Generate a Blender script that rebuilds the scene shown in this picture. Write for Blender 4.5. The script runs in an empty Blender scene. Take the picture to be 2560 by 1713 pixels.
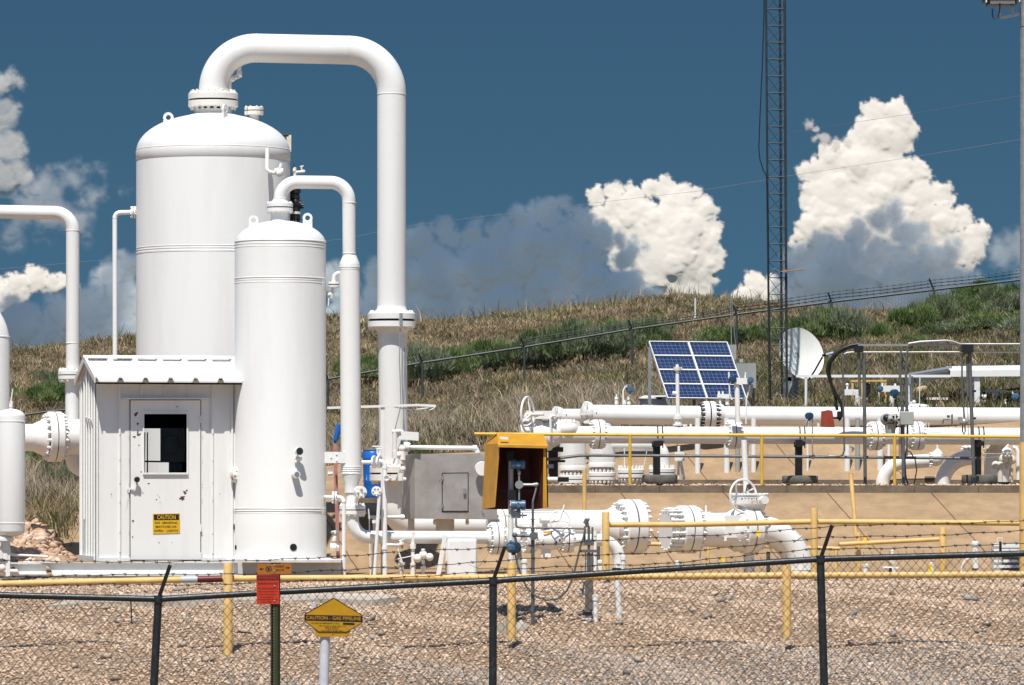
import bpy, math, random
import numpy as np
from mathutils import Vector as V, Matrix, noise
random.seed(7); RNG=np.random.default_rng(7)
R=math.radians; PI=math.pi
scn=bpy.context.scene; COL=scn.collection
# ---------------- camera, sky, sun, exposure ----------------
F=12000.0; HY=1215.0; CZ=3.0          # focal length in photo pixels, eye level row, eye height
cam=bpy.data.objects.new('camera',bpy.data.cameras.new('camera')); COL.objects.link(cam)
cam.data.sensor_width=36; cam.data.lens=36*F/2560; cam.data.shift_y=(HY-856.5)/2560
cam.data.clip_start=1; cam.data.clip_end=30000
cam.location=(0,0,CZ); cam.rotation_euler=(PI/2,0,0); scn.camera=cam
SUN_EL=R(62); SUN_AZ=R(11)            # light travels away from the lens, drifting right
w=bpy.data.worlds.new('World'); scn.world=w; w.use_nodes=True
nt=w.node_tree; nt.nodes.clear()
sky=nt.nodes.new('ShaderNodeTexSky'); sky.sky_type='NISHITA'; sky.sun_disc=False
sky.sun_elevation=SUN_EL; sky.sun_rotation=PI+SUN_AZ; sky.altitude=1600; sky.air_density=1.0; sky.dust_density=0.3; sky.ozone_density=2.0
tc=nt.nodes.new('ShaderNodeTexCoord'); mp=nt.nodes.new('ShaderNodeVectorMath'); mp.operation='MULTIPLY_ADD'
mp.inputs[1].default_value=(1,1,.75); mp.inputs[2].default_value=(0,0,.42)
nm=nt.nodes.new('ShaderNodeVectorMath'); nm.operation='NORMALIZE'
hs=nt.nodes.new('ShaderNodeMix'); hs.data_type='RGBA'; hs.blend_type='MULTIPLY'; hs.inputs[0].default_value=1
hs.inputs[7].default_value=(.66,.80,.70,1)
sx_=nt.nodes.new('ShaderNodeSeparateXYZ'); rp_=nt.nodes.new('ShaderNodeValToRGB'); nt.links.new(tc.outputs['Generated'],sx_.inputs[0]); nt.links.new(sx_.outputs[2],rp_.inputs[0]); nt.links.new(rp_.outputs[0],hs.inputs[7])
e_=rp_.color_ramp.elements; e_[0].position=0; e_[0].color=(.45,.665,.57,1); e_[1].position=.32; e_[1].color=(1,1,.92,1); e1_=e_.new(.10); e1_.color=(.30,.475,.45,1)
bg=nt.nodes.new('ShaderNodeBackground'); bg.inputs[1].default_value=.125
wo=nt.nodes.new('ShaderNodeOutputWorld')
L=nt.links.new
L(tc.outputs['Generated'],mp.inputs[0]); L(mp.outputs[0],nm.inputs[0]); L(nm.outputs[0],sky.inputs[0])
L(sky.outputs[0],hs.inputs[6]); L(hs.outputs[2],bg.inputs[0]); L(bg.outputs[0],wo.inputs[0])
sd=bpy.data.lights.new('sun','SUN'); sd.energy=4.9; sd.angle=R(.5); sd.color=(1,.96,.9)
so=bpy.data.objects.new('sun',sd); COL.objects.link(so)
dirv=V((math.sin(SUN_AZ)*math.cos(SUN_EL),math.cos(SUN_AZ)*math.cos(SUN_EL),-math.sin(SUN_EL)))
so.rotation_euler=dirv.to_track_quat('-Z','Y').to_euler(); so.location=(0,20,40)
vs=scn.view_settings; vs.view_transform='Standard'; vs.look='None'; vs.gamma=1; vs.exposure=.16

# ---------------- placing ----------------
def P(x,y,D): return V(((x-1280)/F*D,D,CZ+(HY-y)/F*D))
class Pl:                                # vertical plane turned by deg in plan, through column x0 at distance D0
    def __init__(s,x0,D0,deg=0):
        s.D0=D0; s.t=math.tan(R(deg)); s.X0=(x0-1280)/F*D0; s.k=D0/F
        s.a=V((math.cos(R(deg)),math.sin(R(deg)),0)); s.b=V((-math.sin(R(deg)),math.cos(R(deg)),0)); s.u=V((0,0,1))
    def __call__(s,x,y,off=0):
        Y=(s.D0-s.X0*s.t)/(1-(x-1280)/F*s.t)
        return P(x,y,Y)+s.b*off
    def l(s,px): return px*s.k
Z=V((0,0,1)); X=V((1,0,0)); YV=V((0,1,0))

# ---------------- materials ----------------
MT={}
def mat(name,col,rough=.55,metal=0,var=.0,vs_=8,col2=None,thr=None,bump=0,bs=40,streak=False,spec=.5):
    m=bpy.data.materials.new(name); m.use_nodes=True; n=m.node_tree; b=n.nodes['Principled BSDF']
    b.inputs['Roughness'].default_value=rough; b.inputs['Metallic'].default_value=metal
    b.inputs['Specular IOR Level'].default_value=spec
    b.inputs['Base Color'].default_value=(*col,1)
    t=n.nodes.new('ShaderNodeTexCoord'); src=t.outputs['Object']
    if col2 is not None or var:
        mpn=n.nodes.new('ShaderNodeMapping'); mpn.inputs['Scale'].default_value=(1,1,.12) if streak else (1,1,1)
        n.links.new(src,mpn.inputs[0])
        tx=n.nodes.new('ShaderNodeTexNoise'); tx.inputs['Scale'].default_value=vs_; tx.inputs['Detail'].default_value=6; tx.inputs['Roughness'].default_value=.65
        n.links.new(mpn.outputs[0],tx.inputs['Vector'])
        cr=n.nodes.new('ShaderNodeValToRGB'); lo,hi=thr if thr else (.35,.65)
        cr.color_ramp.elements[0].position=lo; cr.color_ramp.elements[1].position=hi
        c2=col2 if col2 else tuple(c*(1-var) for c in col)
        cr.color_ramp.elements[0].color=(*col,1) ; cr.color_ramp.elements[1].color=(*c2,1)
        n.links.new(tx.outputs['Fac'],cr.inputs[0]); n.links.new(cr.outputs[0],b.inputs['Base Color'])
    if bump:
        t2=n.nodes.new('ShaderNodeTexNoise'); t2.inputs['Scale'].default_value=bs; t2.inputs['Detail'].default_value=5
        n.links.new(src,t2.inputs['Vector'])
        bp=n.nodes.new('ShaderNodeBump'); bp.inputs['Strength'].default_value=bump; bp.inputs['Distance'].default_value=.02
        n.links.new(t2.outputs['Fac'],bp.inputs['Height']); n.links.new(bp.outputs[0],b.inputs['Normal'])
    MT[name]=m; return m
WH=mat('white_paint',(.80,.80,.775),.42,0,col2=(.745,.735,.70),vs_=2.6,thr=(.5,.75),bump=.05,bs=25,streak=True)
WS=mat('white_painted_steel_sheet',(.79,.79,.765),.5,0,col2=(.66,.65,.62),vs_=3.5,thr=(.5,.85),bump=.1,bs=9,streak=True)
WR=mat('rusting_white_paint',(.78,.75,.69),.55,0,col2=(.34,.16,.06),vs_=14,thr=(.58,.66),bump=.1,bs=30,streak=True)
CR=mat('cream_paint',(.72,.66,.54),.5,0,col2=(.5,.38,.22),vs_=6,thr=(.5,.8))
YR=mat('faded_yellow_paint',(.72,.48,.17),.6,0,col2=(.55,.33,.11),vs_=5,thr=(.4,.75),bump=.06,bs=30)
YB=mat('bright_yellow_paint',(.72,.47,.05),.45,0,var=.2,vs_=5)
YH=mat('hood_yellow_paint',(.60,.29,.008),.5,0,col2=(.42,.20,.02),vs_=4,thr=(.4,.75),bump=.05,bs=14)
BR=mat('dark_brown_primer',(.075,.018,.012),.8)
GD=mat('grey_conduit_paint',(.15,.16,.165),.5,.3,var=.3,vs_=12)
GL=mat('pale_galvanised_steel',(.42,.43,.43),.42,.5,var=.25,vs_=9)
GB=mat('grey_enclosure_paint',(.36,.38,.36),.5,0,var=.12,vs_=4)
BK=mat('black_paint',(.012,.012,.013),.45,0,var=.3,vs_=10)
RB=mat('tyre_rubber',(.095,.09,.08),.95,0,col2=(.16,.15,.13),vs_=8,bump=.3,bs=60)
GK=mat('gasket_black',(.008,.007,.006),.9)
ST=mat('stainless_sheet',(.50,.48,.45),.42,.35,col2=(.34,.30,.26),vs_=2.6,thr=(.3,.7),bump=.12,bs=6)
FG=mat('dark_green_vinyl',(.013,.018,.020),.4,0,col2=(.035,.048,.050),vs_=22,thr=(.5,.75),bump=.15,bs=60)
FW=mat('dark_wire',(.012,.009,.007),.8,0)
BW=mat('barb_wire_rust',(.035,.022,.016),.7,.3)
BT=mat('blue_transmitter_paint',(.085,.17,.27),.35,0,var=.3,vs_=20)
BD=mat('dark_blue_transmitter_paint',(.015,.065,.13),.35,0,var=.3,vs_=20)
BB=mat('blue_drum_plastic',(.008,.15,.58),.35,0,var=.2,vs_=5)
PK=mat('faded_red_paint',(.42,.14,.15),.7,0,col2=(.5,.25,.22),vs_=9)
RD=mat('brick_red_paint',(.33,.045,.02),.6,0,var=.3,vs_=8)
RO=mat('orange_red_sign',(.52,.035,.008),.5,0,var=.15,vs_=4)
OR=mat('orange_sign',(.40,.14,.012),.5,0,var=.15,vs_=4)
YS=mat('sign_yellow',(.50,.26,.004),.45,0,var=.15,vs_=9)
YC=mat('caution_sign_yellow',(.72,.42,.01),.45,0,var=.1,vs_=20)
DG=mat('olive_post_paint',(.035,.042,.012),.6,0,var=.3,vs_=8)
GN=mat('green_handle_paint',(.01,.09,.05),.5)
DR=mat('dark_red_tape',(.12,.01,.008),.5)
LB=mat('pale_blue_tape',(.45,.50,.52),.5)
CO=mat('tan_concrete',(.43,.315,.20),.9,0,col2=(.36,.25,.155),vs_=1.3,thr=(.35,.7),bump=.25,bs=25)
CK=mat('weathered_kerb_concrete',(.20,.155,.105),.95,0,col2=(.11,.085,.06),vs_=5,thr=(.35,.65),bump=.4,bs=30)
CW=mat('whitewashed_concrete',(.62,.60,.56),.8,0,col2=(.5,.48,.45),vs_=5,bump=.2,bs=30)
CL=mat('pale_slab_concrete',(.50,.45,.38),.9,0,col2=(.33,.28,.22),vs_=3,bump=.3,bs=30)
HO=mat('black_interior',(.006,.006,.006),.9)
LN=mat('interior_shade_dark',(.02,.02,.02),.9)  # near-black colour standing for the shade inside the shed
CHP=mat('bare_rust',(.10,.045,.025),.8,0,var=.3,vs_=40)
DS=mat('dish_white',(.74,.74,.68),.5,0,var=.08,vs_=3)
YT=mat('yellow_tape',(.75,.50,.01),.6)
YC2=mat('tan_boulder',(.50,.38,.24),.95,0,col2=(.38,.27,.16),vs_=5,bump=.6,bs=12)
def attr_mat(name,rough=.9,trans=0,bump=0):
    m=bpy.data.materials.new(name); m.use_nodes=True; n=m.node_tree; b=n.nodes['Principled BSDF']
    b.inputs['Roughness'].default_value=rough; b.inputs['Specular IOR Level'].default_value=.15
    a=n.nodes.new('ShaderNodeAttribute'); a.attribute_name='col'
    n.links.new(a.outputs['Color'],b.inputs['Base Color'])
    if trans:
        tr=n.nodes.new('ShaderNodeBsdfTranslucent'); mx=n.nodes.new('ShaderNodeMixShader'); mx.inputs[0].default_value=trans
        n.links.new(a.outputs['Color'],tr.inputs[0]); o=n.nodes['Material Output']
        n.links.new(b.outputs[0],mx.inputs[1]); n.links.new(tr.outputs[0],mx.inputs[2]); n.links.new(mx.outputs[0],o.inputs[0])
    MT[name]=m; return m
GR=attr_mat('dry_grass',.9,.35); LF=attr_mat('shrub_leaf',.8,.3); RK=attr_mat('crushed_rock',.95)

# ---------------- mesh builder ----------------
def basis(ax):
    ax=ax.normalized(); t=V((0,0,1)) if abs(ax.z)<.9 else V((1,0,0))
    u=ax.cross(t).normalized(); return u,ax.cross(u).normalized(),ax
class M:
    def __init__(s): s.v=[]; s.f=[]; s.c=[]
    def cut(s): s.c.append((len(s.v),len(s.f))); return s
    def add(s,vs,fs):
        k=len(s.v); s.v+= [V(p) for p in vs]; s.f+=[tuple(i+k for i in f) for f in fs]; return s
    def box(s,c,d,ux=X,uy=YV,uz=Z):
        c=V(c); h=[x/2 for x in d]
        s.add([c+ux*(i*h[0])+uy*(j*h[1])+uz*(k*h[2]) for i in(-1,1) for j in(-1,1) for k in(-1,1)],
          [(0,1,3,2),(4,6,7,5),(0,4,5,1),(2,3,7,6),(0,2,6,4),(1,5,7,3)]); return s
    def bar(s,p,q,wd,dp,up=Z):
        ax=(q-p); L_=ax.length; ax.normalize(); u=ax.cross(up)
        if u.length<1e-3: u=ax.cross(YV)
        u.normalize(); n=u.cross(ax); return s.box((p+q)/2,(L_,wd,dp),ax,u,n)
    def plate(s,pts,t):
        n=len(pts); t=V(t); pts=[V(p) for p in pts]
        s.add(pts+[p+t for p in pts],[tuple(range(n)),tuple(range(2*n-1,n-1,-1))]+[(i,i+n,(i+1)%n+n,(i+1)%n) for i in range(n)]); return s
    def lathe(s,o,ax,prof,n=24,cap=True):
        u,v_,a=basis(ax); o=V(o); vs=[];fs=[]
        for (r,h) in prof:
            for i in range(n):
                t=2*PI*i/n; vs.append(o+a*h+u*(r*math.cos(t))+v_*(r*math.sin(t)))
        for k in range(len(prof)-1):
            for i in range(n): j=(i+1)%n; fs.append((k*n+i,k*n+j,(k+1)*n+j,(k+1)*n+i))
        if cap: fs.append(tuple(range(n-1,-1,-1))); fs.append(tuple(range((len(prof)-1)*n,len(prof)*n)))
        return s.add(vs,fs)
    def cyl(s,p,q,r,r2=None,n=None):
        if n is None: n=8 if r<.02 else 14 if r<.06 else 24 if r<.2 else 40
        d=q-p; return s.lathe(p,d,[(r,0),(r if r2 is None else r2,d.length)],n)
    def tube(s,pts,r,n=8,cap=True,closed=False,r_end=None):
        pts=[V(p) for p in pts]; N=len(pts); vs=[];fs=[]
        T=[]
        for i in range(N):
            a=pts[(i-1)%N] if (closed or i>0) else pts[i]; b=pts[(i+1)%N] if (closed or i<N-1) else pts[i]
            T.append((b-a).normalized())
        u,_,_=basis(T[0])
        for i in range(N):
            u=(u-T[i]*u.dot(T[i])).normalized(); w_=T[i].cross(u)
            rr=r if r_end is None else r+(r_end-r)*i/(N-1)
            for k in range(n):
                t=2*PI*k/n; vs.append(pts[i]+u*(rr*math.cos(t))+w_*(rr*math.sin(t)))
        for i in range(N if closed else N-1):
            j=(i+1)%N
            for k in range(n): l=(k+1)%n; fs.append((i*n+k,i*n+l,j*n+l,j*n+k))
        if cap and not closed: fs.append(tuple(range(n-1,-1,-1))); fs.append(tuple(range((N-1)*n,N*n)))
        return s.add(vs,fs)
    def ring(s,c,ax,R_,r,n=40,m=8):
        u,v_,a=basis(ax); c=V(c)
        return s.tube([c+u*(R_*math.cos(2*PI*i/n))+v_*(R_*math.sin(2*PI*i/n)) for i in range(n)],r,m,closed=True)
    def ball(s,c,r,sx=(1,1,1),n=12,ax=Z):
        prof=[(r*math.sin(PI*k/n)*sx[0]+1e-5,-r*math.cos(PI*k/n)*sx[2]) for k in range(n+1)]
        return s.lathe(c,ax,prof,max(10,n+4),False)
    def nuts(s,c,ax,Rr,r,h,n,ph=0):
        u,v_,a=basis(ax); c=V(c)
        for i in range(n):
            t=2*PI*(i+ph)/n; p=c+u*(Rr*math.cos(t))+v_*(Rr*math.sin(t)); s.lathe(p,a,[(r,0),(r,h*.6),(r*.6,h*.62),(r*.55,h)],6)
        return s
    def wheel(s,c,ax,R_,r,spokes=4,hub=None,curved=0):
        s.ring(c,ax,R_,r,36,8); u,v_,a=basis(ax); c=V(c)
        for i in range(spokes):
            t=2*PI*(i+.4)/spokes; e=c+u*(R_*math.cos(t))+v_*(R_*math.sin(t)); s.tube([c+a*curved,(c*.5+e*.5)+a*curved*.7,e],r*.75,6)
        s.lathe(c-a*(hub or r*2),a,[(r*2.2,0),(r*2.2,2*(hub or r*2))],10); return s
def fillet(pts,rad,n=10):
    pts=[V(p) for p in pts]; out=[pts[0]]
    for i in range(1,len(pts)-1):
        a=(pts[i-1]-pts[i]); b=(pts[i+1]-pts[i]); r=rad[i-1] if isinstance(rad,(list,tuple)) else rad
        la,lb=a.length,b.length; a.normalize(); b.normalize()
        ang=a.angle(b); d=min(r/max(math.tan(ang/2),1e-3),la*.98,lb*.98)
        if abs(ang-PI)<.01: out.append(pts[i]); continue
        rr=d*math.tan(ang/2); bis=(a+b).normalized(); c=pts[i]+bis*(rr/math.sin(ang/2))
        s0=pts[i]+a*d-c; s1=pts[i]+b*d-c; th=s0.angle(s1)
        for k in range(n+1):
            t=k/n; out.append(c+(s0*math.sin((1-t)*th)+s1*math.sin(t*th))/math.sin(th))
    out.append(pts[-1]); return out
def mesh_obj(name,me,m,parent):
    o=bpy.data.objects.new(name,me); COL.objects.link(o)
    if m: me.materials.append(m)
    if parent: o.parent=parent
    return o
ROOTS=[]
def part(parent,name,b,m,smooth=38,label=None):
    if b.c:                              # marked pieces become parts of their own
        cs=[(0,0)]+b.c+[(len(b.v),len(b.f))]; o=None
        for (v0,f0),(v1,f1) in zip(cs,cs[1:]):
            if v1>v0: q_=M(); q_.v=b.v[v0:v1]; q_.f=[tuple(i-v0 for i in f) for f in b.f[f0:f1]]; o=part(parent,name,q_,m,smooth,label)
        return o
    me=bpy.data.meshes.new(name); me.from_pydata([tuple(p) for p in b.v],[],b.f)
    me.validate(clean_customdata=False)
    if smooth:
        me.polygons.foreach_set('use_smooth',[True]*len(me.polygons)); me.set_sharp_from_angle(angle=R(smooth))
    o=mesh_obj(name,me,m,parent)
    if label: o['label']=label
    return o
def tagit(o,label,cat=None,group=None,kind=None):
    if label: o['label']=label
    if cat: o['category']=cat
    if group: o['group']=group
    if kind: o['kind']=kind
    return o
def thing(name,label,cat,group=None):
    o=bpy.data.objects.new(name,None); o.empty_display_size=.1; COL.objects.link(o); ROOTS.append(o)
    return tagit(o,label,cat,group)
def single(name,b,m,label,cat,group=None,smooth=38):
    o=part(None,name,b,m,smooth); ROOTS.append(o); return tagit(o,label,cat,group)
def struct(name,b,m,label=None,smooth=38,kind='structure'):
    o=part(None,name,b,m,smooth); return tagit(o,label,None,None,kind)
def desc(o):
    out=[]
    for c in o.children: out.append(c); out+=desc(c)
    return out
DONE=set()
def fin(root):                           # put the origin of a thing at its base
    if root.name in DONE: return root
    DONE.add(root.name)
    obs=[root]+desc(root); pts=[]
    for o in obs:
        if o.type=='MESH':
            a=np.empty(len(o.data.vertices)*3); o.data.vertices.foreach_get('co',a); a=a.reshape(-1,3)
            if len(a): pts+= [a.min(0),a.max(0)]
    if not pts: return root
    pts=np.array(pts); lo=pts.min(0); hi=pts.max(0); B=V(((lo[0]+hi[0])/2,(lo[1]+hi[1])/2,lo[2]))
    for o in obs:
        if o.type=='MESH': o.data.transform(Matrix.Translation(-B))
    root.location=B; return root
def dup(root,move,label=None,cat=None,group=None,rz=0,sc=None):
    fin(root)
    r=root.copy(); COL.objects.link(r); r.location=root.location+V(move)
    if rz: r.rotation_euler=(0,0,rz)
    if sc: r.scale=(sc,sc,sc) if not isinstance(sc,tuple) else sc
    if label: r['label']=label
    if cat: r['category']=cat
    if group: r['group']=group
    def rec(src,dst):
        for ch in list(src.children):
            c=ch.copy(); COL.objects.link(c); c.parent=dst; rec(ch,c)
    rec(root,r); return r
def numpy_obj(name,verts,faces,m,cols=None,smooth=False,parent=None):
    me=bpy.data.meshes.new(name); nv=len(verts); nf,k=faces.shape
    me.vertices.add(nv); me.vertices.foreach_set('co',verts.astype(np.float32).ravel())
    me.loops.add(nf*k); me.loops.foreach_set('vertex_index',faces.astype(np.int32).ravel())
    me.polygons.add(nf); me.polygons.foreach_set('loop_start',np.arange(0,nf*k,k,dtype=np.int32)); me.polygons.foreach_set('loop_total',np.full(nf,k,dtype=np.int32))
    if smooth: me.polygons.foreach_set('use_smooth',np.ones(nf,dtype=bool))
    me.update(calc_edges=True)
    if cols is not None:
        ca=me.color_attributes.new('col','FLOAT_COLOR','POINT')
        c4=np.ones((nv,4),np.float32); c4[:,:3]=cols; ca.data.foreach_set('color',c4.ravel())
    return mesh_obj(name,me,m,parent)
# writing: glyph outlines become thin raised mesh on a plane
def text(b,s,o,ux,uz,width,height,depth=.002):
    cu=bpy.data.curves.new('t','FONT'); cu.body=s; cu.extrude=0; cu.resolution_u=2; cu.offset=.012
    ob=bpy.data.objects.new('t',cu); COL.objects.link(ob); bpy.context.view_layer.update()
    dg=bpy.context.evaluated_depsgraph_get(); me=bpy.data.meshes.new_from_object(ob.evaluated_get(dg))
    a=np.array([v.co[:] for v in me.vertices]); lo=a.min(0); hi=a.max(0)
    nrm=ux.cross(uz)
    vs=[o+ux*((p[0]-lo[0])/(hi[0]-lo[0])*width)+uz*((p[1]-lo[1])/(hi[1]-lo[1])*height)+nrm*depth for p in a]
    b.add(vs,[tuple(p.vertices) for p in me.polygons])
    bpy.data.objects.remove(ob); bpy.data.curves.remove(cu); bpy.data.meshes.remove(me)
def wordbars(b,o,ux,uz,width,h,seed=1,depth=.002):
    rg=random.Random(seed); x=0; nrm=ux.cross(uz)
    while x<width:
        wl=min(rg.uniform(.05,.17)*width,width-x)
        k=x
        while k<x+wl-h*.3:
            lw=h*rg.choice([.3,.45,.6]); q=o+ux*k+nrm*depth; hh=h*rg.choice([1,1,.8])
            b.add([q,q+ux*lw,q+ux*lw+uz*hh,q+uz*hh],[(0,1,2,3)]); k+=lw+h*.25
        x+=wl+width*.035
def flange(t,c,ax,R_,th,nb=16,gap=.01,m=WH,nut=.085,ro=.86,gasket=True,one=False,nh=.11,label=None):
    ax=ax.normalized(); ch=th*.15
    for sgn in ((-1,) if one else (-1,1)):
        b=M(); a=ax*sgn; o=c+a*(gap/2)
        b.lathe(o,a,[(R_*.5,0),(R_,0.0),(R_,th-ch),(R_-ch,th),(R_*.5,th)],36)
        b.nuts(o+a*th,a,R_*ro,R_*nut,R_*nh,nb,.5)
        part(t,'flange',b,m,label=label)
    if gasket:
        b=M(); b.cyl(c-ax*(gap/2+.001),c+ax*(gap/2+.001),R_*.93); b.nuts(c-ax*gap/2,ax,R_*ro,R_*nut*.6,gap,nb,.5); part(t,'gasket',b,GK)
def weld(b,c,ax,r,w=.006): b.ring(c,ax,r,w,40,6)
# ================= LAND =================
def interp(x,tab):
    xs=[t[0] for t in tab]; ys=[t[1] for t in tab]; return np.interp(x,xs,ys)
TZ=[(4,1.4),(26,1.35),(34,.5),(40,.10),(42,.12),(45,.34),(48,.99),(50,1.29),(52,1.50),(54,1.70),(56,1.82),(57.6,1.885)]
KY=[(-1500,1330),(180,1312),(620,1227),(5000,1227)]             # lower slope crest row
BY=[(-1500,1322),(180,1302),(620,1206),(5000,1204)]
TY=[(-1500,1310),(60,1296),(180,1283),(700,1172),(830,1166),(900,1142),(1200,1130),(1500,1098),(2000,1040),(2200,1030),(2560,1024),(5000,1010)]
FY=[(-2500,1110),(0,1085),(400,1060),(820,1035),(1055,1003),(1310,960),(1580,925),(1842,890),(2079,855),(2335,822),(2560,800),(5000,640)]
RY=[(-2500,960),(0,872),(340,836),(600,800),(830,786),(960,797),(1100,797),(1350,776),(1480,760),(1600,742),(1720,738),(1850,752),(2000,772),(2300,790),(2560,765),(5000,700)]
def zrow(row,D): return CZ+(HY-row)/F*D
def hillz(xp,D):
    xp=np.asarray(xp,float); D=np.asarray(D,float)
    zt=zrow(interp(xp,TY),72.5); zf=zrow(interp(xp,FY),140.); zr=zrow(interp(xp,RY)+17,205.)
    u=np.clip((D-72.5)/67.5,0,1); v=np.clip((D-140)/65,0,1)
    m0=(zf-zt)/67.5; m1=(zr-zf)/65; mm=(m0+m1)/2
    def herm(a,b,ma,mb,t,h): return (2*t**3-3*t**2+1)*a+(t**3-2*t**2+t)*h*ma+(-2*t**3+3*t**2)*b+(t**3-t**2)*h*mb
    z=np.where(D<140,herm(zt,zf,m0,mm,u,67.5),herm(zf,zr,mm,m1*.15,v,65))
    z=np.where(D>205,zr-.06*(D-205)**1.15,z)
    nz=np.sin(xp*.013+D*.21)*.5+np.sin(xp*.031-D*.13)*.3+np.sin(xp*.07+D*.4)*.2
    return z+nz*.09*np.clip((D-74)/20,0,1)
def grid(name,xs,Ds,zf,m,kind='structure',bump=0):
    xg,dg=np.meshgrid(xs,Ds); X_=(xg-1280)/F*dg; zg=zf(xg,dg)
    v=np.stack([X_,dg,zg],-1).reshape(-1,3); nx=len(xs); ny=len(Ds)
    i=np.arange((ny-1)*(nx-1)); r=i//(nx-1); c=i%(nx-1); k=r*nx+c
    f=np.stack([k,k+1,k+nx+1,k+nx],-1)
    o=numpy_obj(name,v,f,m,smooth=True); o['kind']=kind; return o
def land_mat(name,c1,c2,c3,s1,s2,bs,bstr,dist=.05):
    m=bpy.data.materials.new(name); m.use_nodes=True; n=m.node_tree; b=n.nodes['Principled BSDF']; b.inputs['Roughness'].default_value=.95; b.inputs['Specular IOR Level'].default_value=.15
    t=n.nodes.new('ShaderNodeTexCoord')
    def nz(s,d=6):
        x=n.nodes.new('ShaderNodeTexNoise'); x.inputs['Scale'].default_value=s; x.inputs['Detail'].default_value=d; x.inputs['Roughness'].default_value=.7; n.links.new(t.outputs['Object'],x.inputs['Vector']); return x
    def ramp(x,a,bb,ca,cb):
        r=n.nodes.new('ShaderNodeValToRGB'); e=r.color_ramp.elements; e[0].position=a; e[1].position=bb; e[0].color=(*ca,1); e[1].color=(*cb,1); n.links.new(x.outputs['Fac'],r.inputs[0]); return r
    r1=ramp(nz(s1),.38,.62,c1,c2); r2=ramp(nz(s2),.45,.6,(0,0,0),(1,1,1))
    mx=n.nodes.new('ShaderNodeMix'); mx.data_type='RGBA'; n.links.new(r2.outputs[0],mx.inputs[0]); n.links.new(r1.outputs[0],mx.inputs[6]); mx.inputs[7].default_value=(*c3,1)
    n.links.new(mx.outputs[2],b.inputs['Base Color'])
    if name=='gravel_bed':
        vo=n.nodes.new('ShaderNodeTexVoronoi'); vo.inputs['Scale'].default_value=30; n.links.new(t.outputs['Object'],vo.inputs['Vector']); hv=n.nodes.new('ShaderNodeSeparateColor'); n.links.new(vo.outputs['Color'],hv.inputs[0])
        r3=n.nodes.new('ShaderNodeValToRGB'); e=r3.color_ramp.elements; e[0].color=(.62,.60,.58,1); e[1].color=(1.25,1.22,1.2,1); n.links.new(hv.outputs[0],r3.inputs[0])
        m3=n.nodes.new('ShaderNodeMix'); m3.data_type='RGBA'; m3.blend_type='MULTIPLY'; m3.inputs[0].default_value=1; n.links.new(mx.outputs[2],m3.inputs[6]); n.links.new(r3.outputs[0],m3.inputs[7]); n.links.new(m3.outputs[2],b.inputs['Base Color'])
    bp=n.nodes.new('ShaderNodeBump'); bp.inputs['Strength'].default_value=bstr; bp.inputs['Distance'].default_value=dist
    n.links.new(nz(bs,8).outputs['Fac'],bp.inputs['Height']); n.links.new(bp.outputs[0],b.inputs['Normal'])
    MT[name]=m; return m
GV=land_mat('gravel_bed',(.52,.38,.265),(.42,.30,.205),(.47,.365,.27),18,.5,55,1.0)
HL=land_mat('hillside_earth',(.16,.12,.065),(.09,.075,.04),(.25,.19,.11),3.0,.18,14,1.0,.15)
DT=land_mat('orange_dirt',(.44,.26,.14),(.33,.19,.10),(.5,.34,.22),4,.6,20,1.0,.08)
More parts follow.
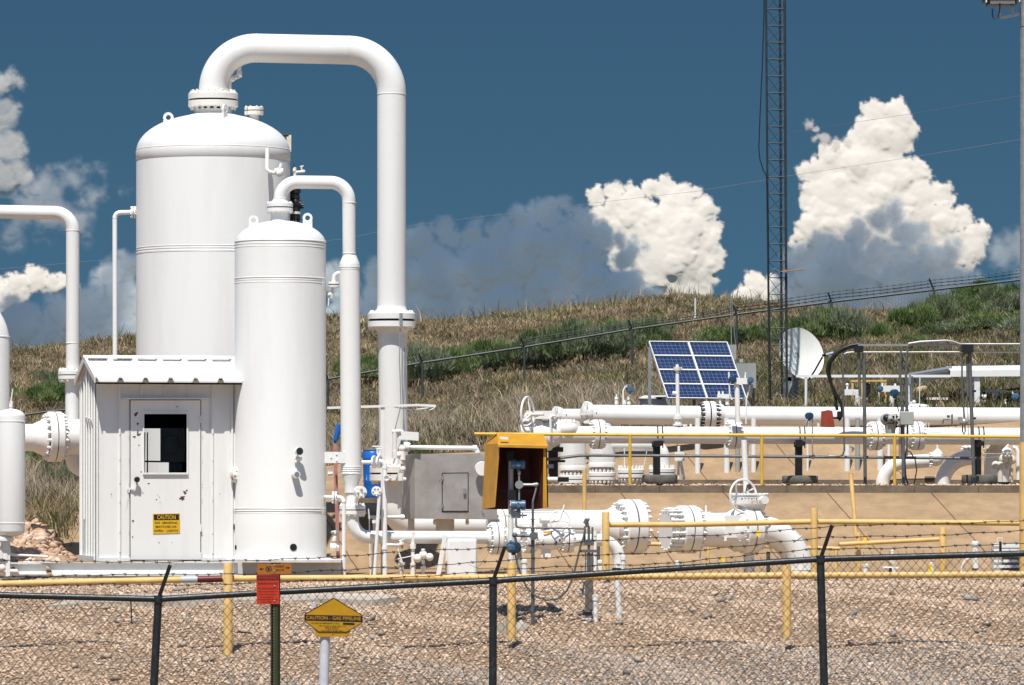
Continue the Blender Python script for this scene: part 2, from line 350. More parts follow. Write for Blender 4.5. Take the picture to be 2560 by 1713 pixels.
# concrete with slanting expansion joints
def slope_mat():
    m=bpy.data.materials.new('jointed_tan_concrete'); m.use_nodes=True; n=m.node_tree; b=n.nodes['Principled BSDF']; b.inputs['Roughness'].default_value=.92; b.inputs['Specular IOR Level'].default_value=.2
    t=n.nodes.new('ShaderNodeTexCoord'); sp=n.nodes.new('ShaderNodeSeparateXYZ'); n.links.new(t.outputs['Object'],sp.inputs[0])
    def mth(op,a,b_=None,c=None):
        x=n.nodes.new('ShaderNodeMath'); x.operation=op
        for i,q in enumerate((a,b_,c)):
            if q is None: continue
            if isinstance(q,(int,float)): x.inputs[i].default_value=q
            else: n.links.new(q,x.inputs[i])
        return x.outputs[0]
    def nz(s,d=6,sc=(1,1,1)):
        mpn=n.nodes.new('ShaderNodeMapping'); mpn.inputs['Scale'].default_value=sc; n.links.new(t.outputs['Object'],mpn.inputs[0])
        x=n.nodes.new('ShaderNodeTexNoise'); x.inputs['Scale'].default_value=s; x.inputs['Detail'].default_value=d; x.inputs['Roughness'].default_value=.65; n.links.new(mpn.outputs[0],x.inputs['Vector']); return x.outputs['Fac']
    # joints run up the slope, drifting left as they climb
    s=mth('ADD',sp.outputs[0],mth('MULTIPLY',sp.outputs[2],.72))
    s=mth('ADD',s,mth('MULTIPLY',nz(1.5,3),.06))
    fr=mth('ABSOLUTE',mth('SUBTRACT',mth('FRACT',mth('DIVIDE',s,1.46)),.5))
    joint=mth('LESS_THAN',fr,.0055)
    r=n.nodes.new('ShaderNodeValToRGB'); e=r.color_ramp.elements; e[0].position=.3;e[1].position=.72; e[0].color=(.43,.30,.18,1); e[1].color=(.29,.195,.115,1); n.links.new(nz(.9,7,(1,1,.5)),r.inputs[0])
    mx=n.nodes.new('ShaderNodeMix'); mx.data_type='RGBA'; mx.blend_type='MULTIPLY'; mx.inputs[0].default_value=.55
    r2=n.nodes.new('ShaderNodeValToRGB'); e=r2.color_ramp.elements; e[0].position=.35;e[1].position=.6; e[0].color=(.66,.64,.62,1); e[1].color=(1.04,1.03,1.0,1); n.links.new(nz(4,9),r2.inputs[0])
    n.links.new(r.outputs[0],mx.inputs[6]); n.links.new(r2.outputs[0],mx.inputs[7])
    m2=n.nodes.new('ShaderNodeMix'); m2.data_type='RGBA'; n.links.new(joint,m2.inputs[0]); n.links.new(mx.outputs[2],m2.inputs[6]); m2.inputs[7].default_value=(.09,.06,.035,1)
    n.links.new(m2.outputs[2],b.inputs['Base Color'])
    bp=n.nodes.new('ShaderNodeBump'); bp.inputs['Strength'].default_value=.4; bp.inputs['Distance'].default_value=.02; n.links.new(nz(30,6),bp.inputs['Height']); n.links.new(bp.outputs[0],b.inputs['Normal'])
    return m
SL=slope_mat()
def gz(xp,D): return np.interp(D,[t[0] for t in TZ],[t[1] for t in TZ])+.03*np.sin(D*2.1+xp*.012)*np.clip((D-44)/3,0,1)*np.clip((57-D)/2,0,1)
grid('gravel_ground',np.concatenate([np.arange(-9000,-500,200),np.arange(-500,3100,25),np.arange(3100,11600,200)]),np.concatenate([np.array([4,8,14,20,26,30,34,37,40,41,42,43.5]),np.arange(45,57.6,.2),np.array([57.6])]),gz,GV)
def dirtz(xp,D):
    kz=zrow(interp(xp,KY),67.7); bz=zrow(interp(xp,BY),70.2); tz=zrow(interp(xp,TY),72.5)
    z=np.where(D<=65.4,1.885,np.where(D<=67.7,1.885+(kz-1.885)*(D-65.4)/2.3,np.where(D<=70.2,kz-.02+(bz-kz)*(D-67.7)/2.5,bz+(tz-bz)*(D-70.2)/2.3)))
    return z
DS_=[57.5,58.5,60,62,64,65.4,66,66.6,67.2,67.7,68,69,70.2,70.6,71.2,71.8,72.5]
grid('concrete_apron',np.arange(120,9000,40),np.array([57.5,58.5,60,62,64,65.4]),lambda x,d:dirtz(x,d),SL)
def crest(xp,D): return dirtz(xp,D)+np.where((D>=67.7)&(D<=70.0),-.03,0)
grid('concrete_slope',np.arange(120,9000,40),np.array([65.4,66,66.6,67.2,67.7,67.72,69.9,70.2,70.6,71.2,71.8,72.5]),crest,SL)
grid('dirt_bank',np.arange(-6000,121,30),np.array(DS_),dirtz,DT)
grid('hill',np.concatenate([np.arange(-7000,-200,200),np.arange(-200,2800,25),np.arange(2800,9600,200)]),np.concatenate([np.arange(72.5,140,3),np.arange(140,206,3),np.arange(208,420,12),np.array([500,800,1500])]),lambda x,d:np.where(d>420,-20-(d-420)*.05,hillz(x,d)),HL)
# far plain so that the ground reaches the horizon
b=M(); b.box((0,3000,-24),(12000,7000,.5)); struct('far_plain',b,HL)
# kerbs
b=M(); p=[P(x,1227,67.7) for x in (1010,5000)]; z0=2.90; zt=zrow(1213.5,67.7)
xs=np.linspace((1010-1280)/F*67.7,(5000-1280)/F*67.7,26)
def kerb(name,ya,yb,za,zb,label):
    t=thing(name,label,'kerb')
    for i in range(len(xs)-1):
        b=M(); b.box(((xs[i]+xs[i+1])/2,(ya+yb)/2,(za+zb)/2),(xs[i+1]-xs[i]-.006,yb-ya,zb-za)); part(t,'kerb_block',b,CK)
kerb('front_kerb',67.70,67.90,2.86,zt,'long brown weathered concrete kerb capping the tan slope below the yellow handrail')
kerb('rear_kerb',70.10,70.28,2.90,zrow(1199.5,70.1),'thin dark concrete kerb behind the strip of gravel under the pipe supports')
b=M(); 
pts=[(120,53.2),(240,53.5),(330,53.55),(420,53.7),(560,53.75),(700,53.6),(820,53.8),(930,53.7),(1000,54.0),(960,54.4),(820,54.45),(560,54.5),(330,54.4),(200,54.0)]
top=[V(((x-1280)/F*d,d,np.interp(d,[t[0] for t in TZ],[t[1] for t in TZ])+.055)) for x,d in pts]
b.plate(top,(0,0,-.09)); single('footing_slab',b,CL,'pale uneven concrete slab lying in the gravel below the left yellow rail','slab')
# ---------------- crushed rock ----------------
def rocks(name,n,xr,dr,zf,size,pal,wts,dens=None,label='',seed=1,flat=.5):
    g=np.random.default_rng(seed)
    u=g.random(n); D=dr[0]+(dr[1]-dr[0])*u; xp=g.uniform(*xr,n)
    if dens is not None:
        keep=g.random(n)<dens(xp,D); D=D[keep]; xp=xp[keep]; n=len(D)
    Xc=(xp-1280)/F*D; zc=zf(xp,D)
    base=np.array([(1,0,0),(-1,0,0),(0,1,0),(0,-1,0),(0,0,1),(0,0,-1),(.62,.62,.55),(-.62,.62,.5),(-.6,-.62,.55),(.62,-.6,.5)],float)
    tri=np.array([(4,6,7),(4,7,8),(4,8,9),(4,9,6),(0,6,9),(2,7,6),(1,8,7),(3,9,8),(0,2,6),(2,1,7),(1,3,8),(3,0,9),(5,2,0),(5,1,2),(5,3,1),(5,0,3)])
    s=size[0]+(size[1]-size[0])*g.random(n)**2.6
    v=base[None]*g.uniform(.65,1.25,(n,10,1))*g.uniform(.8,1.2,(n,1,3))*np.array([1,1,flat])
    a=g.random(n)*6.283; tl=g.normal(0,.45,n)
    ca,sa=np.cos(a)[:,None],np.sin(a)[:,None]
    x,y,z=v[...,0],v[...,1],v[...,2]; x,y=x*ca-y*sa,x*sa+y*ca
    ct,st=np.cos(tl)[:,None],np.sin(tl)[:,None]; x,z=x*ct-z*st,x*st+z*ct
    v=np.stack([x,y,z],-1)*s[:,None,None]+np.stack([Xc,D,zc+s*.25],-1)[:,None,:]
    f=(tri[None]+np.arange(n)[:,None,None]*10).reshape(-1,3)
    pal=np.array(pal); k=g.choice(len(pal),n,p=wts); c=pal[k]*g.uniform(.75,1.25,(n,1))
    o=numpy_obj(name,v.reshape(-1,3),f,RK,np.repeat(c,10,0)); o['kind']='stuff'; o['label']=label; return o
PAL=[(.60,.44,.31),(.56,.40,.275),(.64,.49,.365),(.52,.405,.30),(.38,.32,.27),(.70,.58,.475),(.57,.38,.25)]
rocks('crushed_rock',120000,(-350,2900),(46.6,57.5),lambda x,d:gz(x,d)+.001,(.010,.028),PAL,[.32,.22,.20,.08,.03,.08,.07],label='pinkish tan crushed rock covering the bank behind the chain link fence')
GPAL=[(.39,.335,.29),(.33,.285,.255),(.48,.42,.365),(.25,.235,.22),(.45,.35,.265)]
rocks('grey_gravel',70000,(300,2900),(46.3,50.6),lambda x,d:gz(x,d)+.004,(.008,.024),GPAL,[.3,.25,.2,.13,.12],dens=lambda x,d:np.clip(.5+(x-1500+ (49.6-d)*520)/900+.3*np.sin(x*.011+d*3),0,1)*np.clip((50.9-d)/1.2,0,1),label='finer grey gravel at the foot of the bank on the right',seed=3)
rocks('large_stone',170,(-300,2800),(47,57),gz,(.04,.095),[(.42,.33,.25),(.36,.30,.25),(.30,.27,.25),(.24,.23,.22)],[.3,.3,.2,.2],label='larger loose stones scattered over the crushed rock bank',seed=5,flat=.5)
rocks('bench_gravel',9000,(1330,2700),(67.95,70.05),lambda x,d:np.full_like(d,2.985)+.008*np.sin(x),(.015,.05),PAL,[.27,.2,.19,.12,.06,.08,.08],label='strip of pinkish gravel between the two kerbs under the pipe supports',seed=8)
rocks('rubble',2600,(-60,185),(62,66.8),lambda x,d:1.88+np.clip((d-62.0)/4.6,0,1)*.55*np.clip((190-x)/90,0,1),(.02,.13),[(.55,.38,.27),(.48,.32,.21),(.6,.46,.36),(.4,.27,.18)],[.35,.25,.25,.15],label='heap of broken orange rock beside the shed',seed=9)
b=M(); b.v=[]; 
mp_=[(-900,62,1.86),(-900,66.8,2.45),(60,66.8,2.42),(185,65.5,1.9),(120,63.6,1.89),(30,62,1.88)]
b.add([V(((x-1280)/F*d,d,z)) for x,d,z in mp_]+[V(((x-1280)/F*d,d,1.7)) for x,d,z in mp_],[(5,4,3,2,1,0)]+[(i,(i+1)%6,(i+1)%6+6,i+6) for i in range(6)]); struct('dirt_mound',b,DT)
# ---------------- grass ----------------
def grass(name,n,Dr,xr,hgt,pal,wfun,label,seed,nb=5,zf=hillz,wide=.010,powr=1.0,dens=None):
    g=np.random.default_rng(seed); D=Dr[0]*(Dr[1]/Dr[0])**(g.random(n)**powr); xp=g.uniform(*xr,n)
    if dens is not None:
        k=g.random(n)<dens(xp,D); D=D[k]; xp=xp[k]; n=len(D)
    Xc=(xp-1280)/F*D; zc=zf(xp,D)
    w=wfun(xp,D); pal=np.array(pal); ph=g.random(n)
    cidx=(ph[:,None]>np.cumsum(w,1)).sum(1).clip(0,len(pal)-1); c0=pal[cidx]*g.uniform(.7,1.3,(n,1))
    h=(hgt[0]+(hgt[1]-hgt[0])*g.random(n)**2)*(.75+.6*(np.sin(xp*.05+D*.7+np.sin(xp*.013)*3)>.1))
    N=n*nb; rep=lambda a:np.repeat(a,nb,0)
    h_=rep(h)*g.uniform(.55,1.15,N); ang=g.random(N)*6.283; lean=g.uniform(.1,1.15,N)*h_; wd=wide*g.uniform(.6,1.5,N)*(rep(D)/100)
    bx=rep(Xc)+g.normal(0,.10,N); by=rep(D)+g.normal(0,.10,N); bz=rep(zc)-.03
    dx,dy=np.cos(ang),np.sin(ang); o=g.random(N)*6.283; ox,oy=np.cos(o)*wd,np.sin(o)*wd*.3
    v0=np.stack([bx-ox,by-oy,bz],-1); v1=np.stack([bx+ox,by+oy,bz],-1)
    m0=np.stack([bx+dx*lean*.35-ox*.9,by+dy*lean*.35,bz+h_*.6],-1); m1=np.stack([bx+dx*lean*.35+ox*.9,by+dy*lean*.35,bz+h_*.6],-1)
    tp=np.stack([bx+dx*lean,by+dy*lean,bz+h_*.98],-1)
    V_=np.stack([v0,v1,m1,m0,tp],1).reshape(-1,3); k=np.arange(N)[:,None]*5
    f=np.concatenate([k+np.array([[0,1,2]]),k+np.array([[0,2,3]]),k+np.array([[3,2,4]])],0)
    c=rep(c0)*g.uniform(.75,1.3,(N,1))*(1+.22*np.sin(rep(xp)*.021+rep(D)*.33+np.sin(rep(xp)*.007)*4))[:,None]; C=np.repeat(c,5,0)
    ob=numpy_obj(name,V_,f,GR,C); ob['kind']='stuff'; ob['label']=label; return ob
GP=[(.38,.28,.165),(.31,.23,.13),(.23,.18,.10),(.15,.155,.06),(.10,.125,.042),(.34,.27,.20),(.46,.36,.23)]
def wf(xp,D):
    s=np.sin(xp*.006+D*.09+np.sin(xp*.02)*1.2)+np.sin(xp*.017-D*.05)*.7+np.sin(xp*.041+D*.31)*.5
    grn=1/(1+np.exp(-(s-1.0)*2.2)); grn=np.where(D>135,grn*.35,grn)+.06
    grn=np.where((xp>1900)&(D<125),np.maximum(grn,.42),grn)
    w=np.stack([.30*(1-grn),.26*(1-grn),.2*(1-grn),.55*grn,.45*grn,.14*(1-grn),.10*(1-grn)],-1); return w/w.sum(1,keepdims=True)
grass('hill_grass',95000,(73,222),(-150,2750),(.10,.27),GP,wf,'dry straw and green grass covering the hillside behind the pipework',11,zf=hillz,wide=.011)
grass('tall_dry_grass',9000,(73.5,116),(-120,1700),(.22,.55),[(.50,.41,.28),(.44,.35,.23),(.36,.31,.24)],lambda x,d:np.tile([[.4,.35,.25]],(len(x),1)),'tall pale dry grass stalks growing below the hill fence',12,wide=.005,dens=lambda x,d:.25+.75*((np.sin(x*.012+d*.15)+np.sin(x*.03))>0))
grass('ridge_grass',2600,(185,214),(-100,2700),(.2,.7),[(.34,.27,.16),(.26,.21,.11),(.14,.15,.07)],lambda x,d:np.tile([[.5,.3,.2]],(len(x),1)),'sparse tall stalks along the crest of the hill',13,nb=4,wide=.006,powr=1)
grass('mound_weeds',900,(66.5,73),(-60,175),(.10,.35),GP,wf,'green and straw weeds at the edge of the rock heap',14,zf=lambda x,d:dirtz(x,d))
def weeds(name,n,Dr,xr,cols,label,seed,leaves=70):
    g=np.random.default_rng(seed); D=Dr[0]*(Dr[1]/Dr[0])**g.random(n); xp=g.uniform(*xr,n); Xc=(xp-1280)/F*D; zc=hillz(xp,D); s=g.uniform(.10,.34,n); N=n*leaves; rep=lambda a:np.repeat(a,leaves,0)
    d=g.normal(size=(N,3)); d/=np.linalg.norm(d,axis=1,keepdims=True); d[:,2]=np.abs(d[:,2]); rr=g.random(N)**.4*rep(s)
    c=np.stack([rep(Xc),rep(D),rep(zc)],-1)+d*rr[:,None]*np.array([1.3,1.3,.9]); up=d+np.array([0,0,.5]); up/=np.linalg.norm(up,axis=1,keepdims=True); sd_=np.cross(up,g.normal(size=(N,3))); sd_/=np.linalg.norm(sd_,axis=1,keepdims=True)
    L_=g.uniform(.04,.11,N)[:,None]; v=np.stack([c-sd_*L_*.14,c+sd_*L_*.14,c+up*L_],1).reshape(-1,3); cl=np.array(cols); cc=rep(cl[g.integers(0,len(cl),n)]*g.uniform(.75,1.25,(n,1)))*g.uniform(.75,1.25,(N,1))
    o=numpy_obj(name,v,np.arange(N*3).reshape(-1,3),LF,np.repeat(cc,3,0)); o['kind']='stuff'; o['label']=label
weeds('low_scrub',3400,(74,212),(-120,2700),[(.12,.14,.06),(.20,.17,.11),(.26,.20,.14),(.09,.11,.045),(.30,.24,.17),(.17,.12,.08)],'low mixed scrub and weeds dotted over the dry hillside',17)
# ---------------- shrubs ----------------
def shrub_mesh(seed,n=4200,cols=((.075,.12,.04),(.11,.16,.055),(.05,.08,.03),(.16,.20,.09))):
    g=np.random.default_rng(seed); nl=18
    lc=np.stack([g.normal(0,.38,nl),g.normal(0,.36,nl),.16+g.random(nl)*.42],-1); lr=g.uniform(.22,.40,nl)
    k=g.integers(0,nl,n); d=g.normal(size=(n,3)); d/=np.linalg.norm(d,axis=1,keepdims=True); d[:,2]=np.abs(d[:,2])*1.0-.15
    rr=lr[k]*g.uniform(.55,1.05,n)**.5; c=lc[k]+d*rr[:,None]; c[:,2]=np.clip(c[:,2],.03,None)
    L_=g.uniform(.08,.20,n); up=d*.55+np.stack([g.normal(0,.3,n),g.normal(0,.3,n),np.full(n,.9)],-1); up/=np.linalg.norm(up,axis=1,keepdims=True)
    sd_=np.cross(up,g.normal(size=(n,3))); sd_/=np.linalg.norm(sd_,axis=1,keepdims=True); wd=L_*.085
    v=np.stack([c-sd_*wd[:,None],c+sd_*wd[:,None],c+up*L_[:,None]],1).reshape(-1,3)
    f=np.arange(n*3).reshape(-1,3); cl=np.array(cols); lobe=g.integers(0,len(cl),nl); cc=cl[lobe[k]]*g.uniform(.7,1.35,(n,1))
    return v,f,np.repeat(cc,3,0)
SH=[]
for sdx in range(5):
    cols=((.13,.20,.06),(.18,.245,.085),(.09,.145,.045),(.24,.29,.12)) if sdx%2==0 else ((.21,.245,.14),(.17,.21,.11),(.25,.28,.18),(.13,.165,.08))
    v,f,c=shrub_mesh(100+sdx,5200,cols); me_o=numpy_obj('foliage',v,f,LF,c); me=me_o.data; bpy.data.objects.remove(me_o)
    b=M(); rg=random.Random(sdx)
    for i in range(9):
        a=rg.random()*6.28; e=V((math.cos(a)*rg.uniform(.2,.6),math.sin(a)*rg.uniform(.2,.5),rg.uniform(.35,.7))); b.tube([V((0,0,-.1)),e*.25+V((0,0,.05)),e*.55],.012,5,r_end=.004)
    st=part(None,'stem',b,CHP); sm=st.data; bpy.data.objects.remove(st); SH.append((me,sm))
def shrub(x,y,D,wpx,hpx,label,group,k):
    t=bpy.data.objects.new('shrub',None); COL.objects.link(t); tagit(t,label,'shrub',group)
    p=P(x,y,D); zz=float(hillz(x,D)); t.location=(p.x,D,zz); t.rotation_euler=(0,0,k*1.7); sx=wpx*D/F/1.35; t.scale=(sx,sx,hpx*D/F*1.3)
    for nme,me in (('foliage',SH[k%5][0]),('stem',SH[k%5][1])):
        c=bpy.data.objects.new(nme,me); COL.objects.link(c); c.parent=t
SHR=[ # column, base row, width, height (photo pixels)
 (905,965,110,60,'low green shrub just right of the slim white riser'),(960,960,95,55,None),(1010,965,110,62,None),(1070,960,120,70,'dense green shrub beside the tall white outlet pipe'),(1125,950,100,58,None),(1180,942,100,66,None),
 (1235,935,100,60,None),(1290,930,110,66,None),(1345,928,120,72,None),(1400,920,120,76,None),(1455,912,130,84,None),(1510,905,120,80,None),(1560,898,110,76,None),(1610,880,95,60,None),
 (1800,872,130,46,'flat green shrub behind the top of the solar panel'),(1860,866,110,46,None),
 (1990,870,110,70,'green shrub rising behind the satellite dish'),(2060,868,130,84,'broad feathery shrub right of the satellite dish'),(2115,862,110,76,None),
 (2195,855,55,40,'small upright shrub between the dish and the tall fence post'),
 (2290,835,110,86,None),(2345,826,100,108,'tall shrub in front of the second hill fence post from the right'),(2300,868,60,34,None),
 (2390,848,130,70,'pale rounded shrub below the big dark bushes at far right'),(2410,800,130,90,None),(2470,775,140,110,'tallest dark shrub topping the cluster at far right'),(2540,800,130,120,None),(2500,838,150,90,None),(2590,850,140,90,None),
 (120,1180,110,80,'dark green shrub beside the small left tank'),(75,1160,90,70,None),(150,975,80,45,None),(130,1020,110,60,None),(170,1225,60,50,None)]
for i,(x,y,wp,hp,lb) in enumerate(SHR):
    D=float(np.interp(x,[0,200,850,1650,1790,2600],[100,100,118,122,118,128]))
    if x<200: D=78 if y>1100 else 105
    # pick the distance where the hillside meets the shrub's base row
    dd=np.linspace(74,200,400); rows=HY-(hillz(np.full(400,x),dd)-CZ)/dd*F; j=int(np.argmin(np.abs(rows-y))); D=float(dd[j])
    if x>2200: hp*=.60 if x>2380 else .74
    if 850<x<1700: hp*=1.15; wp*=1.1
    grp='green shrubs in the belt below the hill fence' if 850<x<1700 else 'dark shrubs clustered at the right on the hillside' if x>2200 else 'shrubs on the hillside'
    lbl=lb or {'green shrubs in the belt below the hill fence':'green feathery shrub in the shrub belt below the hill fence rail','dark shrubs clustered at the right on the hillside':'dark green shrub in the cluster at the right end of the hill','shrubs on the hillside':'green shrub growing in the grass of the hillside'}[grp]
    shrub(x,y,D,wp,hp,lbl,grp,i)
# crest weeds and the dry stalks by the front fence are single plants
def stalk(x,y,D,h,label,m=CHP,seed=0,thin=.004,zb=None):
    rg=random.Random(seed); b=M(); p=P(x,y,D)
    if zb is not None: p.z=zb
    hh=h*D/F; pts=[p+V((math.sin(i*1.3+seed)*.03*i,0,hh*i/6)) for i in range(7)]; b.tube(pts,thin,5,r_end=thin*.3)
    for i in range(2,7):
        for s in (-1,1):
            q=pts[i]; e=q+V((s*rg.uniform(.05,.16)*hh,rg.uniform(-.05,.05),rg.uniform(.04,.14)*hh)); b.tube([q,(q+e)/2+V((0,0,-.01)),e],thin*.5,4,r_end=thin*.2)
    return single('dry_stalk',b,m,label,'plant')
# ================= VESSELS AND RISERS =================
def vpipe(b,x,y0,y1,D,r,r2=None,q=None):
    q=q or (lambda X_,Y_:P(X_,Y_,D)); b.cyl(q(x,y0),q(x,y1),r*D/F,None if r2 is None else r2*D/F)
def lug(b,c,ux,h,r,th=.03,nrm=YV):       # lifting eye: plate with a round hole
    u,v_=ux,Z; n=16; a=[];bb=[]
    for i in range(n):
        t=2*PI*i/n; a.append((math.cos(t)*r,math.sin(t)*r)); bb.append((math.cos(t)*r*.5,math.sin(t)*r*.5))
    outer=[(x,z if z>0 else z) for x,z in a]
    vs=[];N=nrm*th/2
    for s in (-1,1):
        vs+= [c+u*x+v_*z+N*s for x,z in outer]; vs+=[c+u*x+v_*z+N*s for x,z in bb]
    fs=[]
    for i in range(n):
        j=(i+1)%n; fs+= [(i,j,n+j,n+i),(2*n+i,3*n+i,3*n+j,2*n+j),(i,2*n+i,2*n+j,j),(n+i,n+j,3*n+j,3*n+i)]
    b.add(vs,fs); b.box(c-v_*(r*.5+h/2),(r*1.9,th*.96,h),u,nrm,v_)
# --- big vessel
D=64.; k=D/F; q=lambda x,y:P(x,y,D); cx=533; Rb=192*k
t=thing('pressure_vessel','tall wide white pressure vessel with a domed top standing behind the white shed','vessel')
base=q(cx,1425); H=lambda y:(1425-y)*k
prof=[(Rb,0),(Rb,H(380))]
for i in range(1,17):
    a=PI/2*i/16; prof.append((max(Rb*math.cos(a),.001),H(380)+Rb*.50*math.sin(a)))
b=M(); b.lathe(base,Z,prof,96); part(t,'shell',b,WH,50)
b=M()
for y in (376,384,391,399,401,622,628,634,636):
    if y==622: b.lathe(q(cx,403),Z,[(Rb+.001,0),(Rb+.005,.004),(Rb+.005,23*k),(Rb+.001,26*k)],96,False); b.cut()
    b.ring(q(cx,y),Z,Rb-.001,.006,96,6)
part(t,'seam_band',b,WH,50)
b=M(); b.lathe(q(cx,300),Z,[(68*k,0),(66*k,9*k),(60*k,12*k),(46*k,15*k),(46*k,26*k)],48); part(t,'nozzle',b,WH)
for cxx,yy,ux,nr,rr in ((421,294,X,YV,13),(568,282,V((.35,.94,0)).normalized(),V((.94,-.35,0)).normalized(),13)):
    b=M(); c=q(cxx,yy); 
    if cxx==568: c=c+V((0,-.55,0))
    lug(b,c,ux,.12,rr*k,.03,nr); part(t,'lifting_eye',b,WH)
b=M(); b.lathe(q(635,312),Z,[(12*k,0),(12*k,24*k),(24*k,25*k),(24*k,33*k)],20); part(t,'small_nozzle',b,WR)
flange(t,q(635,277),Z,24*k,8*k,8,.012,WR,nut=.13)
b=M(); b.cyl(q(346,531),q(328,531),7*k); part(t,'side_nozzle',b,WH); flange(t,q(334,531),X,15*k,5*k,8,.008,WH,nut=.15)
flange(t,q(533,251),Z,62.5*k,16*k,20,.022,WR,nut=.075,nh=.12)
b=M(); b.tube([q(700,372),q(700,339)],.02); b.tube([q(690,338),q(722,338)],.02,4); part(t,'bracket_arm',b,BK)
b=M(); b.bar(q(720,376)+V((0,.3,0)),q(720,334)+V((0,.3,0)),.06,.06,YV); part(t,'ladder_post',b,CR,label='weathered tan post')
# --- overhead line of the big vessel
t=thing('overhead_pipe','thick white pipe arching from the top of the big vessel down beside the blue drum','pipe')
b=M(); path=fillet([q(533,232),q(533,118),q(979,128),q(979,772)],[106*k,108*k],20); b.tube(path,36*k,48); part(t,'arch_pipe',b,WH,60)
b=M(); r_=36*k
weld(b,q(533,224),Z,r_); b.cut(); weld(b,q(641,120.5),X,r_); b.cut(); weld(b,q(872,125.7),X,r_); b.cut(); weld(b,q(979,236),Z,r_); part(t,'weld_seam',b,WH,60); b=M()
b.lathe(q(979,785),Z,[(52*k,0),(44*k,6*k),(37*k,12*k),(r_,20*k)],48,False); b.cut(); b.lathe(q(533,237),Z,[(50*k,0),(40*k,5*k),(r_,12*k)],48,False); part(t,'weld_neck',b,WH,60)
flange(t,q(979,801),Z,60*k,16*k,20,.030,WH,nut=.075,nh=.10)
b=M(); b.cyl(q(981,816),q(984,1166),36*k); b.lathe(q(981,836),Z,[(36*k,0),(38*k,8*k),(52*k,16*k),(52*k,19*k)],48,False); part(t,'drop_pipe',b,WH,60)
flange(t,q(984,1184),Z,60*k,18*k,18,.022,WR,nut=.08)
b=M(); b.tube(fillet([q(984,1203),q(984,1313),q(1268,1313)+V((0,.9,0))],52*k,14),30*k,36); part(t,'lower_elbow',b,WH,60)
b=M(); b.tube([q(574,228),q(574,208),q(577,200),q(581,196)],5*k,8); b.tube(fillet([q(580,196),q(598,191),q(598,168)],8*k,6),6*k,10); b.ball(q(581,196),9*k); b.cyl(q(592,186),q(605,186),8*k); part(t,'vent_branch',b,WR)
b=M(); b.tube([q(1012,812),q(1010,1090)+V((0,-.45,0)),q(985,1160)+V((0,-.45,0))],.009,5); b.cut(); b.tube([q(1002,818)+V((0,-.25,0)),q(1000,900)+V((0,-.30,0)),q(1004,1015)+V((0,-.35,0)),q(989,1075)+V((0,-.35,0))],.007,5); b.cut(); b.box(q(1003,800)+V((0,-.28,0)),(.05,.04,.16)); part(t,'ground_cable',b,GL)
# --- small line on the big vessel, left
t=thing('vent_pipe','very slim white pipe dropping from the big vessel behind the shed','pipe')
b=M(); b.tube(fillet([q(330,531),q(287,532),q(288,1420)],14*k,8),6*k,14); weld(b,q(287,545),Z,6*k,.004); part(t,'riser',b,WH,60)
# --- gauge loop in front of big vessel, right
t=thing('level_gauge_line','thin white pipe loop with a small valve on the upper right of the big vessel','pipe')
o=V((0,-.90,0)); b=M(); b.tube(fillet([q(676,382)+o*.9,q(676,440)+o,q(706,446)+o,q(712,420)+o],12*k,6),5*k,12); part(t,'loop',b,WH,60)
b=M(); b.ball(q(706,444)+o,10*k); b.cyl(q(695,440)+o,q(716,440)+o,8*k); b.cyl(q(706,452)+o,q(706,430)+o,6*k); part(t,'valve',b,WH)
# --- relief valve, dark
t=thing('relief_valve','blackened relief valve between the two vessels behind the slim arch pipe','valve')
o=V((0,.25,0)); b=M(); b.cyl(q(735,556)+o,q(735,534)+o,9*k); b.cut(); b.cyl(q(735,446)+o,q(735,466)+o,13*k); b.cut(); b.cyl(q(735,527)+o,q(735,533)+o,15*k); part(t,'flange',b,WR)
b=M(); b.cyl(q(735,545)+o,q(735,534)+o,14*k,13*k); b.nuts(q(735,540)+o,Z,10*k,3.5*k,-14*k,8); b.cyl(q(735,527)+o,q(735,516)+o,14*k,12*k); b.ball(q(735,505)+o,15*k); b.cyl(q(735,505)+o,q(752,510)+o,11*k); b.nuts(q(750,510)+o,X,8*k,3*k,7*k,6); b.cyl(q(735,494)+o,q(735,480)+o,13*k,11*k); b.cyl(q(735,480)+o,q(735,466)+o,15*k,14*k); part(t,'body',b,BK)
b=M(); b.cyl(q(735,446)+o,q(735,415)+o,4*k); b.ball(q(733,424)+o,6*k); b.cyl(q(733,428)+o,q(760,426)+o,3.5*k); b.cyl(q(752,426)+o,q(752,414)+o,2*k); b.cyl(q(748,414)+o,q(757,412)+o,1.6*k); b.ball(q(757,426)+o,4.5*k); part(t,'vent_cock',b,WR)
b=M(); b.cyl(q(733,418)+o,q(733,406)+o,3*k); b.cyl(q(729,411)+o,q(737,410)+o,2*k); part(t,'handle',b,GN)
# --- small vessel
D=58.95; k=D/F; q=lambda x,y:P(x,y,D); cx=701; Rs=114*k
t=thing('separator_vessel','narrower white vertical vessel standing in front of the big one right of the shed','vessel')
H=lambda y:(1398-y)*k; base=q(cx,1398)
prof=[(Rs*1.01,0),(Rs*1.01,H(1290)),(Rs,H(1286)),(Rs,H(612))]
for i in range(1,17):
    a=PI/2*i/16; prof.append((max(Rs*math.cos(a),.001),H(612)+Rs*.53*math.sin(a)))
b=M(); b.lathe(base,Z,prof,80); sh=part(t,'shell',b,WH,50)
b=M()
for y,rr in ((605,.012),(613,.008),(620,.008),(697,.012),(703,.007),(709,.008),(1271,.012),(1277,.012),(1283,.006),(1291,.012)):
    if y in (697,1271): b.cut()
    b.ring(q(cx,y),Z,Rs-.001,rr*.6,80,6)
part(t,'seam_band',b,WH,50)
b=M(); b.lathe(q(699,556),Z,[(25*k,0),(22*k,6*k),(22*k,27*k)],32); part(t,'nozzle',b,WH)
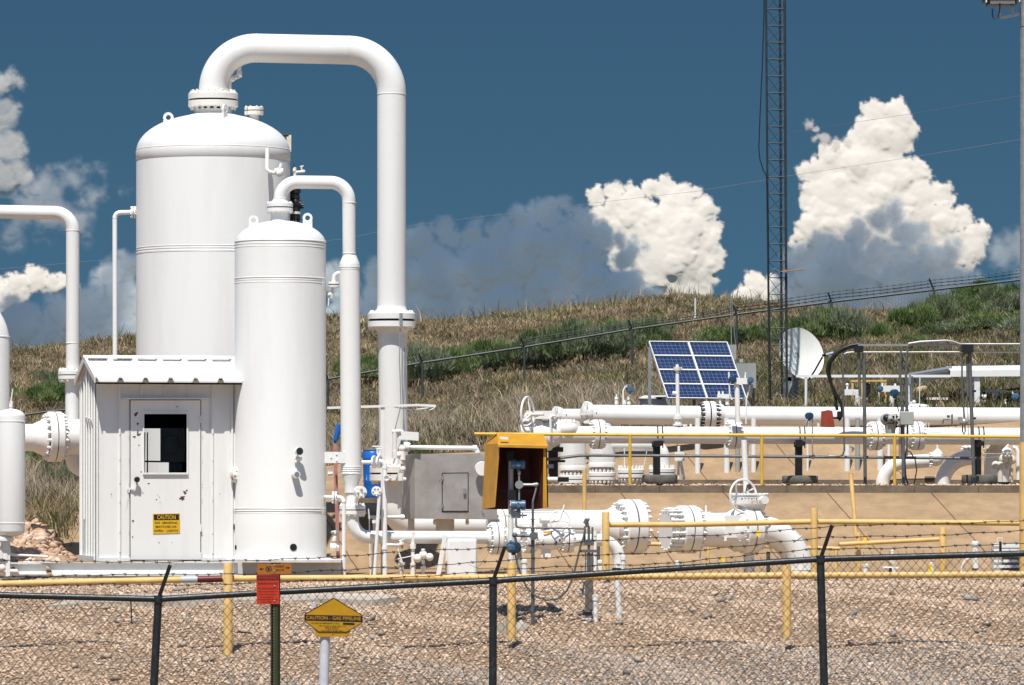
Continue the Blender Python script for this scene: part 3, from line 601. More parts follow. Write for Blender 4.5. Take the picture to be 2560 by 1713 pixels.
flange(t,q(699,519),Z,33.5*k,10*k,12,.014,WH,nut=.10)
for cxx,yy in ((634,551),(769,545)):
    b=M(); lug(b,q(cxx,yy),X,.10,12.5*k,.028,YV); b2=part(t,'lifting_eye',b,WH)
Rf=V((0,-Rs*.93,0))
def port(x,y,r,dark,ln=.10):
    off=x-cx; yy=-math.sqrt(max(Rs*Rs-(off*k)**2,0)); c=q(x,y)+V((0,yy,0)); nrm=V((off*k,yy,0)).normalized()
    return c,nrm
c,nrm=port(741,1187,8,0); b=M(); b.lathe(c-nrm*.02,nrm,[(9*k,0),(9*k,.12),(6.5*k,.12),(6.5*k,.10)],18,True); part(t,'drain_stub',b,WH)
b=M(); b.cyl(c+nrm*.101,c+nrm*.104,6*k); part(t,'stub_bore',b,GL)
c,nrm=port(745,1129,8,0); b=M(); b.cyl(c-nrm*.02,c+nrm*.1,3.5*k); b.cyl(c+nrm*.08,c+nrm*.125,10*k); b.cyl(c+nrm*.03+V((0,0,-.11)),c+nrm*.03+V((0,0,.0)),2.2*k); b.ball(c+nrm*.05+V((0,0,-.085)),6*k); b.cyl(c+nrm*.05+V((-.04,0,-.085)),c+nrm*.05+V((.055,0,-.085)),3*k); b.bar(c+nrm*.05+V((.03,0,-.1)),c+nrm*.05+V((.05,0,-.1)),.02,.03); part(t,'gauge_cock',b,WH)
b=M(); b.cyl(c+nrm*.125,c+nrm*.131,9*k); part(t,'gauge_face',b,mat('gauge_glass',(.03,.035,.035),.15))
b=M()
for x,y,r in ((738,1367,9),(593,1368,6),(588.5,1317,7)):
    b.cut(); c,nrm=port(x,y,r,1); b.cyl(c-nrm*.01,c+nrm*.012,r*k)
part(t,'vent_hole',b,HO)
c=q(588,1187)+V((0,-.15,0)); b=M(); b.ball(c+V((.02,0,0)),21*k,(.75,1,1)); b.nuts(c+V((.05,-.02,0)),V((.7,-.7,0)),14*k,3*k,.03,8); part(t,'side_flange',b,WR)
b=M(); b.box(q(838,1144)+V((0,-.1,0)),(56*k,.02,28*k)); b.nuts(q(838,1144)+V((0,-.11,0)),-YV,9*k,2.5*k,.012,3); part(t,'bracket_plate',b,WS)
b=M(); b.lathe(base+V((0,0,-.03)),Z,[(Rs*1.18,0),(Rs*1.18,.03),(Rs*1.01,.05)],64); part(t,'base_ring',b,WH)
# plinth
k=59./F
b=M(); b.box(P(728,1421,59.)+V((0,.1,0)),(252*k,1.5,43*k)); b.box(P(735,1401,59.)+V((0,.1,0)),(246*k,1.75,6*k)); single('plinth',b,CW,'white painted concrete plinth carrying the narrow vessel','plinth')
# --- arch pipe small
D=58.95; k=D/F; t=thing('overhead_pipe','slim white arch pipe from the top of the narrow vessel down to a fatter riser','pipe')
b=M(); b.tube(fillet([q(700,505),q(700,455),q(872,457),q(873,640)],[44*k,46*k],16),16.5*k,28); part(t,'arch_pipe',b,WH,60)
b=M(); weld(b,q(700,497),Z,16.5*k,.004); b.cut(); weld(b,q(751,456),X,16.5*k,.003); b.cut(); weld(b,q(873,507),Z,16.5*k); b.cut(); weld(b,q(873,634),Z,16.5*k); part(t,'weld_seam',b,WH,60); b=M(); b.lathe(q(699,510),Z,[(24*k,0),(20*k,6*k),(16*k,12*k)],28,False); b.cut()
b.lathe(q(874,676),Z,[(25.5*k,0),(25.5*k,12*k),(25*k,18*k),(20*k,30*k),(16.5*k,38*k)],32,False); weld(b,q(874,668),Z,25.5*k); weld(b,q(874,673),Z,25.5*k,.004); part(t,'reducer',b,WH,60)
b=M(); b.cyl(q(874,672),q(878,1184),25.5*k); b.lathe(q(879,1232),Z,[(18*k,0),(18*k,22*k),(24*k,40*k),(25.5*k,48*k)],32,False); part(t,'riser',b,WH,60)
b=M()
for y in (1167,1172,1177,1184): b.ring(q(878,y),Z,25.5*k,.006,32,6)
part(t,'seam_band',b,WH)
b=M(); b.cyl(q(880,1266),q(880,1214),15*k); b.ball(q(880,1218),15*k); part(t,'neck',b,WH)
flange(t,q(881,1275),Z,33*k,11*k,12,.012,WH,nut=.11,nh=.16)
QA=Pl(881,58.9,12); ka=58.9/F
b=M(); b.tube(fillet([QA(881,1285),QA(881,1343),QA(1216,1344)],46*ka,14),16*ka,28); part(t,'bottom_elbow',b,WH,60)
flange(t,QA(1240,1346),QA.a,41*ka,13*ka,16,.012,WH,nut=.075,nh=.12)
b=M(); b.lathe(QA(1216,1345),QA.a,[(16*ka,0),(17*ka,3*ka),(26*ka,9*ka)],28,False); part(t,'weld_neck',b,WH)
b=M(); c=q(903,1230)+V((0,-.25,0)); b.cyl(q(888,1258)+V((0,-.1,0)),c,4*k,6*k); b.cyl(c+V((-.02,.03,0)),c+V((.01,-.05,0)),15*k); b.nuts(c+V((.01,-.05,0)),V((.2,-1,0)),9*k,3.5*k,.03,4); part(t,'sample_flange',b,WH)
# side vent on riser
t=thing('vent_valve','small white elbow with a bolted flange on the fat riser beside the narrow vessel','valve')
b=M(); b.tube(fillet([q(852,682),q(836,686),q(834,705)],12*k,8),5.5*k,12); part(t,'elbow',b,WH,60); flange(t,q(834,712),Z,13*k,5*k,6,.012,WH,nut=.16)
b=M(); b.cyl(q(832,720),q(828,745),4*k); b.ball(q(825,737),6*k); b.cyl(q(822,745),q(821,765),2*k); part(t,'nipple',b,WR)
# wire bracket lines
# drain with small flange right of narrow vessel
t=thing('drain_pipe','thin white drain pipe leaving the narrow vessel near its foot and dropping to the ground','pipe')
b=M(); o=V((0,-.3,0)); b.tube(fillet([q(806,1243)+o*.2,q(862,1244)+o,q(862,1440)+o],14*k,8),5*k,12); b.ball(q(807,1242)+o*.3,7*k); b.cyl(q(862,1256)+o,q(862,1252)+o,6*k); part(t,'pipe',b,WH,60); flange(t,q(838,1244)+o*.7,X,15*k,4*k,6,.008,WH,nut=.17)
# ---- mid pipes
D=58.4; k=D/F; q=lambda x,y:P(x,y,D)
t=thing('sample_pipe','white pipe with twin flanges and a T handle before the blue drum','pipe')
b=M(); b.tube([q(904,1156),q(930,1156)],5*k,10); b.tube(fillet([q(945,1153),q(962,1155),q(962,1440)],12*k,8),6*k,12); b.cyl(q(962,1172),q(962,1166),7*k); b.cyl(q(962,1366),q(962,1374),8*k); part(t,'pipe',b,WH,60)
fx=V((1,-.45,0)).normalized()
for x in (936,948): b=M(); b.cyl(q(x,1155)-fx*.012,q(x,1155)+fx*.012,16*k); b.nuts(q(x,1155)-fx*.012,-fx,11*k,3*k,.014,6); part(t,'flange',b,WH)
b=M(); b.tube([q(946,1139),q(943,1132),q(943,1122),q(953,1122),q(953,1132),q(948,1139)],2.4*k,6); b.cyl(q(948,1138),q(948,1116),2*k); b.bar(q(931,1116),q(961,1116),.02,.018); part(t,'handle',b,WH)
b=M(); b.cyl(q(975,1196)+V((0,.1,0)),q(962,1196),5*k); b.lathe(q(967,1195),-YV,[(4*k,0),(4*k,.03),(7.5*k,.05),(7.5*k,.14),(5.5*k,.14),(5.5*k,.12)],16); part(t,'stub',b,WH)
b=M(); b.tube([q(962,1362),q(1000,1363)],4*k,8); b.ball(q(1004,1361),7*k); b.cyl(q(1002,1352),q(1006,1372),2.4*k); b.cyl(q(998,1353),q(1010,1349),1.8*k); part(t,'side_cock',b,WR)
t=thing('bleed_pipe','slanting thin white pipe with a round top flange near the blue drum','pipe')
o=V((0,-.15,0)); b=M(); b.tube(fillet([q(944,1224)+o,q(950,1226)+o,q(937,1440)+o],8*k,6),4.6*k,10); b.cyl(q(937,1300)+o,q(937,1308)+o,6*k); part(t,'pipe',b,WH,60)
b=M(); b.cyl(q(942,1228)+o,q(942,1228)+o+V((.0,-.03,0)),12.5*k); b.nuts(q(942,1228)+o+V((0,-.03,0)),-YV,8*k,2.5*k,.014,6); part(t,'flange',b,WH)
b=M(); b.bar(P(957,1016,61.),P(957,1440,61.),.05,.04,YV); single('angle_post',b,WS,'upright white angle iron post under the thin horizontal bar right of the narrow vessel','post')
b=M(); b.bar(P(818,1020,61.),P(1040,1013,61.),.07,.03,Z); b.bar(P(1038,1012.5,61.),P(1090,1015,61.),.02,.03,Z); t=thing('cable_bar','thin white horizontal bar with loose wire loops crossing behind the fat riser','bar'); part(t,'bar',b,WS)
b=M(); b.tube([P(975+i*115/10,1015+math.sin(i/10*PI)*9,61.) for i in range(11)],.006,5); b.cut(); b.tube([P(1010+i*7.8,1019+math.sin(i/10*PI)*13,61.05) for i in range(11)],.006,5); part(t,'wire_loop',b,WS)
b=M(); b.tube([P(920,1293,60.5),P(1012,1293,60.5)],4.5*k,10); b.tube([P(936,1294,60.5),P(936,1312,60.5),P(934,1440,60.5)],4*k,8); b.cyl(P(1002,1293,60.5),P(1010,1293,60.5),7*k); single('heater_feed_pipe',b,WH,'short thin white pipe entering the lower left corner of the steel box','pipe')
b=M(); b.tube([P(921,1272,58.9),P(923,1290,58.9),P(926,1440,58.9)],1.5*k,5); b.tube([P(992,1366,58.9),P(1006,1408,58.9)],2*k,5); b.tube([P(984,1400,58.9),P(1040,1388,58.9)],1.2*k,5); single('tubing_run',b,WS,'loose hair thin white tubing near the ground left of the white box','tubing')
b=M(); b.cyl(P(1004,1440,59),P(1004,1412,59),6*k); b.cyl(P(1004,1412,59),P(1004,1406,59),9*k); b.cyl(P(1000,1406,59),P(998,1396,59),3*k); single('ground_stub',b,WR,'short rusty stub poking out of the slab left of the white box','pipe')
t=thing('gas_manifold','small white manifold with two round caps on a rusty stem below the steel box','valve')
b=M(); b.cyl(P(1032,1440,59),P(1032,1330,59),5*k); b.cyl(P(1032,1408,59),P(1032,1440,59),7*k); b.cyl(P(1032,1360,59),P(1032,1372,59),8*k); part(t,'rusty_stem',b,WR)
b=M(); b.cyl(P(1036,1394,59),P(1080,1392,59),5*k); b.ball(P(1044,1396,58.9),11*k); b.ball(P(1058,1388,58.9),11*k); b.ball(P(1074,1393,58.9),10*k); b.cyl(P(1058,1400,59),P(1058,1440,59),4*k); b.cyl(P(1058,1416,59),P(1058,1424,59),7*k); b.cyl(P(1058,1380,59),P(1058,1372,59),5*k); part(t,'manifold',b,WH)
# red pole and blue sleeve
t=thing('marker_pole','faded red pole with a blue sleeve on top between the narrow vessel and the riser','pole')
b=M(); b.bar(P(837,1105,61.5),P(846,1410,61.5),.045,.03,YV); part(t,'pole',b,PK); b=M(); b.cyl(P(838,1102,61.5),P(850,1062,61.5),7*k,8.5*k); b.cyl(P(838,1102,61.5),P(836,1108,61.5),4*k); part(t,'sleeve',b,BB)
t=thing('gate_valve','small rusty gate valve with a round white handwheel near the foot of the red pole','valve')
b=M(); b.cyl(P(826,1368,59),P(848,1368,59),10*k); b.cyl(P(838,1372,59),P(838,1336,59),6*k); b.cyl(P(838,1344,59),P(838,1352,59),9*k); part(t,'body',b,WR); b=M(); b.wheel(P(839,1331,59),V((0,.25,1)),10.5*k,2*k,4); part(t,'handwheel',b,WH)
b=M(); b.cyl(P(820,1185,62),P(832,1184,62),5*k); b.cyl(P(823,1177,62),P(823,1184,62),4*k); single('capped_stub',b,WH,'small white capped stub beside the narrow vessel above the concrete crest','cap')
# blue drum
D=66.6; k=D/F; t=thing('blue_drum','bright blue plastic drum standing behind the white pipes left of the steel box','drum')
c=P(935,1246,D); r=25*k; h=121*k; prof=[(r*.9,0),(r*.97,.02),(r,.05),(r,h*.33),(r*1.03,h*.35),(r*1.03,h*.37),(r,h*.39),(r,h*.8),(r*1.03,h*.82),(r*1.03,h*.84),(r,h*.86),(r*.98,h*.95),(r*.9,h*.97),(r*.9,h)]
b=M(); b.lathe(c,V((-.03,0,1)),prof,36); part(t,'body',b,BB)
b=M(); b.lathe(c+V((-.02,0,h)),V((-.03,0,1)),[(r*.88,-.005),(r*.93,0),(r*.93,.015),(r*.8,.018)],36); part(t,'lid',b,GL)
b=M(); b.box(c+V((-r*.80,-r*.62,h*.47)),(.05,.006,.17),V((.62,-.78,0)).normalized(),V((.78,.62,0)).normalized(),Z); part(t,'label',b,WS)
b=M(); b.box(P(940,1251,D-.1),(120*k,.8,12*k)); single('drum_pad',b,CK,'dark concrete ledge under the blue drum','ledge')
# ---- stainless box
Qb=Pl(1037,60.5,6); kb=60.5/F
t=thing('heater_box','stainless steel box with a hinged inspection door behind the yellow instrument hood','cabinet')
A=[Qb(1037,1135),Qb(1243,1135),Qb(1243,1299),Qb(1037,1297)]; b=M(); b.plate(A,Qb.b*.85); bo=part(t,'casing',b,ST,20)
B0=[Qb(1037,1135),Qb(1037,1297),Qb(1012,1299,.35),Qb(1012,1140,.35)]; b=M(); b.plate(B0,Qb.b*.3+V((.0,0,0))); part(t,'end_panel',b,ST,20)
dr=M(); dr.plate([Qb(1107,1185,-.004),Qb(1169,1184,-.004),Qb(1169,1277,-.004),Qb(1107,1277,-.004)],-Qb.b*.012); d_=part(t,'door',dr,ST,20)
b=M(); 
for y in (1196,1265): b.cut(); b.cyl(Qb(1106,y-6,-.02),Qb(1106,y+6,-.02),2.2*kb); b.nuts(Qb(1103,y,-.02),-YV,5*kb,1.2*kb,.01,4)
part(d_,'hinge',b,GL); b=M(); b.box(Qb(1161,1228,-.035),(.035,.03,.07)); part(d_,'latch',b,GL)
b=M(); fr_=[Qb(1105.5,1183,-.003),Qb(1170.5,1182,-.003),Qb(1170.5,1279,-.003),Qb(1105.5,1279,-.003)]
for i in range(4): b.bar(fr_[i],fr_[(i+1)%4],.008,.006)
part(t,'door_gap',b,GK)
b=M(); b.box(Qb(1118,1318,.3),(46*kb,.2,42*kb)); b.cut(); b.box(Qb(1033,1322,.3),(16*kb,.15,50*kb)); part(t,'support',b,CR)
b=M()
for x in (1089,1170): b.cut(); b.cyl(Qb(x,1298,.1),Qb(x,1312,.1),4*kb); b.ball(Qb(x,1306,.1),5*kb)
part(t,'drain_cock',b,WR)
b=M(); b.lathe(Qb(1203,1172,-.14),Qb.b,[(17*kb,0),(18.5*kb,.03),(18.5*kb,.06),(6*kb,.07),(6*kb,.13)],28); part(t,'round_cover',b,WH)
t=thing('gas_line','thin white pipe running above the steel box and bending down at its right end','pipe')
b=M(); b.tube(fillet([Qb(1012,1118,.2),Qb(1195,1120,.2),Qb(1199,1138,.2)],7*kb,6),5.5*kb,12); b.cyl(Qb(1186,1120,.2),Qb(1196,1120,.2),7.5*kb); b.cyl(Qb(1198,1126,.2),Qb(1198,1132,.2),7.5*kb); part(t,'pipe',b,WH,60)
b=M(); b.cyl(Qb(1013,1117,.2),Qb(1026,1117,.2),12*kb); b.nuts(Qb(1026,1117,.2),X,8*kb,3*kb,.02,6); part(t,'flange',b,WH)
t=thing('regulator','rusty white gas regulator and filter stack at the upper left corner of the steel box','valve')
b=M(); b.cyl(Qb(985,1130,-.1),Qb(985,1080,-.1),5.5*kb); b.cyl(Qb(986,1146,-.1),Qb(986,1128,-.1),8*kb); b.cyl(Qb(979,1080,-.1),Qb(1000,1078,-.1),5*kb); b.ball(Qb(996,1138,-.1),9*kb); b.ball(Qb(1004,1122,-.1),9*kb); b.cyl(Qb(1004,1150,-.1),Qb(1004,1112,-.1),9*kb,6*kb); b.cyl(Qb(1000,1150,-.1),Qb(1000,1160,-.1),7*kb); b.ball(Qb(1005,1173,-.1),8*kb); b.cyl(Qb(1000,1182,-.1),Qb(1000,1202,-.1),8*kb); b.cyl(Qb(1002,1197,-.1),Qb(1013,1199,-.1),5*kb); part(t,'body',b,WR)
b=M(); b.cyl(Qb(1003,1112,-.1),Qb(1003,1102,-.1),2.5*kb); part(t,'knob',b,GN)
b=M(); b.box(Qb(1021,1090,-.05),(50*kb,.12,21*kb),(X*.996+Z*-.07)); b.box(Qb(1000,1084,-.05),(16*kb,.08,20*kb)); part(t,'cover_box',b,WS)
b=M(); b.box(P(1155,1394,58.6),(74*59/F,.45,94*58.6/F)); bv=single('white_cabinet',b,WS,'plain white rectangular cabinet standing on the slab in front of the flanged pipe','cabinet')
m_=bv.modifiers.new('bevel','BEVEL'); m_.width=.03; m_.segments=3
b=M(); b.bar(P(1113,1338,58.9),P(1095,1442,58.9),.055,.03,YV); b.bar(P(1118,1345,59.1),P(1116,1442,59.1),.03,.03,YV); single('brace_strut',b,WS,'slanted white strut leaning against the left side of the white cabinet','strut')
# ================= LEFT SIDE =================
D=62.; k=D/F; q=lambda x,y:P(x,y,D)
t=thing('arch_riser','thick white riser cut by the left edge of the picture, behind the little tank','pipe')
b=M(); b.tube(fillet([q(-420,752),q(-12,752),q(-11,1400)],108*k,20),36*k,40); part(t,'pipe',b,WH,60)
b=M(); weld(b,q(-12,842),Z,36*k); part(t,'weld_seam',b,WH)
D=66.; k=D/F
t=thing('overhead_pipe','medium white pipe from the left edge turning down to a flange behind the shed','pipe')
b=M(); b.tube(fillet([q(-300,524),q(182,533),q(182,928)],46*k,16),17*k,30); part(t,'arch_pipe',b,WH,60)
b=M(); weld(b,q(182,577),Z,17*k); b.cut(); weld(b,q(181,858),Z,17*k); part(t,'weld_seam',b,WH,60); b=M(); b.lathe(q(181,932),Z,[(24*k,0),(19*k,5*k),(17*k,12*k)],30,False); part(t,'weld_neck',b,WH)
flange(t,q(181,938),Z,36*k,10*k,12,.014,WH,nut=.11,nh=.2)
b=M(); b.tube(fillet([q(181,948),q(181,1165),q(240,1190)],30*k,8),18*k,30); part(t,'drop_pipe',b,WH,60)
Ql=Pl(95,65.5,16); kl=65.5/F
t=thing('header_pipe','fat white horizontal pipe with a big flange between the little tank and the shed','pipe')
b=M(); b.lathe(Ql(50,1094),Ql.a,[(34*kl,0),(34*kl,32*kl),(44*kl,54*kl),(50*kl,66*kl)],36); b.cyl(Ql(144,1092),Ql(215,1092),44*kl); part(t,'pipe',b,WH,60)
flange(t,Ql(136,1092),Ql.a,63*kl,17*kl,18,.014,WH,nut=.085,nh=.14)
D=57.; k=D/F
t=thing('bottle_tank','small rounded white tank at the left edge with a bent fitting on top','tank')
b=M(); r=36*k; prof=[]; cy=q(27,1342); hh=(1342-1022)*k
for i in range(0,9): a=PI/2*i/8; prof.append((max(r*math.sin(a),.001),(1-math.cos(a))*r*.42))
for i in range(0,9): a=PI/2*i/8; prof.append((max(r*math.cos(a),.001),hh-r*.55+r*.55*math.sin(a)))
b.lathe(cy,Z,prof,40,False); part(t,'shell',b,WH,60)
b=M(); b.ring(q(27,1054),Z,r,.005,40); b.cut(); b.ring(q(27,1308),Z,r,.006,40); part(t,'seam_band',b,WH)
b=M(); b.cyl(q(27,1026),q(27,1010),4*k); b.cyl(q(27,1008),q(32,972),2*k,1.6*k); b.cyl(q(27,1018),q(29,1003),5*k); part(t,'fitting',b,WR)
b=M(); b.lathe(q(10,1352),Z,[(26*k,0),(26*k,7*k),(18*k,12*k),(16*k,16*k)],24); b.nuts(q(10,1352),-Z,20*k,3*k,.02,10); b.cyl(q(12,1352),q(14,1400),10*k); b.bar(q(20,1350),q(20,1442),.05,.05,YV); part(t,'outlet',b,WH)
t=thing('drain_valve','cluster of small white valves and stubs under the little tank at the lower left','valve')
b=M(); b.cyl(q(2,1366),q(2,1396),12*k); b.cyl(q(-4,1392),q(14,1392),9*k); b.ball(q(5,1420),10*k); b.tube([q(10,1376),q(18,1378),q(18,1388),q(10,1390)],1.6*k,5); b.cyl(q(-10,1405),q(20,1407),4*k); part(t,'body',b,WR)
b=M(); b.tube([q(10,1386),q(120,1392)],3.2*k,8); part(t,'lever_pipe',b,WH)
b=M(); b.cyl(P(9,1428,59.5),P(58,1429,59.5),6*k); b.cyl(P(-20,1441,59.5),P(70,1440,59.5),4*k); b.ball(P(76,1408,59.5),8*k); single('ground_pipe',b,WH,'short white pipes lying at ground level left of the skid end','pipe')
# skid
Qs=Pl(240,58.5,13); ks=58.5/F
def skid(x0,x1,y0,y1,off,lbl):
    b=M(); cut=[]
    for i in range(9):
        a=PI/2*i/8; cut.append(Qs(x0+ (1-math.cos(a))*0+ math.sin(a)*34, y0+5+(y1-y0-8)*(1-math.cos(a)),off))
    b.plate([Qs(x1,y0+4,off)]+[Qs(x0,y0+4,off)]+cut[1:]+[Qs(x1,y1-3,off)],Qs.b*.014)
    b.bar(Qs(x0-2,y0+1,off-.02),Qs(x1,y0+1,off-.02),.05,.018,Z); b.bar(Qs(x0+34,y1-1,off-.05),Qs(x1,y1-1,off-.05),.10,.022,Z)
    single('skid_beam',b,WS,lbl,'beam')
skid(92,605,1403,1438,-.16,'front white steel skid beam with a curved cut end, under the shed')
skid(36,140,1410,1440,.9,'rear white skid beam showing its curved end left of the front one')
b=M(); b.box(P(300,1448,58.9),(5.2,1.5,.09)); b.box(P(20,1447,58.6),(2.2,1.0,.08)); single('skid_shadow_strip',b,CK,'low dark strip standing for the shadow under the skid beams','shadow strip')  # dark boxes in kerb colour stand for the shadow below the skid
# ---- shed
t=thing('equipment_shed','small white metal shed with a ribbed gable roof and a door with a window','shed')
q=Qs; W_=(583-240)*ks/math.cos(R(13)); 
yb=1402; yt=950
a_,b_,u_=Qs.a,Qs.b,Z
O=q(240,yb); HT=(yb-yt)*ks; DEP=1.32
def wp(x,y,off=0): return q(x,y,off)
def quad(b,x0,y0,x1,y1,th=.03,off=0): b.plate([q(x0,y0,off),q(x1,y0,off),q(x1,y1,off),q(x0,y1,off)],Qs.b*th)
b=M(); quad(b,240,yt,325,yb); quad(b,501.5,yt,583,yb); quad(b,325,yt,501.5,1000)
for x in (243,299,354,413,472,531,580):
    y1=yb if x<320 or x>505 else 994
    b.bar(q(x,yt+2,-.012),q(x,y1,-.012),.022,.03,YV)
b.bar(q(240,yb-3,-.01),q(325,yb-3,-.01),.02,.05,Z); b.bar(q(501,yb-3,-.01),q(583,yb-3,-.01),.02,.05,Z)
part(t,'front_wall',b,WS,25)
b=M(); b.plate([O,O+b_*DEP,O+b_*DEP+u_*HT,O+b_*DEP/2+u_*(HT+.24),O+u_*HT],a_*.02)
for s in (.03,.20,.37,.54,.71,.88,.97):
    pp=O+b_*(DEP*s)-a_*.014; b.bar(pp,pp+u_*(HT+.24*(1-abs(s-.5)*2)-.04),.022,.035,YV) if s!=.71 else b.bar(pp+u_*.5,pp+u_*HT,.022,.035,YV)
b.bar(O-a_*.03+b_*.2+u_*1.72,O-a_*.03+b_*.75+u_*1.76,.012,.02,Z); b.bar(O-a_*.02+u_*.03,O-a_*.02+b_*DEP+u_*.03,.02,.05,Z)
part(t,'side_wall',b,WS,25)
O2=O+a_*W_; b=M(); b.plate([O2,O2+b_*DEP,O2+b_*DEP+u_*HT,O2+b_*DEP/2+u_*(HT+.24),O2+u_*HT],-a_*.02); part(t,'side_wall',b,WS,25)
# rear wall with a window opening on the left
b=M(); OB=O+b_*DEP
def rq(s0,z0,s1,z1): b.plate([OB+a_*s0+u_*z0,OB+a_*s1+u_*z0,OB+a_*s1+u_*z1,OB+a_*s0+u_*z1],b_*.02)
w0,w1,wz0,wz1=.66,1.17,1.05,1.63
rq(0.03,0,w0,HT); rq(w1,0,W_-.03,HT); rq(w0,0,w1,wz0); rq(w0,wz1,w1,HT); part(t,'rear_wall',b,WS,25)
b=M(); OI=O+b_*(DEP-.012)
def rq2(s0,z0,s1,z1): b.plate([OI+a_*s0+u_*z0,OI+a_*s1+u_*z0,OI+a_*s1+u_*z1,OI+a_*s0+u_*z1],b_*.004)
rq2(0.03,0,w0,HT); rq2(w1,0,W_-.03,HT); rq2(w0,0,w1,wz0); rq2(w0,wz1,w1,HT)
b.plate([O+a_*.022+b_*.05+u_*.05,O+a_*.022+b_*(DEP-.05)+u_*.05,O+a_*.022+b_*(DEP-.05)+u_*(HT-.02),O+a_*.022+b_*.05+u_*(HT-.02)],a_*.004)
b.plate([O2-a_*.03+b_*.05+u_*.05,O2-a_*.03+b_*(DEP-.05)+u_*.05,O2-a_*.03+b_*(DEP-.05)+u_*(HT-.02),O2-a_*.03+b_*.05+u_*(HT-.02)],-a_*.004)
b.plate([O+a_*.04+b_*.04+u_*(HT-.01),O2-a_*.04+b_*.04+u_*(HT-.01),O2-a_*.04+b_*(DEP-.03)+u_*(HT-.01),O+a_*.04+b_*(DEP-.03)+u_*(HT-.01)],u_*.004)
b.plate([O+a_*.04+b_*.04+u_*.02,O2-a_*.04+b_*.04+u_*.02,O2-a_*.04+b_*(DEP-.03)+u_*.02,O+a_*.04+b_*(DEP-.03)+u_*.02],u_*.004); part(t,'shade_lining',b,LN,20)  # added dark sheets paint the inside of the shed as deep shade
b=M(); b.box(q(447,1112,.45),(.30,.2,.42)); b.box(q(455,1172,.5),(.16,.12,.3)); b.cyl(q(440,1110,.33),q(440,1110,.30),.1); part(t,'instrument',b,BK)
b=M(); b.bar(q(377,1080,.5),q(375,1185,.5),.02,.02,YV); b.bar(q(384,1080,.5),q(384,1185,.5),.015,.015,YV); b.bar(q(360,1153,.5),q(445,1154,.5),.02,.02); part(t,'inner_rack',b,BK)
# door
dd=thing; b=M(); of=-.012
for (x0,y0,x1,y1) in ((326,1001,359,1399),(467,1001,500.5,1399),(359,1001,467,1034),(359,1184,467,1399)): quad(b,x0,y0,x1,y1,.03,of)
door=part(t,'door',b,WS,25)
b=M()
for p0,p1 in (((357,1033),(469,1033)),((357,1184),(469,1184))): b.bar(q(*p0,of-.012),q(*p1,of-.012),.03,.022,Z)
for p0,p1 in (((358,1033),(358,1184)),((468,1033),(468,1184))): b.bar(q(*p0,of-.010),q(*p1,of-.010),.018,.018,YV)
part(door,'window_frame',b,WS)
gm=bpy.data.materials.new('window_glass'); gm.use_nodes=True; g_=gm.node_tree.nodes['Principled BSDF']; g_.inputs['Transmission Weight'].default_value=1; g_.inputs['Roughness'].default_value=.0; g_.inputs['IOR'].default_value=1.02; g_.inputs['Base Color'].default_value=(.85,.88,.88,1); g_.inputs['Specular IOR Level'].default_value=.4
b=M(); quad(b,359,1034,467,1184,.004,.004); part(door,'window_pane',b,gm)
b=M(); b.cyl(q(340,1199,of-.001),q(340,1199,of-.05),3*ks); b.lathe(q(340,1199,of-.045),-Qs.b,[(4*ks,0),(7*ks,.01),(7.4*ks,.03),(5*ks,.045)],16); part(door,'knob',b,BK)
b=M(); b.box(q(328,1222,-.03),(22*ks,.02,.02)); b.cyl(q(322,1218,-.03),q(322,1232,-.03),2*ks); b.box(q(335,1222,-.035),(.02,.02,.05)); b.tube([q(318,1232,-.03),q(315,1258,-.03)],.002,4); part(door,'hasp',b,WS)
b=M()
for y in (1048,1320,1390): b.cut(); b.cyl(q(501.5,y-9,-.02),q(501.5,y+9,-.02),2*ks)
part(door,'hinge',b,WS)
b=M(); b.bar(q(304,997,-.05),q(523,997,-.05),.075,.018,Z); part(t,'drip_strip',b,WS)
b=M(); b.bar(q(324.7,1000,-.004),q(324.7,1401,-.004),.006,.012,YV); b.bar(q(501.8,1000,-.004),q(501.8,1401,-.004),.006,.012,YV); b.bar(q(325,999.6,-.004),q(501,999.6,-.004),.006,.012,Z); b.bar(q(327,1400.6,-.012),q(500,1400.6,-.012),.02,.012,Z); part(t,'door_gap',b,GK)
b=M(); rg=random.Random(3)
for x in (299,531,322.5,505):
    for y in (1090,1150,1210,1255,1330,1385): b.nuts(q(x,y+rg.uniform(-5,5),-.014 if x in(322.5,505) else -.03),-YV,0.0001,.006,.006,1)
part(t,'rivet',b,GL)
def chip(b,x,y,r,sd,off=-.0165,sx=1,rotd=0):
    rg=random.Random(sd); n=12; vs=[]
    for i in range(n):
        a=2*PI*i/n; rr=r*rg.uniform(.35,1.15); dx=math.cos(a)*rr*sx; dy=math.sin(a)*rr
        c_,s_=math.cos(rotd),math.sin(rotd); vs.append(q(x+dx*c_-dy*s_,y+dx*s_+dy*c_,off))
    b.add(vs,[tuple(range(n))])
b=M()
for x,y,r,sx,ro in ((338,1036,7,.6,.8),(344,1060,3,1,0),(344,1081,4,.8,0),(347,1087,6,.6,1),(335,1092,3.5,1.5,0),(347,1113,2,1,0),(443,1017,2,1.2,0),(461,1232,7,.5,-.6),(455,1245,6,1.2,0),(466,1227,3,1,0),(332,1303,3,1,0),(331,1343,2,1,0),(372,1209,2,1.5,0),(357,1233,1.6,1,0),(391,1249,2.2,1,0),(398,1243,1.3,1,0),(400,1256,1.2,1,0),(394,1238,1,1,0),(397,1357,1.8,1,0),(430,1357,1.4,1,0),(353,1180,1.8,1,0),(278,1236,1.4,1,0),(549,1235,1.3,1,0)):
    b.cut(); chip(b,x,y,r*1.15,int(x*7+y),-.0455 if False else of-.0018,sx,ro)
part(door,'paint_chip',b,CHP,0)
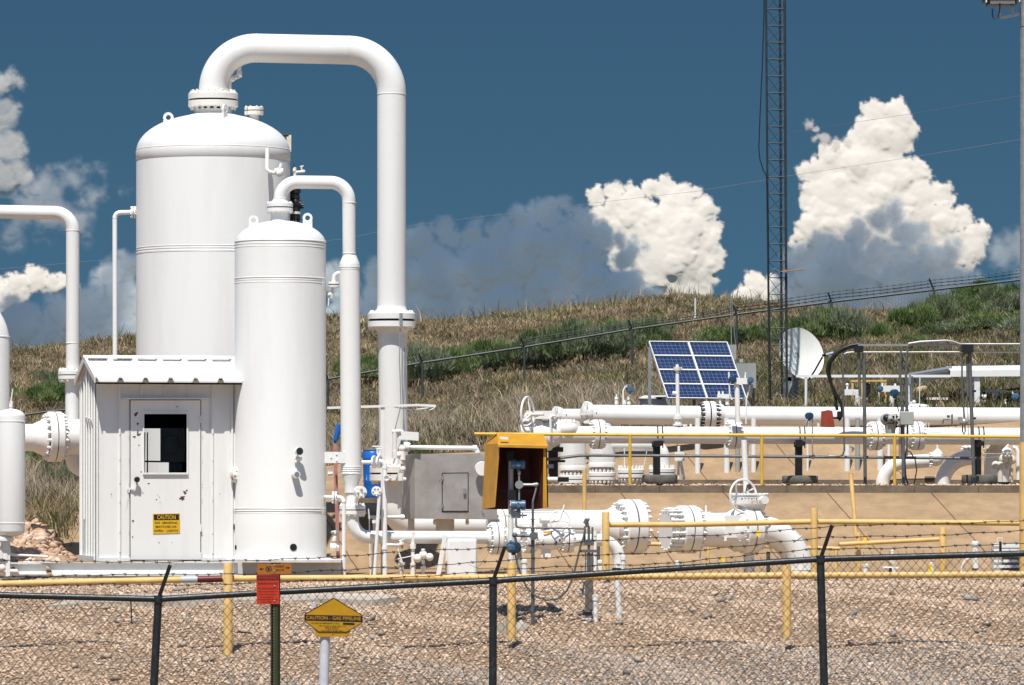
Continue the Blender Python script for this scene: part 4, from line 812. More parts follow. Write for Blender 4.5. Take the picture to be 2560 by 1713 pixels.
# caution sign
b=M(); b.plate([q(381.5,1285,of-.004),q(449,1283.5,of-.004),q(449.5,1333,of-.004),q(382,1335,of-.004)],-Qs.b*.003); sg=part(t,'caution_sign',b,YC)
b=M(); b.plate([q(384,1286.5,of-.0075),q(446.8,1285.7,of-.0075),q(446.8,1300,of-.0075),q(384,1300.6,of-.0075)],-Qs.b*.001)
text(b,'NO  SMOKING',q(387,1310.0,of-.007),a_,Z,56*ks,5.4*ks); text(b,'MATCHES OR',q(388.5,1319.8,of-.007),a_,Z,53*ks,5.4*ks); text(b,'OPEN   LIGHTS',q(385,1329.6,of-.007),a_,Z,60.5*ks,5.4*ks); part(sg,'black_lettering',b,BK)
b=M(); text(b,'CAUTION',q(392,1298.4,of-.0085),a_,Z,47*ks,10.4*ks,.0015); part(sg,'yellow_lettering',b,YC)
# roof
ze=P(240,952,58.5).z; zr=P(205,899,59.2).z
E0,E1=-.05,W_+.08
def roofside(name,o0,z0,o1,z1):
    b=M(); n=6; xs_=[E0+(E1-E0)*i/n for i in range(n+1)]
    def pt(x,f,dz=0): p=O+a_*x+b_*(o0+(o1-o0)*f); p=V((p.x,p.y,z0+(z1-z0)*f+dz)); return p
    # corrugated sheet: shallow pans between raised ribs
    ax=[];
    for i in range(n):
        x0,x1=xs_[i],xs_[i+1]; ax+= [(x0,.05),(x0+.018,.05),(x0+.045,.0),(x1-.045,.0),(x1-.018,.05)]
    ax.append((xs_[-1],.05)); N=len(ax)
    vs=[pt(x,0,dz) for x,dz in ax]+[pt(x,1,dz) for x,dz in ax]+[pt(x,0,dz-.022) for x,dz in ax]+[pt(x,1,dz-.022) for x,dz in ax]
    fs=[]
    for i in range(N-1): fs+=[(i,i+1,N+i+1,N+i),(2*N+i,3*N+i,3*N+i+1,2*N+i+1),(i,2*N+i,2*N+i+1,i+1),(N+i,N+i+1,3*N+i+1,3*N+i)]
    fs+=[(0,N,3*N,2*N),(N-1,3*N-1,4*N-1,2*N-1)]
    b.add(vs,fs); return part(t,name,b,WS,25)
roofside('roof',-.30,ze,DEP/2,zr); roofside('roof',DEP+.2,ze,DEP/2,zr)
b=M()
for s,xx in ((0,E0-.012),(1,E1+.012)):
    for o0,o1 in ((-.30,DEP/2),(DEP+.2,DEP/2)):
        b.cut(); p0=O+a_*xx+b_*o0; p1=O+a_*xx+b_*o1; p0=V((p0.x,p0.y,ze-.03)); p1=V((p1.x,p1.y,zr-.03)); b.plate([p0,p1,p1+Z*.075,p0+Z*.075],a_*.012)
part(t,'fascia',b,WS)
b=M(); p0=O+a_*(E0+.01)+b_*(-.26); p1=O+a_*(E1-.01)+b_*(-.26); b.bar(V((p0.x,p0.y,ze-.035)),V((p1.x,p1.y,ze-.035)),.03,.02); part(t,'eave_trim',b,GK)
b=M(); p0=O+a_*(E0-.02)+b_*DEP/2; p1=O+a_*(E1+.02)+b_*DEP/2; b.plate([V((p0.x,p0.y,zr+.012))-b_*.09,V((p1.x,p1.y,zr+.012))-b_*.09,V((p1.x,p1.y,zr+.045)),V((p0.x,p0.y,zr+.045))],Z*.008); part(t,'ridge_cap',b,WS)
# ================= INSTRUMENT HOOD =================
D=52.; k=D/F; q=lambda x,y,o=0:P(x,y,D)+V((0,o,0))
def bk(p,f=1): return p+V((-.145*f,.46*f,0))
FLt,FRt,FLb,FRb=q(1247,1109),q(1367,1112),q(1235,1268),q(1371,1269)
RLt,RRt=bk(q(1262,1087),.55),bk(q(1376,1090),.55)   # ridge
BLt,BRt=bk(q(1246,1110)),bk(q(1364,1112)); BLb,BRb=bk(q(1238,1274)),bk(q(1374,1274))
t=thing('instrument_hood','open fronted deep yellow sheet metal hood sheltering blue transmitters on a pole','hood')
tv=V((.012,0,0))
b=M(); b.plate([FLb,FLt,RLt,BLt,BLb],tv); b.plate([FRb,FRt,RRt,BRt,BRb],-tv); b.plate([FLb,FLb+V((.055,0,.02)),FLt+V((.05,0,0)),FLt],V((0,.006,0))) if False else None
b.plate([FRb+V((-.06,0,-.01)),FRb,FRt,FRt+V((-.035,0,0))],V((0,.008,0))); part(t,'side_panel',b,YH,20)
b=M(); b.plate([FLt+V((-.01,-.05,-.012)),FRt+V((.01,-.05,-.012)),RRt+V((.01,0,.012)),RLt+V((-.01,0,.012))],V((0,.004,.010))); b.plate([RLt+V((-.01,0,.012)),RRt+V((.01,0,.012)),BRt+V((.01,.02,0)),BLt+V((-.01,.02,0))],V((0,.004,.010))); b.plate([FLt+V((-.01,-.05,-.012)),FRt+V((.01,-.05,-.012)),FRt+V((.01,-.05,-.04)),FLt+V((-.01,-.05,-.04))],V((0,.006,0))); part(t,'roof',b,YH,20)
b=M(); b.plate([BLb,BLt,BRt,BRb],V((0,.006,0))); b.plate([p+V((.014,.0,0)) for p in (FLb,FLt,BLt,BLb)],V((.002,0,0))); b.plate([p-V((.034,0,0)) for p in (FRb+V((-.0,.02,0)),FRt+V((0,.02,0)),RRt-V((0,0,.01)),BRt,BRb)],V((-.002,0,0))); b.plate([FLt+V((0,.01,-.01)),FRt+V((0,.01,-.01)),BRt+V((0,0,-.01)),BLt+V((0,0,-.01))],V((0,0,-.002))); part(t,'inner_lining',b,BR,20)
b=M(); b.plate([q(1249,1092,-.02),q(1270,1093,-.02),q(1271,1099,-.045),q(1251,1098,-.045)],V((0,-.003,0))); part(t,'roof_label',b,GL)
b=M(); b.bar(q(1238,1228,.25),q(1368,1228,.25),.02,.02); part(t,'cross_bar',b,BK)
b=M(); b.tube([q(1205,1276,.4),q(1205,1290,.4)],.006,5); b.cyl(q(1207,1283,.4),q(1209,1293,.4),2.6*k); part(t,'latch',b,GL)
_q=q; q=lambda x,y,o=0:_q(x,y,o+.10)
t=thing('instrument_pole','white pipe pole carrying three blue transmitters under and below the yellow hood','pole')
b=M(); b.cyl(q(1277,1150,.2),q(1277,1600,.2),6.8*k); part(t,'pole',b,WH)
b=M(); b.box(q(1280,1238,.12),(22*k,.08,26*k)); b.cut(); b.box(q(1276,1140,.2),(18*k,.09,24*k)); part(t,'junction_box',b,BK)
def transmitter(t,c,r,m=BT,ax=X,L_=1.5,pipe=True):
    b=M(); b.lathe(c-ax*r*L_,ax,[(r*.8,0),(r,.1*r),(r,L_*.62*r),(r*.86,L_*.66*r),(r*.86,L_*1.34*r),(r,L_*1.38*r),(r,L_*1.9*r),(r*.8,L_*2*r)],22); b.cyl(c,c-Z*r*1.35,r*.42); b.cyl(c+V((0,-r*.5,0)),c+V((0,-r*1.05,0)),r*.5,n=14); o=part(t,'transmitter',b,m)
    bb=M(); bb.cyl(c-ax*(r*L_+.004),c-ax*(r*L_-.002),r*.72); bb.nuts(c-ax*(r*L_-.0),-ax,r*.85,r*.09,.008,6); part(o,'cap',bb,GL); return o
transmitter(t,q(1296,1161),12*k); transmitter(t,q(1296,1263),12.5*k); 
transmitter(t,q(1284,1369,-.1),14*k,BD,V((.5,-.86,0)),1.1); transmitter(t,q(1277,1369,-.2),9*k,BT,V((.3,-.95,0)),.8)
b=M(); b.cyl(q(1298,1174,0),q(1298,1250,0),2.6*k); b.cyl(q(1298,1178),q(1298,1186),4.5*k); b.cyl(q(1298,1212,-.03),q(1298,1212,.03),10.5*k); b.cyl(q(1308,1212),q(1336,1212),3.6*k); b.ball(q(1342,1212),6*k); b.cyl(q(1334,1212),q(1339,1212),5*k); b.tube([q(1342,1216),q(1338,1232),q(1333,1250),q(1332,1262)],2.3*k,7); b.box(q(1290,1286,.05),(24*k,.08,20*k)); b.cyl(q(1262,1289,.02),q(1318,1289,.02),2.2*k); b.cyl(q(1307,1283),q(1306,1296),1.5*k); b.cyl(q(1290,1296),q(1290,1312),3*k); part(t,'manifold',b,GL)
q=_q
t=thing('conduit_stand','dark grey conduit post with a hanging cable loop right of the instrument pole','conduit')
b=M(); b.cyl(q(1332,1255),q(1332,1340),3*k); b.cyl(q(1332,1340),q(1332,1582),4.6*k); b.cyl(q(1332,1298),q(1332,1300),6*k); b.cyl(q(1332,1322),q(1332,1328),5*k); b.cyl(q(1332,1434),q(1332,1440),6.5*k); part(t,'post',b,GD)
b=M(); b.cyl(q(1334,1340,-.06),q(1334,1340,.03),10.5*k); b.cyl(q(1288,1339),q(1326,1340),3.6*k); b.ball(q(1287,1338),7*k); b.cyl(q(1304,1339),q(1312,1339),5*k); b.tube(fillet([q(1290,1312),q(1292,1318),q(1300,1319),q(1462,1322)],5*k,5),2.4*k,8); b.cyl(q(1288,1345),q(1290,1356),3.5*k); part(t,'branch',b,GD)
ctr=[]; P0=[(1289,1388),(1293,1410),(1303,1440),(1318,1470),(1340,1491),(1366,1500),(1394,1497),(1416,1478),(1430,1450),(1440,1412),(1450,1370),(1458,1345),(1463,1322)]
b=M(); b.tube([q(x,y,-.04) for x,y in P0],2.5*k,8); part(t,'hanging_cable',b,mat('grey_cable',(.10,.10,.085),.6))
b=M(); b.bar(q(1326,1581),q(1339,1581),.1,.02); part(t,'foot',b,BK)
# rod actuator stand
t=thing('rod_stand','brownish grey post with threaded rods and a clamped valve standing in the gravel','stand')
b=M(); b.bar(q(1475,1384,.04),q(1475,1528,.04),.07,.09,YV); b.bar(q(1466,1440),q(1466,1528),.03,.03,YV); part(t,'post',b,mat('brown_grey_steel',(.19,.17,.155),.55,.3,var=.3,vs_=6))
b=M(); 
for x in (1464,1481): b.cyl(q(x,1380),q(x,1436),1.6*k); b.nuts(q(x,1380),Z,.0001,3.4*k,3*k,1); b.nuts(q(x,1430),Z,.0001,3.4*k,3*k,1)
b.cyl(q(1472,1316),q(1472,1436),3.3*k); b.cyl(q(1465,1300),q(1469,1318),5*k); b.cyl(q(1463,1310),q(1468,1298),6*k); b.cyl(q(1462,1316),q(1462,1350),2.3*k); b.cyl(q(1481,1318),q(1481,1352),2.4*k); b.box(q(1470,1378),(46*k,.05,7*k)); b.box(q(1472,1356),(26*k,.05,14*k)); b.cyl(q(1461,1453),q(1456,1488),2.5*k); b.cyl(q(1448,1490),q(1457,1488),3*k); b.cyl(q(1449,1474),q(1456,1472),3*k); part(t,'rods',b,GD)
b=M(); b.ball(q(1470,1298),4.6*k); part(t,'cap',b,GL)
b=M(); b.box(q(1468,1534),(24*k,.12,10*k)); b.nuts(q(1459,1528),Z,.0001,4*k,4*k,1); b.nuts(q(1478,1528),Z,.0001,4*k,4*k,1); part(t,'clamp',b,BK)
b=M(); b.box(q(1467,1545),(22*k,.09,7*k)); b.cyl(q(1470,1550),q(1470,1592),8*k); b.ball(q(1452,1570,-.02),9*k); b.cyl(q(1452,1570,-.02),q(1468,1572,0),6*k); part(t,'valve',b,WH)
# PVC posts
def pvc(x,y0,y1,r,cap,label,DD=52.,grp=None,m=WH,lean=0,shape=1):
    kk=DD/F; b=M(); b.cyl(P(x+lean,y1,DD),P(x,y0,DD),r*kk)
    if cap: b.cyl(P(x,y0+cap,DD),P(x,y0-2,DD),r*1.3*kk); b.ball(P(x,y0-1,DD),r*1.22*kk,(1,1,.35))
    return single('standpipe',b,m,label,'pipe',grp)
pvc(1489,1490,1585,6.5,11,'short capped white standpipe in the gravel right beside the rod stand')
pvc(1543,1440,1568,7.2,0,'taller plain white pipe in the gravel right of the capped standpipe',52.6,lean=6)
pvc(1558,1392,1500,6,8,'slim capped white standpipe directly right of the downturned pipe elbow',57.5)
pvc(1488,1330,1440,4,10,'thin white standpipe with a collar behind the rod stand',58.5)
pvc(1500,1404,1442,8,4,'stubby white capped pipe between the rod stand and the yellow post',58.6)
pvc(1468,1404,1442,6,4,'stubby white capped pipe hidden partly behind the rod stand',58.8)
pvc(1311,1402,1442,7,5,'stubby white capped pipe between the instrument pole and the conduit post',58.8)
pvc(1693,1404,1442,4.5,14,'small white capped standpipe below the large blind flange',58.7)
pvc(2164,1413,1442,6.5,4,'short white stub pipe right of the leaning yellow post',58.7)
pvc(2330,1409,1442,5,6,'small flared white stub pipe left of the tall capped one',58.7)
b=M(); b.box(P(1256,1580,51.2),(24*k,.1,36*k)); b.cyl(P(1264,1592,51.1),P(1262,1545,51.1),5*k); single('marker_stub',b,CL,'pale stone block and stub beside the foot of the middle yellow post','block')
rg=random.Random(5)
def boulder(x,y,D,rx,rz,label,m=CL,seed=0):
    rg=random.Random(seed); b=M(); b.ball(V((0,0,0)),1,(1,1,1),9); c=P(x,y,D); kk=D/F
    b.v=[V((c.x+v.x*rx*kk*(1+.35*noise.noise(v*1.3+V((seed,0,0)))),c.y+v.y*rx*kk,c.z+v.z*rz*kk*(1+.4*noise.noise(v*1.7+V((seed,3,0)))))) for v in b.v]
    return single('boulder',b,m,label,'rock')
boulder(1303,1574,51.6,17,21,'pale grey boulder in the gravel right of the middle yellow post',CL,2)
# ================= LOWER PIPEWORK =================
QA=Pl(881,58.9,12); ka=58.9/F
t=thing('ball_valve_line','medium white pipe run with a ball valve and flanges ending in a downturned elbow','pipe')
b=M(); b.lathe(QA(1253,1347),QA.a,[(40*ka,0),(30*ka,8*ka),(26*ka,22*ka),(26*ka,44*ka)],30); b.lathe(QA(1341,1348),QA.a,[(24*ka,0),(25*ka,20*ka),(29*ka,36*ka),(25*ka,54*ka),(20*ka,66*ka)],32); b.box(QA(1365,1380),(24*ka,.1,28*ka)); b.cyl(QA(1362,1322),QA(1362,1300),7*ka); b.nuts(QA(1350,1352,-.13),-YV,.0001,2.6*ka,.02,1); part(t,'valve_body',b,WH,50)
flange(t,QA(1323,1348),QA.a,36*ka,11*ka,14,.012,WH,nut=.085,nh=.14); flange(t,QA(1417,1350),QA.a,33*ka,11*ka,14,.012,WH,nut=.085,nh=.14)
b=M(); b.tube(fillet([QA(1426,1350),QA(1548,1350),QA(1548,1432)],[52*ka],14),15.5*ka,28); b.lathe(QA(1428,1350),QA.a,[(22*ka,0),(17*ka,6*ka),(15.5*ka,10*ka)],28,False); part(t,'elbow_pipe',b,WH,60)
b=M(); b.ring(QA(1548,1422),Z,16*ka,.012,24); part(t,'clamp_ring',b,GK)
b=M(); b.tube([QA(1352+i,1330-.001*i*i,-.135) for i in range(0,24,6)],.001,4); b.plate([QA(1352,1328,-.122),QA(1374,1327,-.122),QA(1375,1333,-.130),QA(1353,1334,-.130)],V((0,-.003,0))); part(t,'orange_label',b,mat('orange_label',(.75,.35,.02),.6))
b=M()
for x,y in ((1351,1352),(1394,1350),(1385,1356)): b.cut(); b.cyl(QA(x,y,-.125),QA(x,y,-.135),2.6*ka)
part(t,'plug',b,BK)
b=M(); b.cyl(QA(1298,1374),QA(1300,1440),6*ka); b.cut(); b.cyl(QA(1500,1366,.1),QA(1500,1440,.1),5*ka); part(t,'support',b,GB)
t=thing('small_handwheel','white handwheel of the ball valve, seen against the large pipe','handwheel')
b=M(); o=V((0,-.2,0)); b.wheel(QA(1399,1301)+o,V((.25,-1,.1)),25*ka,1.8*ka,3,hub=4*ka); part(t,'wheel',b,WH); b=M(); b.tube([QA(1360,1306),QA(1399,1301)+o],4*ka,8); b.cyl(QA(1372,1300)+o*.4,QA(1350,1300)+o*.4,9*ka); b.tube([QA(1399,1301)+o,QA(1408,1272)+o,QA(1411,1262)+o],2.6*ka,7); b.bar(QA(1423,1312)+o,QA(1440,1317)+o,.02,.01); part(t,'gear_shaft',b,WH)
# large pipe B
QB=Pl(1280,62.,19); kb=62./F
t=thing('large_header','largest white horizontal pipe closed by a big studded blind flange left of the gap','pipe')
b=M(); b.cyl(QB(1256,1316),QB(1552,1318),42.5*kb); b.lathe(QB(1500,1318),QB.a,[(42.5*kb,0),(44*kb,20*kb),(52*kb,34*kb)],48,False); part(t,'pipe',b,WH,50)
flange(t,QB(1250,1318),QB.a,48*kb,14*kb,18,.014,WH,nut=.08,nh=.16)
flange(t,QB(1575,1318),QB.a,70*kb,26*kb,22,.022,WH,nut=.082,nh=.15)
b=M(); b.lathe(QB(1220,1314),QB.a,[(20*kb,0),(30*kb,18*kb),(34*kb,26*kb)],36); part(t,'reducer',b,WH,50)
b=M(); b.tube([QB(1290,1276,-.14),QB(1395,1277,-.14)],1.6*kb,6); part(t,'tubing',b,LB)
b=M(); b.cyl(QB(1490,1310,-.2),QB(1490,1345,-.2),4*kb); part(t,'nipple',b,WH)
# right assembly C
QC=Pl(1760,60.5,20); kc=60.5/F
t=thing('gear_valve_line','large white valve line with a left blind flange and an elbow entering the ground','pipe')
b=M(); c0=QC(1668,1325); b.cyl(QC(1664,1325),QC(1672,1325),48*kc); part(t,'blind_face',b,WH)
flange(t,QC(1716,1324),QC.a,60*kc,22*kc,20,.018,WH,nut=.085,nh=.18)
b=M()
Cc=QC(1680,1324); u0,v0,_=basis(QC.a)
for i in range(20):
    a=2*PI*(i+.5)/20; p=Cc+u0*(51.5*kc*math.cos(a))+v0*(51.5*kc*math.sin(a)); b.cyl(p-QC.a*.10,p+QC.a*.16,3*kc); b.lathe(p-QC.a*.045,QC.a,[(5.4*kc,0),(5.4*kc,.03)],6)
part(t,'stud',b,WH)
b=M(); b.lathe(QC(1738,1325),QC.a,[(52*kc,0),(45*kc,8*kc),(43*kc,16*kc),(42*kc,60*kc),(43*kc,96*kc)],44); b.lathe(QC(1818,1325),QC.a,[(43*kc,0),(50*kc,12*kc),(55*kc,22*kc),(52*kc,40*kc)],44); b.box(QC(1817,1316,-.195),(44*kc,.06,56*kc),QC.a,QC.b,Z); b.bar(QC(1797,1343,-.215),QC(1797,1352,-.215),.03,.03,YV);b.bar(QC(1834,1343,-.215),QC(1834,1352,-.215),.03,.03,YV); b.cyl(QC(1765,1280),QC(1765,1263),2.6*kc); b.cyl(QC(1754,1284),QC(1775,1284),4*kc); b.cyl(QC(1752,1372),QC(1750,1396),2.2*kc); part(t,'valve_body',b,WH,50)
b=M(); b.nuts(QC(1846,1325),-QC.a,50*kc,5*kc,.06,18); part(t,'stud',b,WH)
flange(t,QC(1872,1324),QC.a,60*kc,20*kc,18,.018,WH,nut=.08,nh=.16)
b=M(); b.tube(fillet([QC(1882,1325),QC(1997,1325),QC(1997,1475)],[108*kc],20),36*kc,40); b.ring(QC(1975,1360),V((.6,0,-.8)),36.6*kc,.004,40); b.ring(QC(1997,1424),Z,36.6*kc,.004,40); part(t,'elbow',b,WH,60)
b=M(); b.cyl(QC(1873,1384),QC(1873,1445),13*kc); part(t,'support_leg',b,WH)
b=M(); b.cyl(QC(1936,1380,.2),QC(1936,1440,.2),5*kc); part(t,'rear_leg',b,GB)
gb=M(); gb.lathe(QC(1873,1263),Z,[(40*kc,0),(47*kc,4*kc),(49*kc,24*kc),(51*kc,25*kc),(51*kc,28*kc),(44*kc,29*kc)],44); gb.nuts(QC(1873,1235),Z,46*kc,2.2*kc,.012,20); gb.lathe(QC(1880,1292),Z,[(18*kc,0),(30*kc,14*kc),(38*kc,30*kc)],32); gb.cyl(QC(1888,1250,-.2),QC(1888,1250,-.32),10.5*kc); gearb=part(t,'gear_box',gb,WH)
b=M(); b.cyl(QC(1866,1235),QC(1860,1100),7.4*kc); part(t,'stem_cover',b,WH)
b=M(); rr=random.Random(2)
for i in range(9):
    b.cut(); x=1833+i*5+rr.uniform(-2,2); b.cyl(QC(x,1246+rr.uniform(-2,3),-.238-(.004*i if i<6 else .02)),QC(x,1246,-.252),rr.uniform(.6,2)*kc)
part(gearb,'paint_chip',b,BK)
b=M(); b.cyl(QC(1869,1229,-.0),QC(1871,1211,-.0),7.6*kc); b.cyl(QC(1862,1238,-.03),QC(1866,1212,-.03),2.5*kc); part(t,'worn_patch',b,CHP)
b=M(); wc=QC(1834,1240,-.25); b.ring(wc+V((.03,.1,0)),V((.55,-.80,.05)),41*kc,2.8*kc,44,8)
u_,v_,a__=basis(V((.55,-.80,.05))); cc=wc+V((.03,.1,0))
for i in range(4):
    a=PI*.5*i+.5; e=cc+u_*(41*kc*math.cos(a))+v_*(41*kc*math.sin(a)); b.tube([cc-a__*.12,(cc+e)/2-a__*.08,e],2.2*kc,7)
b.tube([cc-a__*.12,QC(1873,1250)],4*kc,8); part(t,'handwheel',b,WH)
def ribbon(x,y,D,label,sd=0,w=7,h=20):
    kk=D/F; b=M(); p=P(x,y,D); b.add([p,p+V((w*kk,-.02,-.1*kk*h)),p+V((w*.7*kk,-.03,-h*kk)),p+V((-w*.2*kk,-.01,-h*.8*kk)),p+V((-w*.5*kk,0,-h*.3*kk))],[(0,1,2,3,4)]); b.add([p+V((0,.01,0)),p+V((-w*.9*kk,-.02,-h*.25*kk)),p+V((-w*.4*kk,.01,-h*.5*kk))],[(0,1,2)]); return single('marking_ribbon',b,YT,label,'ribbon')
ribbon(1894,1326,59.9,'yellow ribbon tied at the right flange of the gear valve line',w=9,h=18)
ribbon(1806,1391,59.5,'yellow ribbon hanging below the belly of the gear valve line',h=16); ribbon(2160,1343,59.0,'yellow ribbon tied to the low stub rail near the leaning post',h=20); ribbon(2323,1411,58.5,'yellow ribbon near the ground beside the flared stub pipe',h=24)
# hydrant like valve
k6=58.9/F; t=thing('blowdown_valve','small white upright valve with side ports on the slab right of the leaning yellow post','valve')
b=M(); b.cyl(P(2232,1442,58.9),P(2232,1418,58.9),8*k6,7*k6); b.cyl(P(2231,1408,58.9),P(2231,1398,58.9),6*k6); b.cyl(P(2231,1400,58.9),P(2231,1378,58.9),4*k6,3.4*k6); b.ball(P(2231,1378,58.9),3.8*k6); b.cyl(P(2208,1420,58.9),P(2245,1421,58.9),3.6*k6); b.cyl(P(2206,1412,58.9),P(2214,1428,58.9),1.8*k6); part(t,'body',b,WH); b=M(); b.cyl(P(2226,1430,58.7),P(2226,1420,58.7),4*k6); part(t,'packing',b,BK)
t=thing('vent_standpipe','tall capped white standpipe with a curved hose behind the green fence rail at right','pipe')
b=M(); b.cyl(P(2440,1442,58.9),P(2438,1365,58.9),8*k6); part(t,'pipe',b,WH); b=M(); b.cyl(P(2438,1365,58.9),P(2438,1356,58.9),10*k6); b.ball(P(2438,1356,58.9),9.6*k6,(1,1,.35)); part(t,'cap',b,WH); b=M(); b.cyl(P(2438,1425,58.9),P(2438,1421,58.9),9*k6); part(t,'band',b,CHP)
b=M(); b.tube([P(2403,1430,58.9),P(2406,1412,58.9),P(2414,1400,58.9),P(2428,1393,58.9)],2.4*k6,7); part(t,'hose',b,WH)
t=thing('louvred_vault','low white louvred vault with wide horizontal fins at the right edge','cabinet')
b=M(); b.box(P(2600,1397,60.5),(220*60/F,1.3,70*60/F)); part(t,'body',b,WS)
for i in range(6): b=M(); y=1360+i*13.5; b.bar(P(2482,y+2,59.72),P(2720,y+2,59.72),.20,.034,Z); part(t,'fin',b,WS)
b=M(); b.tube([P(2494,1360,59.5),P(2494,1345,59.5),P(2505,1345,59.5),P(2505,1360,59.5)],1.4*k6,6); part(t,'lifting_handle',b,WS); b=M(); b.bar(P(2501,1354,59.4),P(2501,1378,59.4),.03,.03,YV); part(t,'latch',b,BK)
# ================= YELLOW RAILS =================
t=thing('low_rail','long pale yellow pipe barrier running low across the whole yard edge above the gravel','railing')
D=50.; k=D/F
b=M(); b.tube([P(x,y,D) for x,y in ((-120,1463),(0,1460),(300,1453),(570,1447),(1000,1445),(1278,1444),(1700,1441),(1967,1439),(2300,1438),(2700,1436))],8.2*k,16); rail_=part(t,'rail',b,YR,60)
def rpost(t,x,y0,y1,D,r,name='post',dx=0,m=YR):
    b=M(); kk=D/F; b.lathe(P(x+dx,y1,D),P(x,y0,D)-P(x+dx,y1,D),[(r*kk,0),(r*kk,(y1-y0)*kk-.01),(r*.9*kk,(y1-y0)*kk)],20); return part(t,name,b,m)
rpost(t,570,1408,1640,49.9,11.5); rpost(t,1279,1405,1600,49.95,10.5); rpost(t,1967,1414,1592,49.9,10.8)
b=M(); b.cyl(P(453,1449.3,D),P(494,1448.5,D),8.6*k); part(t,'tape_band',b,LB,label='pale blue tape band'); b=M(); b.cyl(P(494,1448.7,D),P(557,1447,D),8.6*k); part(t,'tape_band',b,DR,label='dark red tape band')
t=thing('guard_rail','yellow guard rail on two stout posts in front of the large valve lines','railing')
D=57.; k=D/F
b=M(); b.tube([P(1516,1312,D),P(1700,1312,D),P(2030,1304.5,D),P(2300,1306,D),P(2720,1310,D)],6.8*k,16); part(t,'rail',b,YR,60); rpost(t,1514.5,1280,1442,56.9,9.5); rpost(t,2035.5,1270,1442,56.9,8.6)
t=thing('stub_rail','short yellow rail at knee height ending in an open pipe end, on one post','railing')
D=59.; k=D/F; b=M(); b.tube([P(2098,1361,D),P(2357,1348,D)],5.6*k,14); part(t,'rail',b,YR,60); rpost(t,2357,1319,1442,58.9,8.5); rpost(t,2146,1331,1442,59.1,6.5)
b=M(); b.cyl(P(2096.5,1361,D),P(2098.2,1361,D),4.6*k); part(t,'open_end',b,BK)
t=thing('rear_low_rail','yellow rail at knee height passing behind the two blind flanges','railing')
D=63.; k=D/F; b=M(); b.tube([P(1560,1360,D),P(1700,1361,D),P(1900,1366,D),P(2099,1372,D)],5*k,12); part(t,'rail',b,YR,60); rpost(t,1770,1362,1440,63,4); rpost(t,2090,1372,1440,63,4)
b=M(); b.cyl(P(2147,1420,59.3),P(2127,1185,59.6),5.4*59/F); b.cyl(P(2127,1186,59.6),P(2127,1183,59.6),5.6*59/F); single('leaning_post',b,YR,'tall yellow post leaning left behind the guard rail, its foot beside a short yellow post','post')
b=M(); b.cyl(P(1461,1300,65.0),P(1461,1175,65.0),5.2*65/F); single('rear_post',b,YR,'slim pale yellow post right of the hood, rising over the kerb line','post')
t=thing('handrail','thin bright yellow handrail along the kerb above the tan slope','railing')
D=67.75; k=D/F; b=M(); b.tube([P(1186,1085,D),P(1500,1087,D),P(1900,1088,D),P(2300,1090,D),P(2700,1094,D)],4*k,12); part(t,'rail',b,YB,60)
for x in (1575,1904.5,2236.5): b=M(); b.cyl(P(x,1211.5,D),P(x,1088,D),3.9*k); part(t,'post',b,YB)
# pole at right edge
t=thing('lamp_pole','tall pole at the right edge, yellow below and pale above, carrying a floodlight','lamp post')
D=56.; k=D/F
b=M(); b.cyl(P(2562,1445,D),P(2562,1105,D),13.5*k); part(t,'yellow_base',b,YR); b=M(); b.cyl(P(2562,1105,D),P(2562,-120,D),12*k); part(t,'pole',b,GL)
b=M(); b.cyl(P(2562,66,D),P(2562,20,D),13.5*k); part(t,'collar',b,GL)
b=M(); b.bar(P(2555,34,D),P(2502,44,D),.05,.03,Z); b.bar(P(2505,44,D),P(2496,10,D),.03,.03,YV); b.bar(P(2531,38,D),P(2531,-20,D),.035,.03,YV); part(t,'bracket',b,LB)
h_=M(); h_.box(P(2503,-6,D),(88*k,.35,22*k)); h_.box(P(2503,8,D),(70*k,.3,12*k)); hp=part(t,'floodlight',h_,BK)
b=M(); b.box(P(2503,8,D)+V((0,-.152,0)),(62*k,.01,9*k)); b.box(P(2462,2,D)+V((0,-.17,0)),(3*k,.02,16*k)); b.box(P(2545,0,D)+V((0,-.17,0)),(3*k,.02,16*k)); part(hp,'lamp_panel',b,WS); b=M(); b.tube([P(2500,8,D-.2),P(2499,28,D-.2),P(2494,44,D-.2),P(2486,48,D-.2),P(2481,40,D-.2),P(2481,22,D-.2)],1.8*k,7); part(t,'cable',b,BK)
# ================= UPPER PIPE RACK =================
QF=Pl(1400,68.35,10); kf=68.7/F
t=thing('front_rack_pipe','long white front pipe of the upper rack with several bolted flanges behind the yellow handrail','pipe')
b=M(); b.cyl(QF(1378,1087),QF(2760,1092),21.5*kf); part(t,'pipe',b,WH,60)
flange(t,QF(1494,1086),QF.a,37*kf,12*kf,16,.014,WH,nut=.09,nh=.14)
flange(t,QF(1834,1086),QF.a,37*kf,12*kf,16,.014,WH,nut=.09,nh=.14)
flange(t,QF(2187,1090),QF.a,36.5*kf,12*kf,16,.014,WH,nut=.09,nh=.14)
flange(t,QF(2291,1090),QF.a,36.5*kf,12*kf,16,.014,WH,nut=.09,nh=.14)
b=M(); b.ball(QF(2240,1090),23*kf); b.cyl(QF(2228,1090),QF(2228,1060),12*kf); b.cyl(QF(2228,1064),QF(2228,1058),17*kf); b.cyl(QF(2205,1090),QF(2212,1090),27*kf); b.cyl(QF(2266,1090),QF(2274,1090),27*kf); part(t,'ball_valve',b,WH)
t=thing('check_valve','bulbous white valve with bolted bonnets at the left end of the front rack pipe','valve')
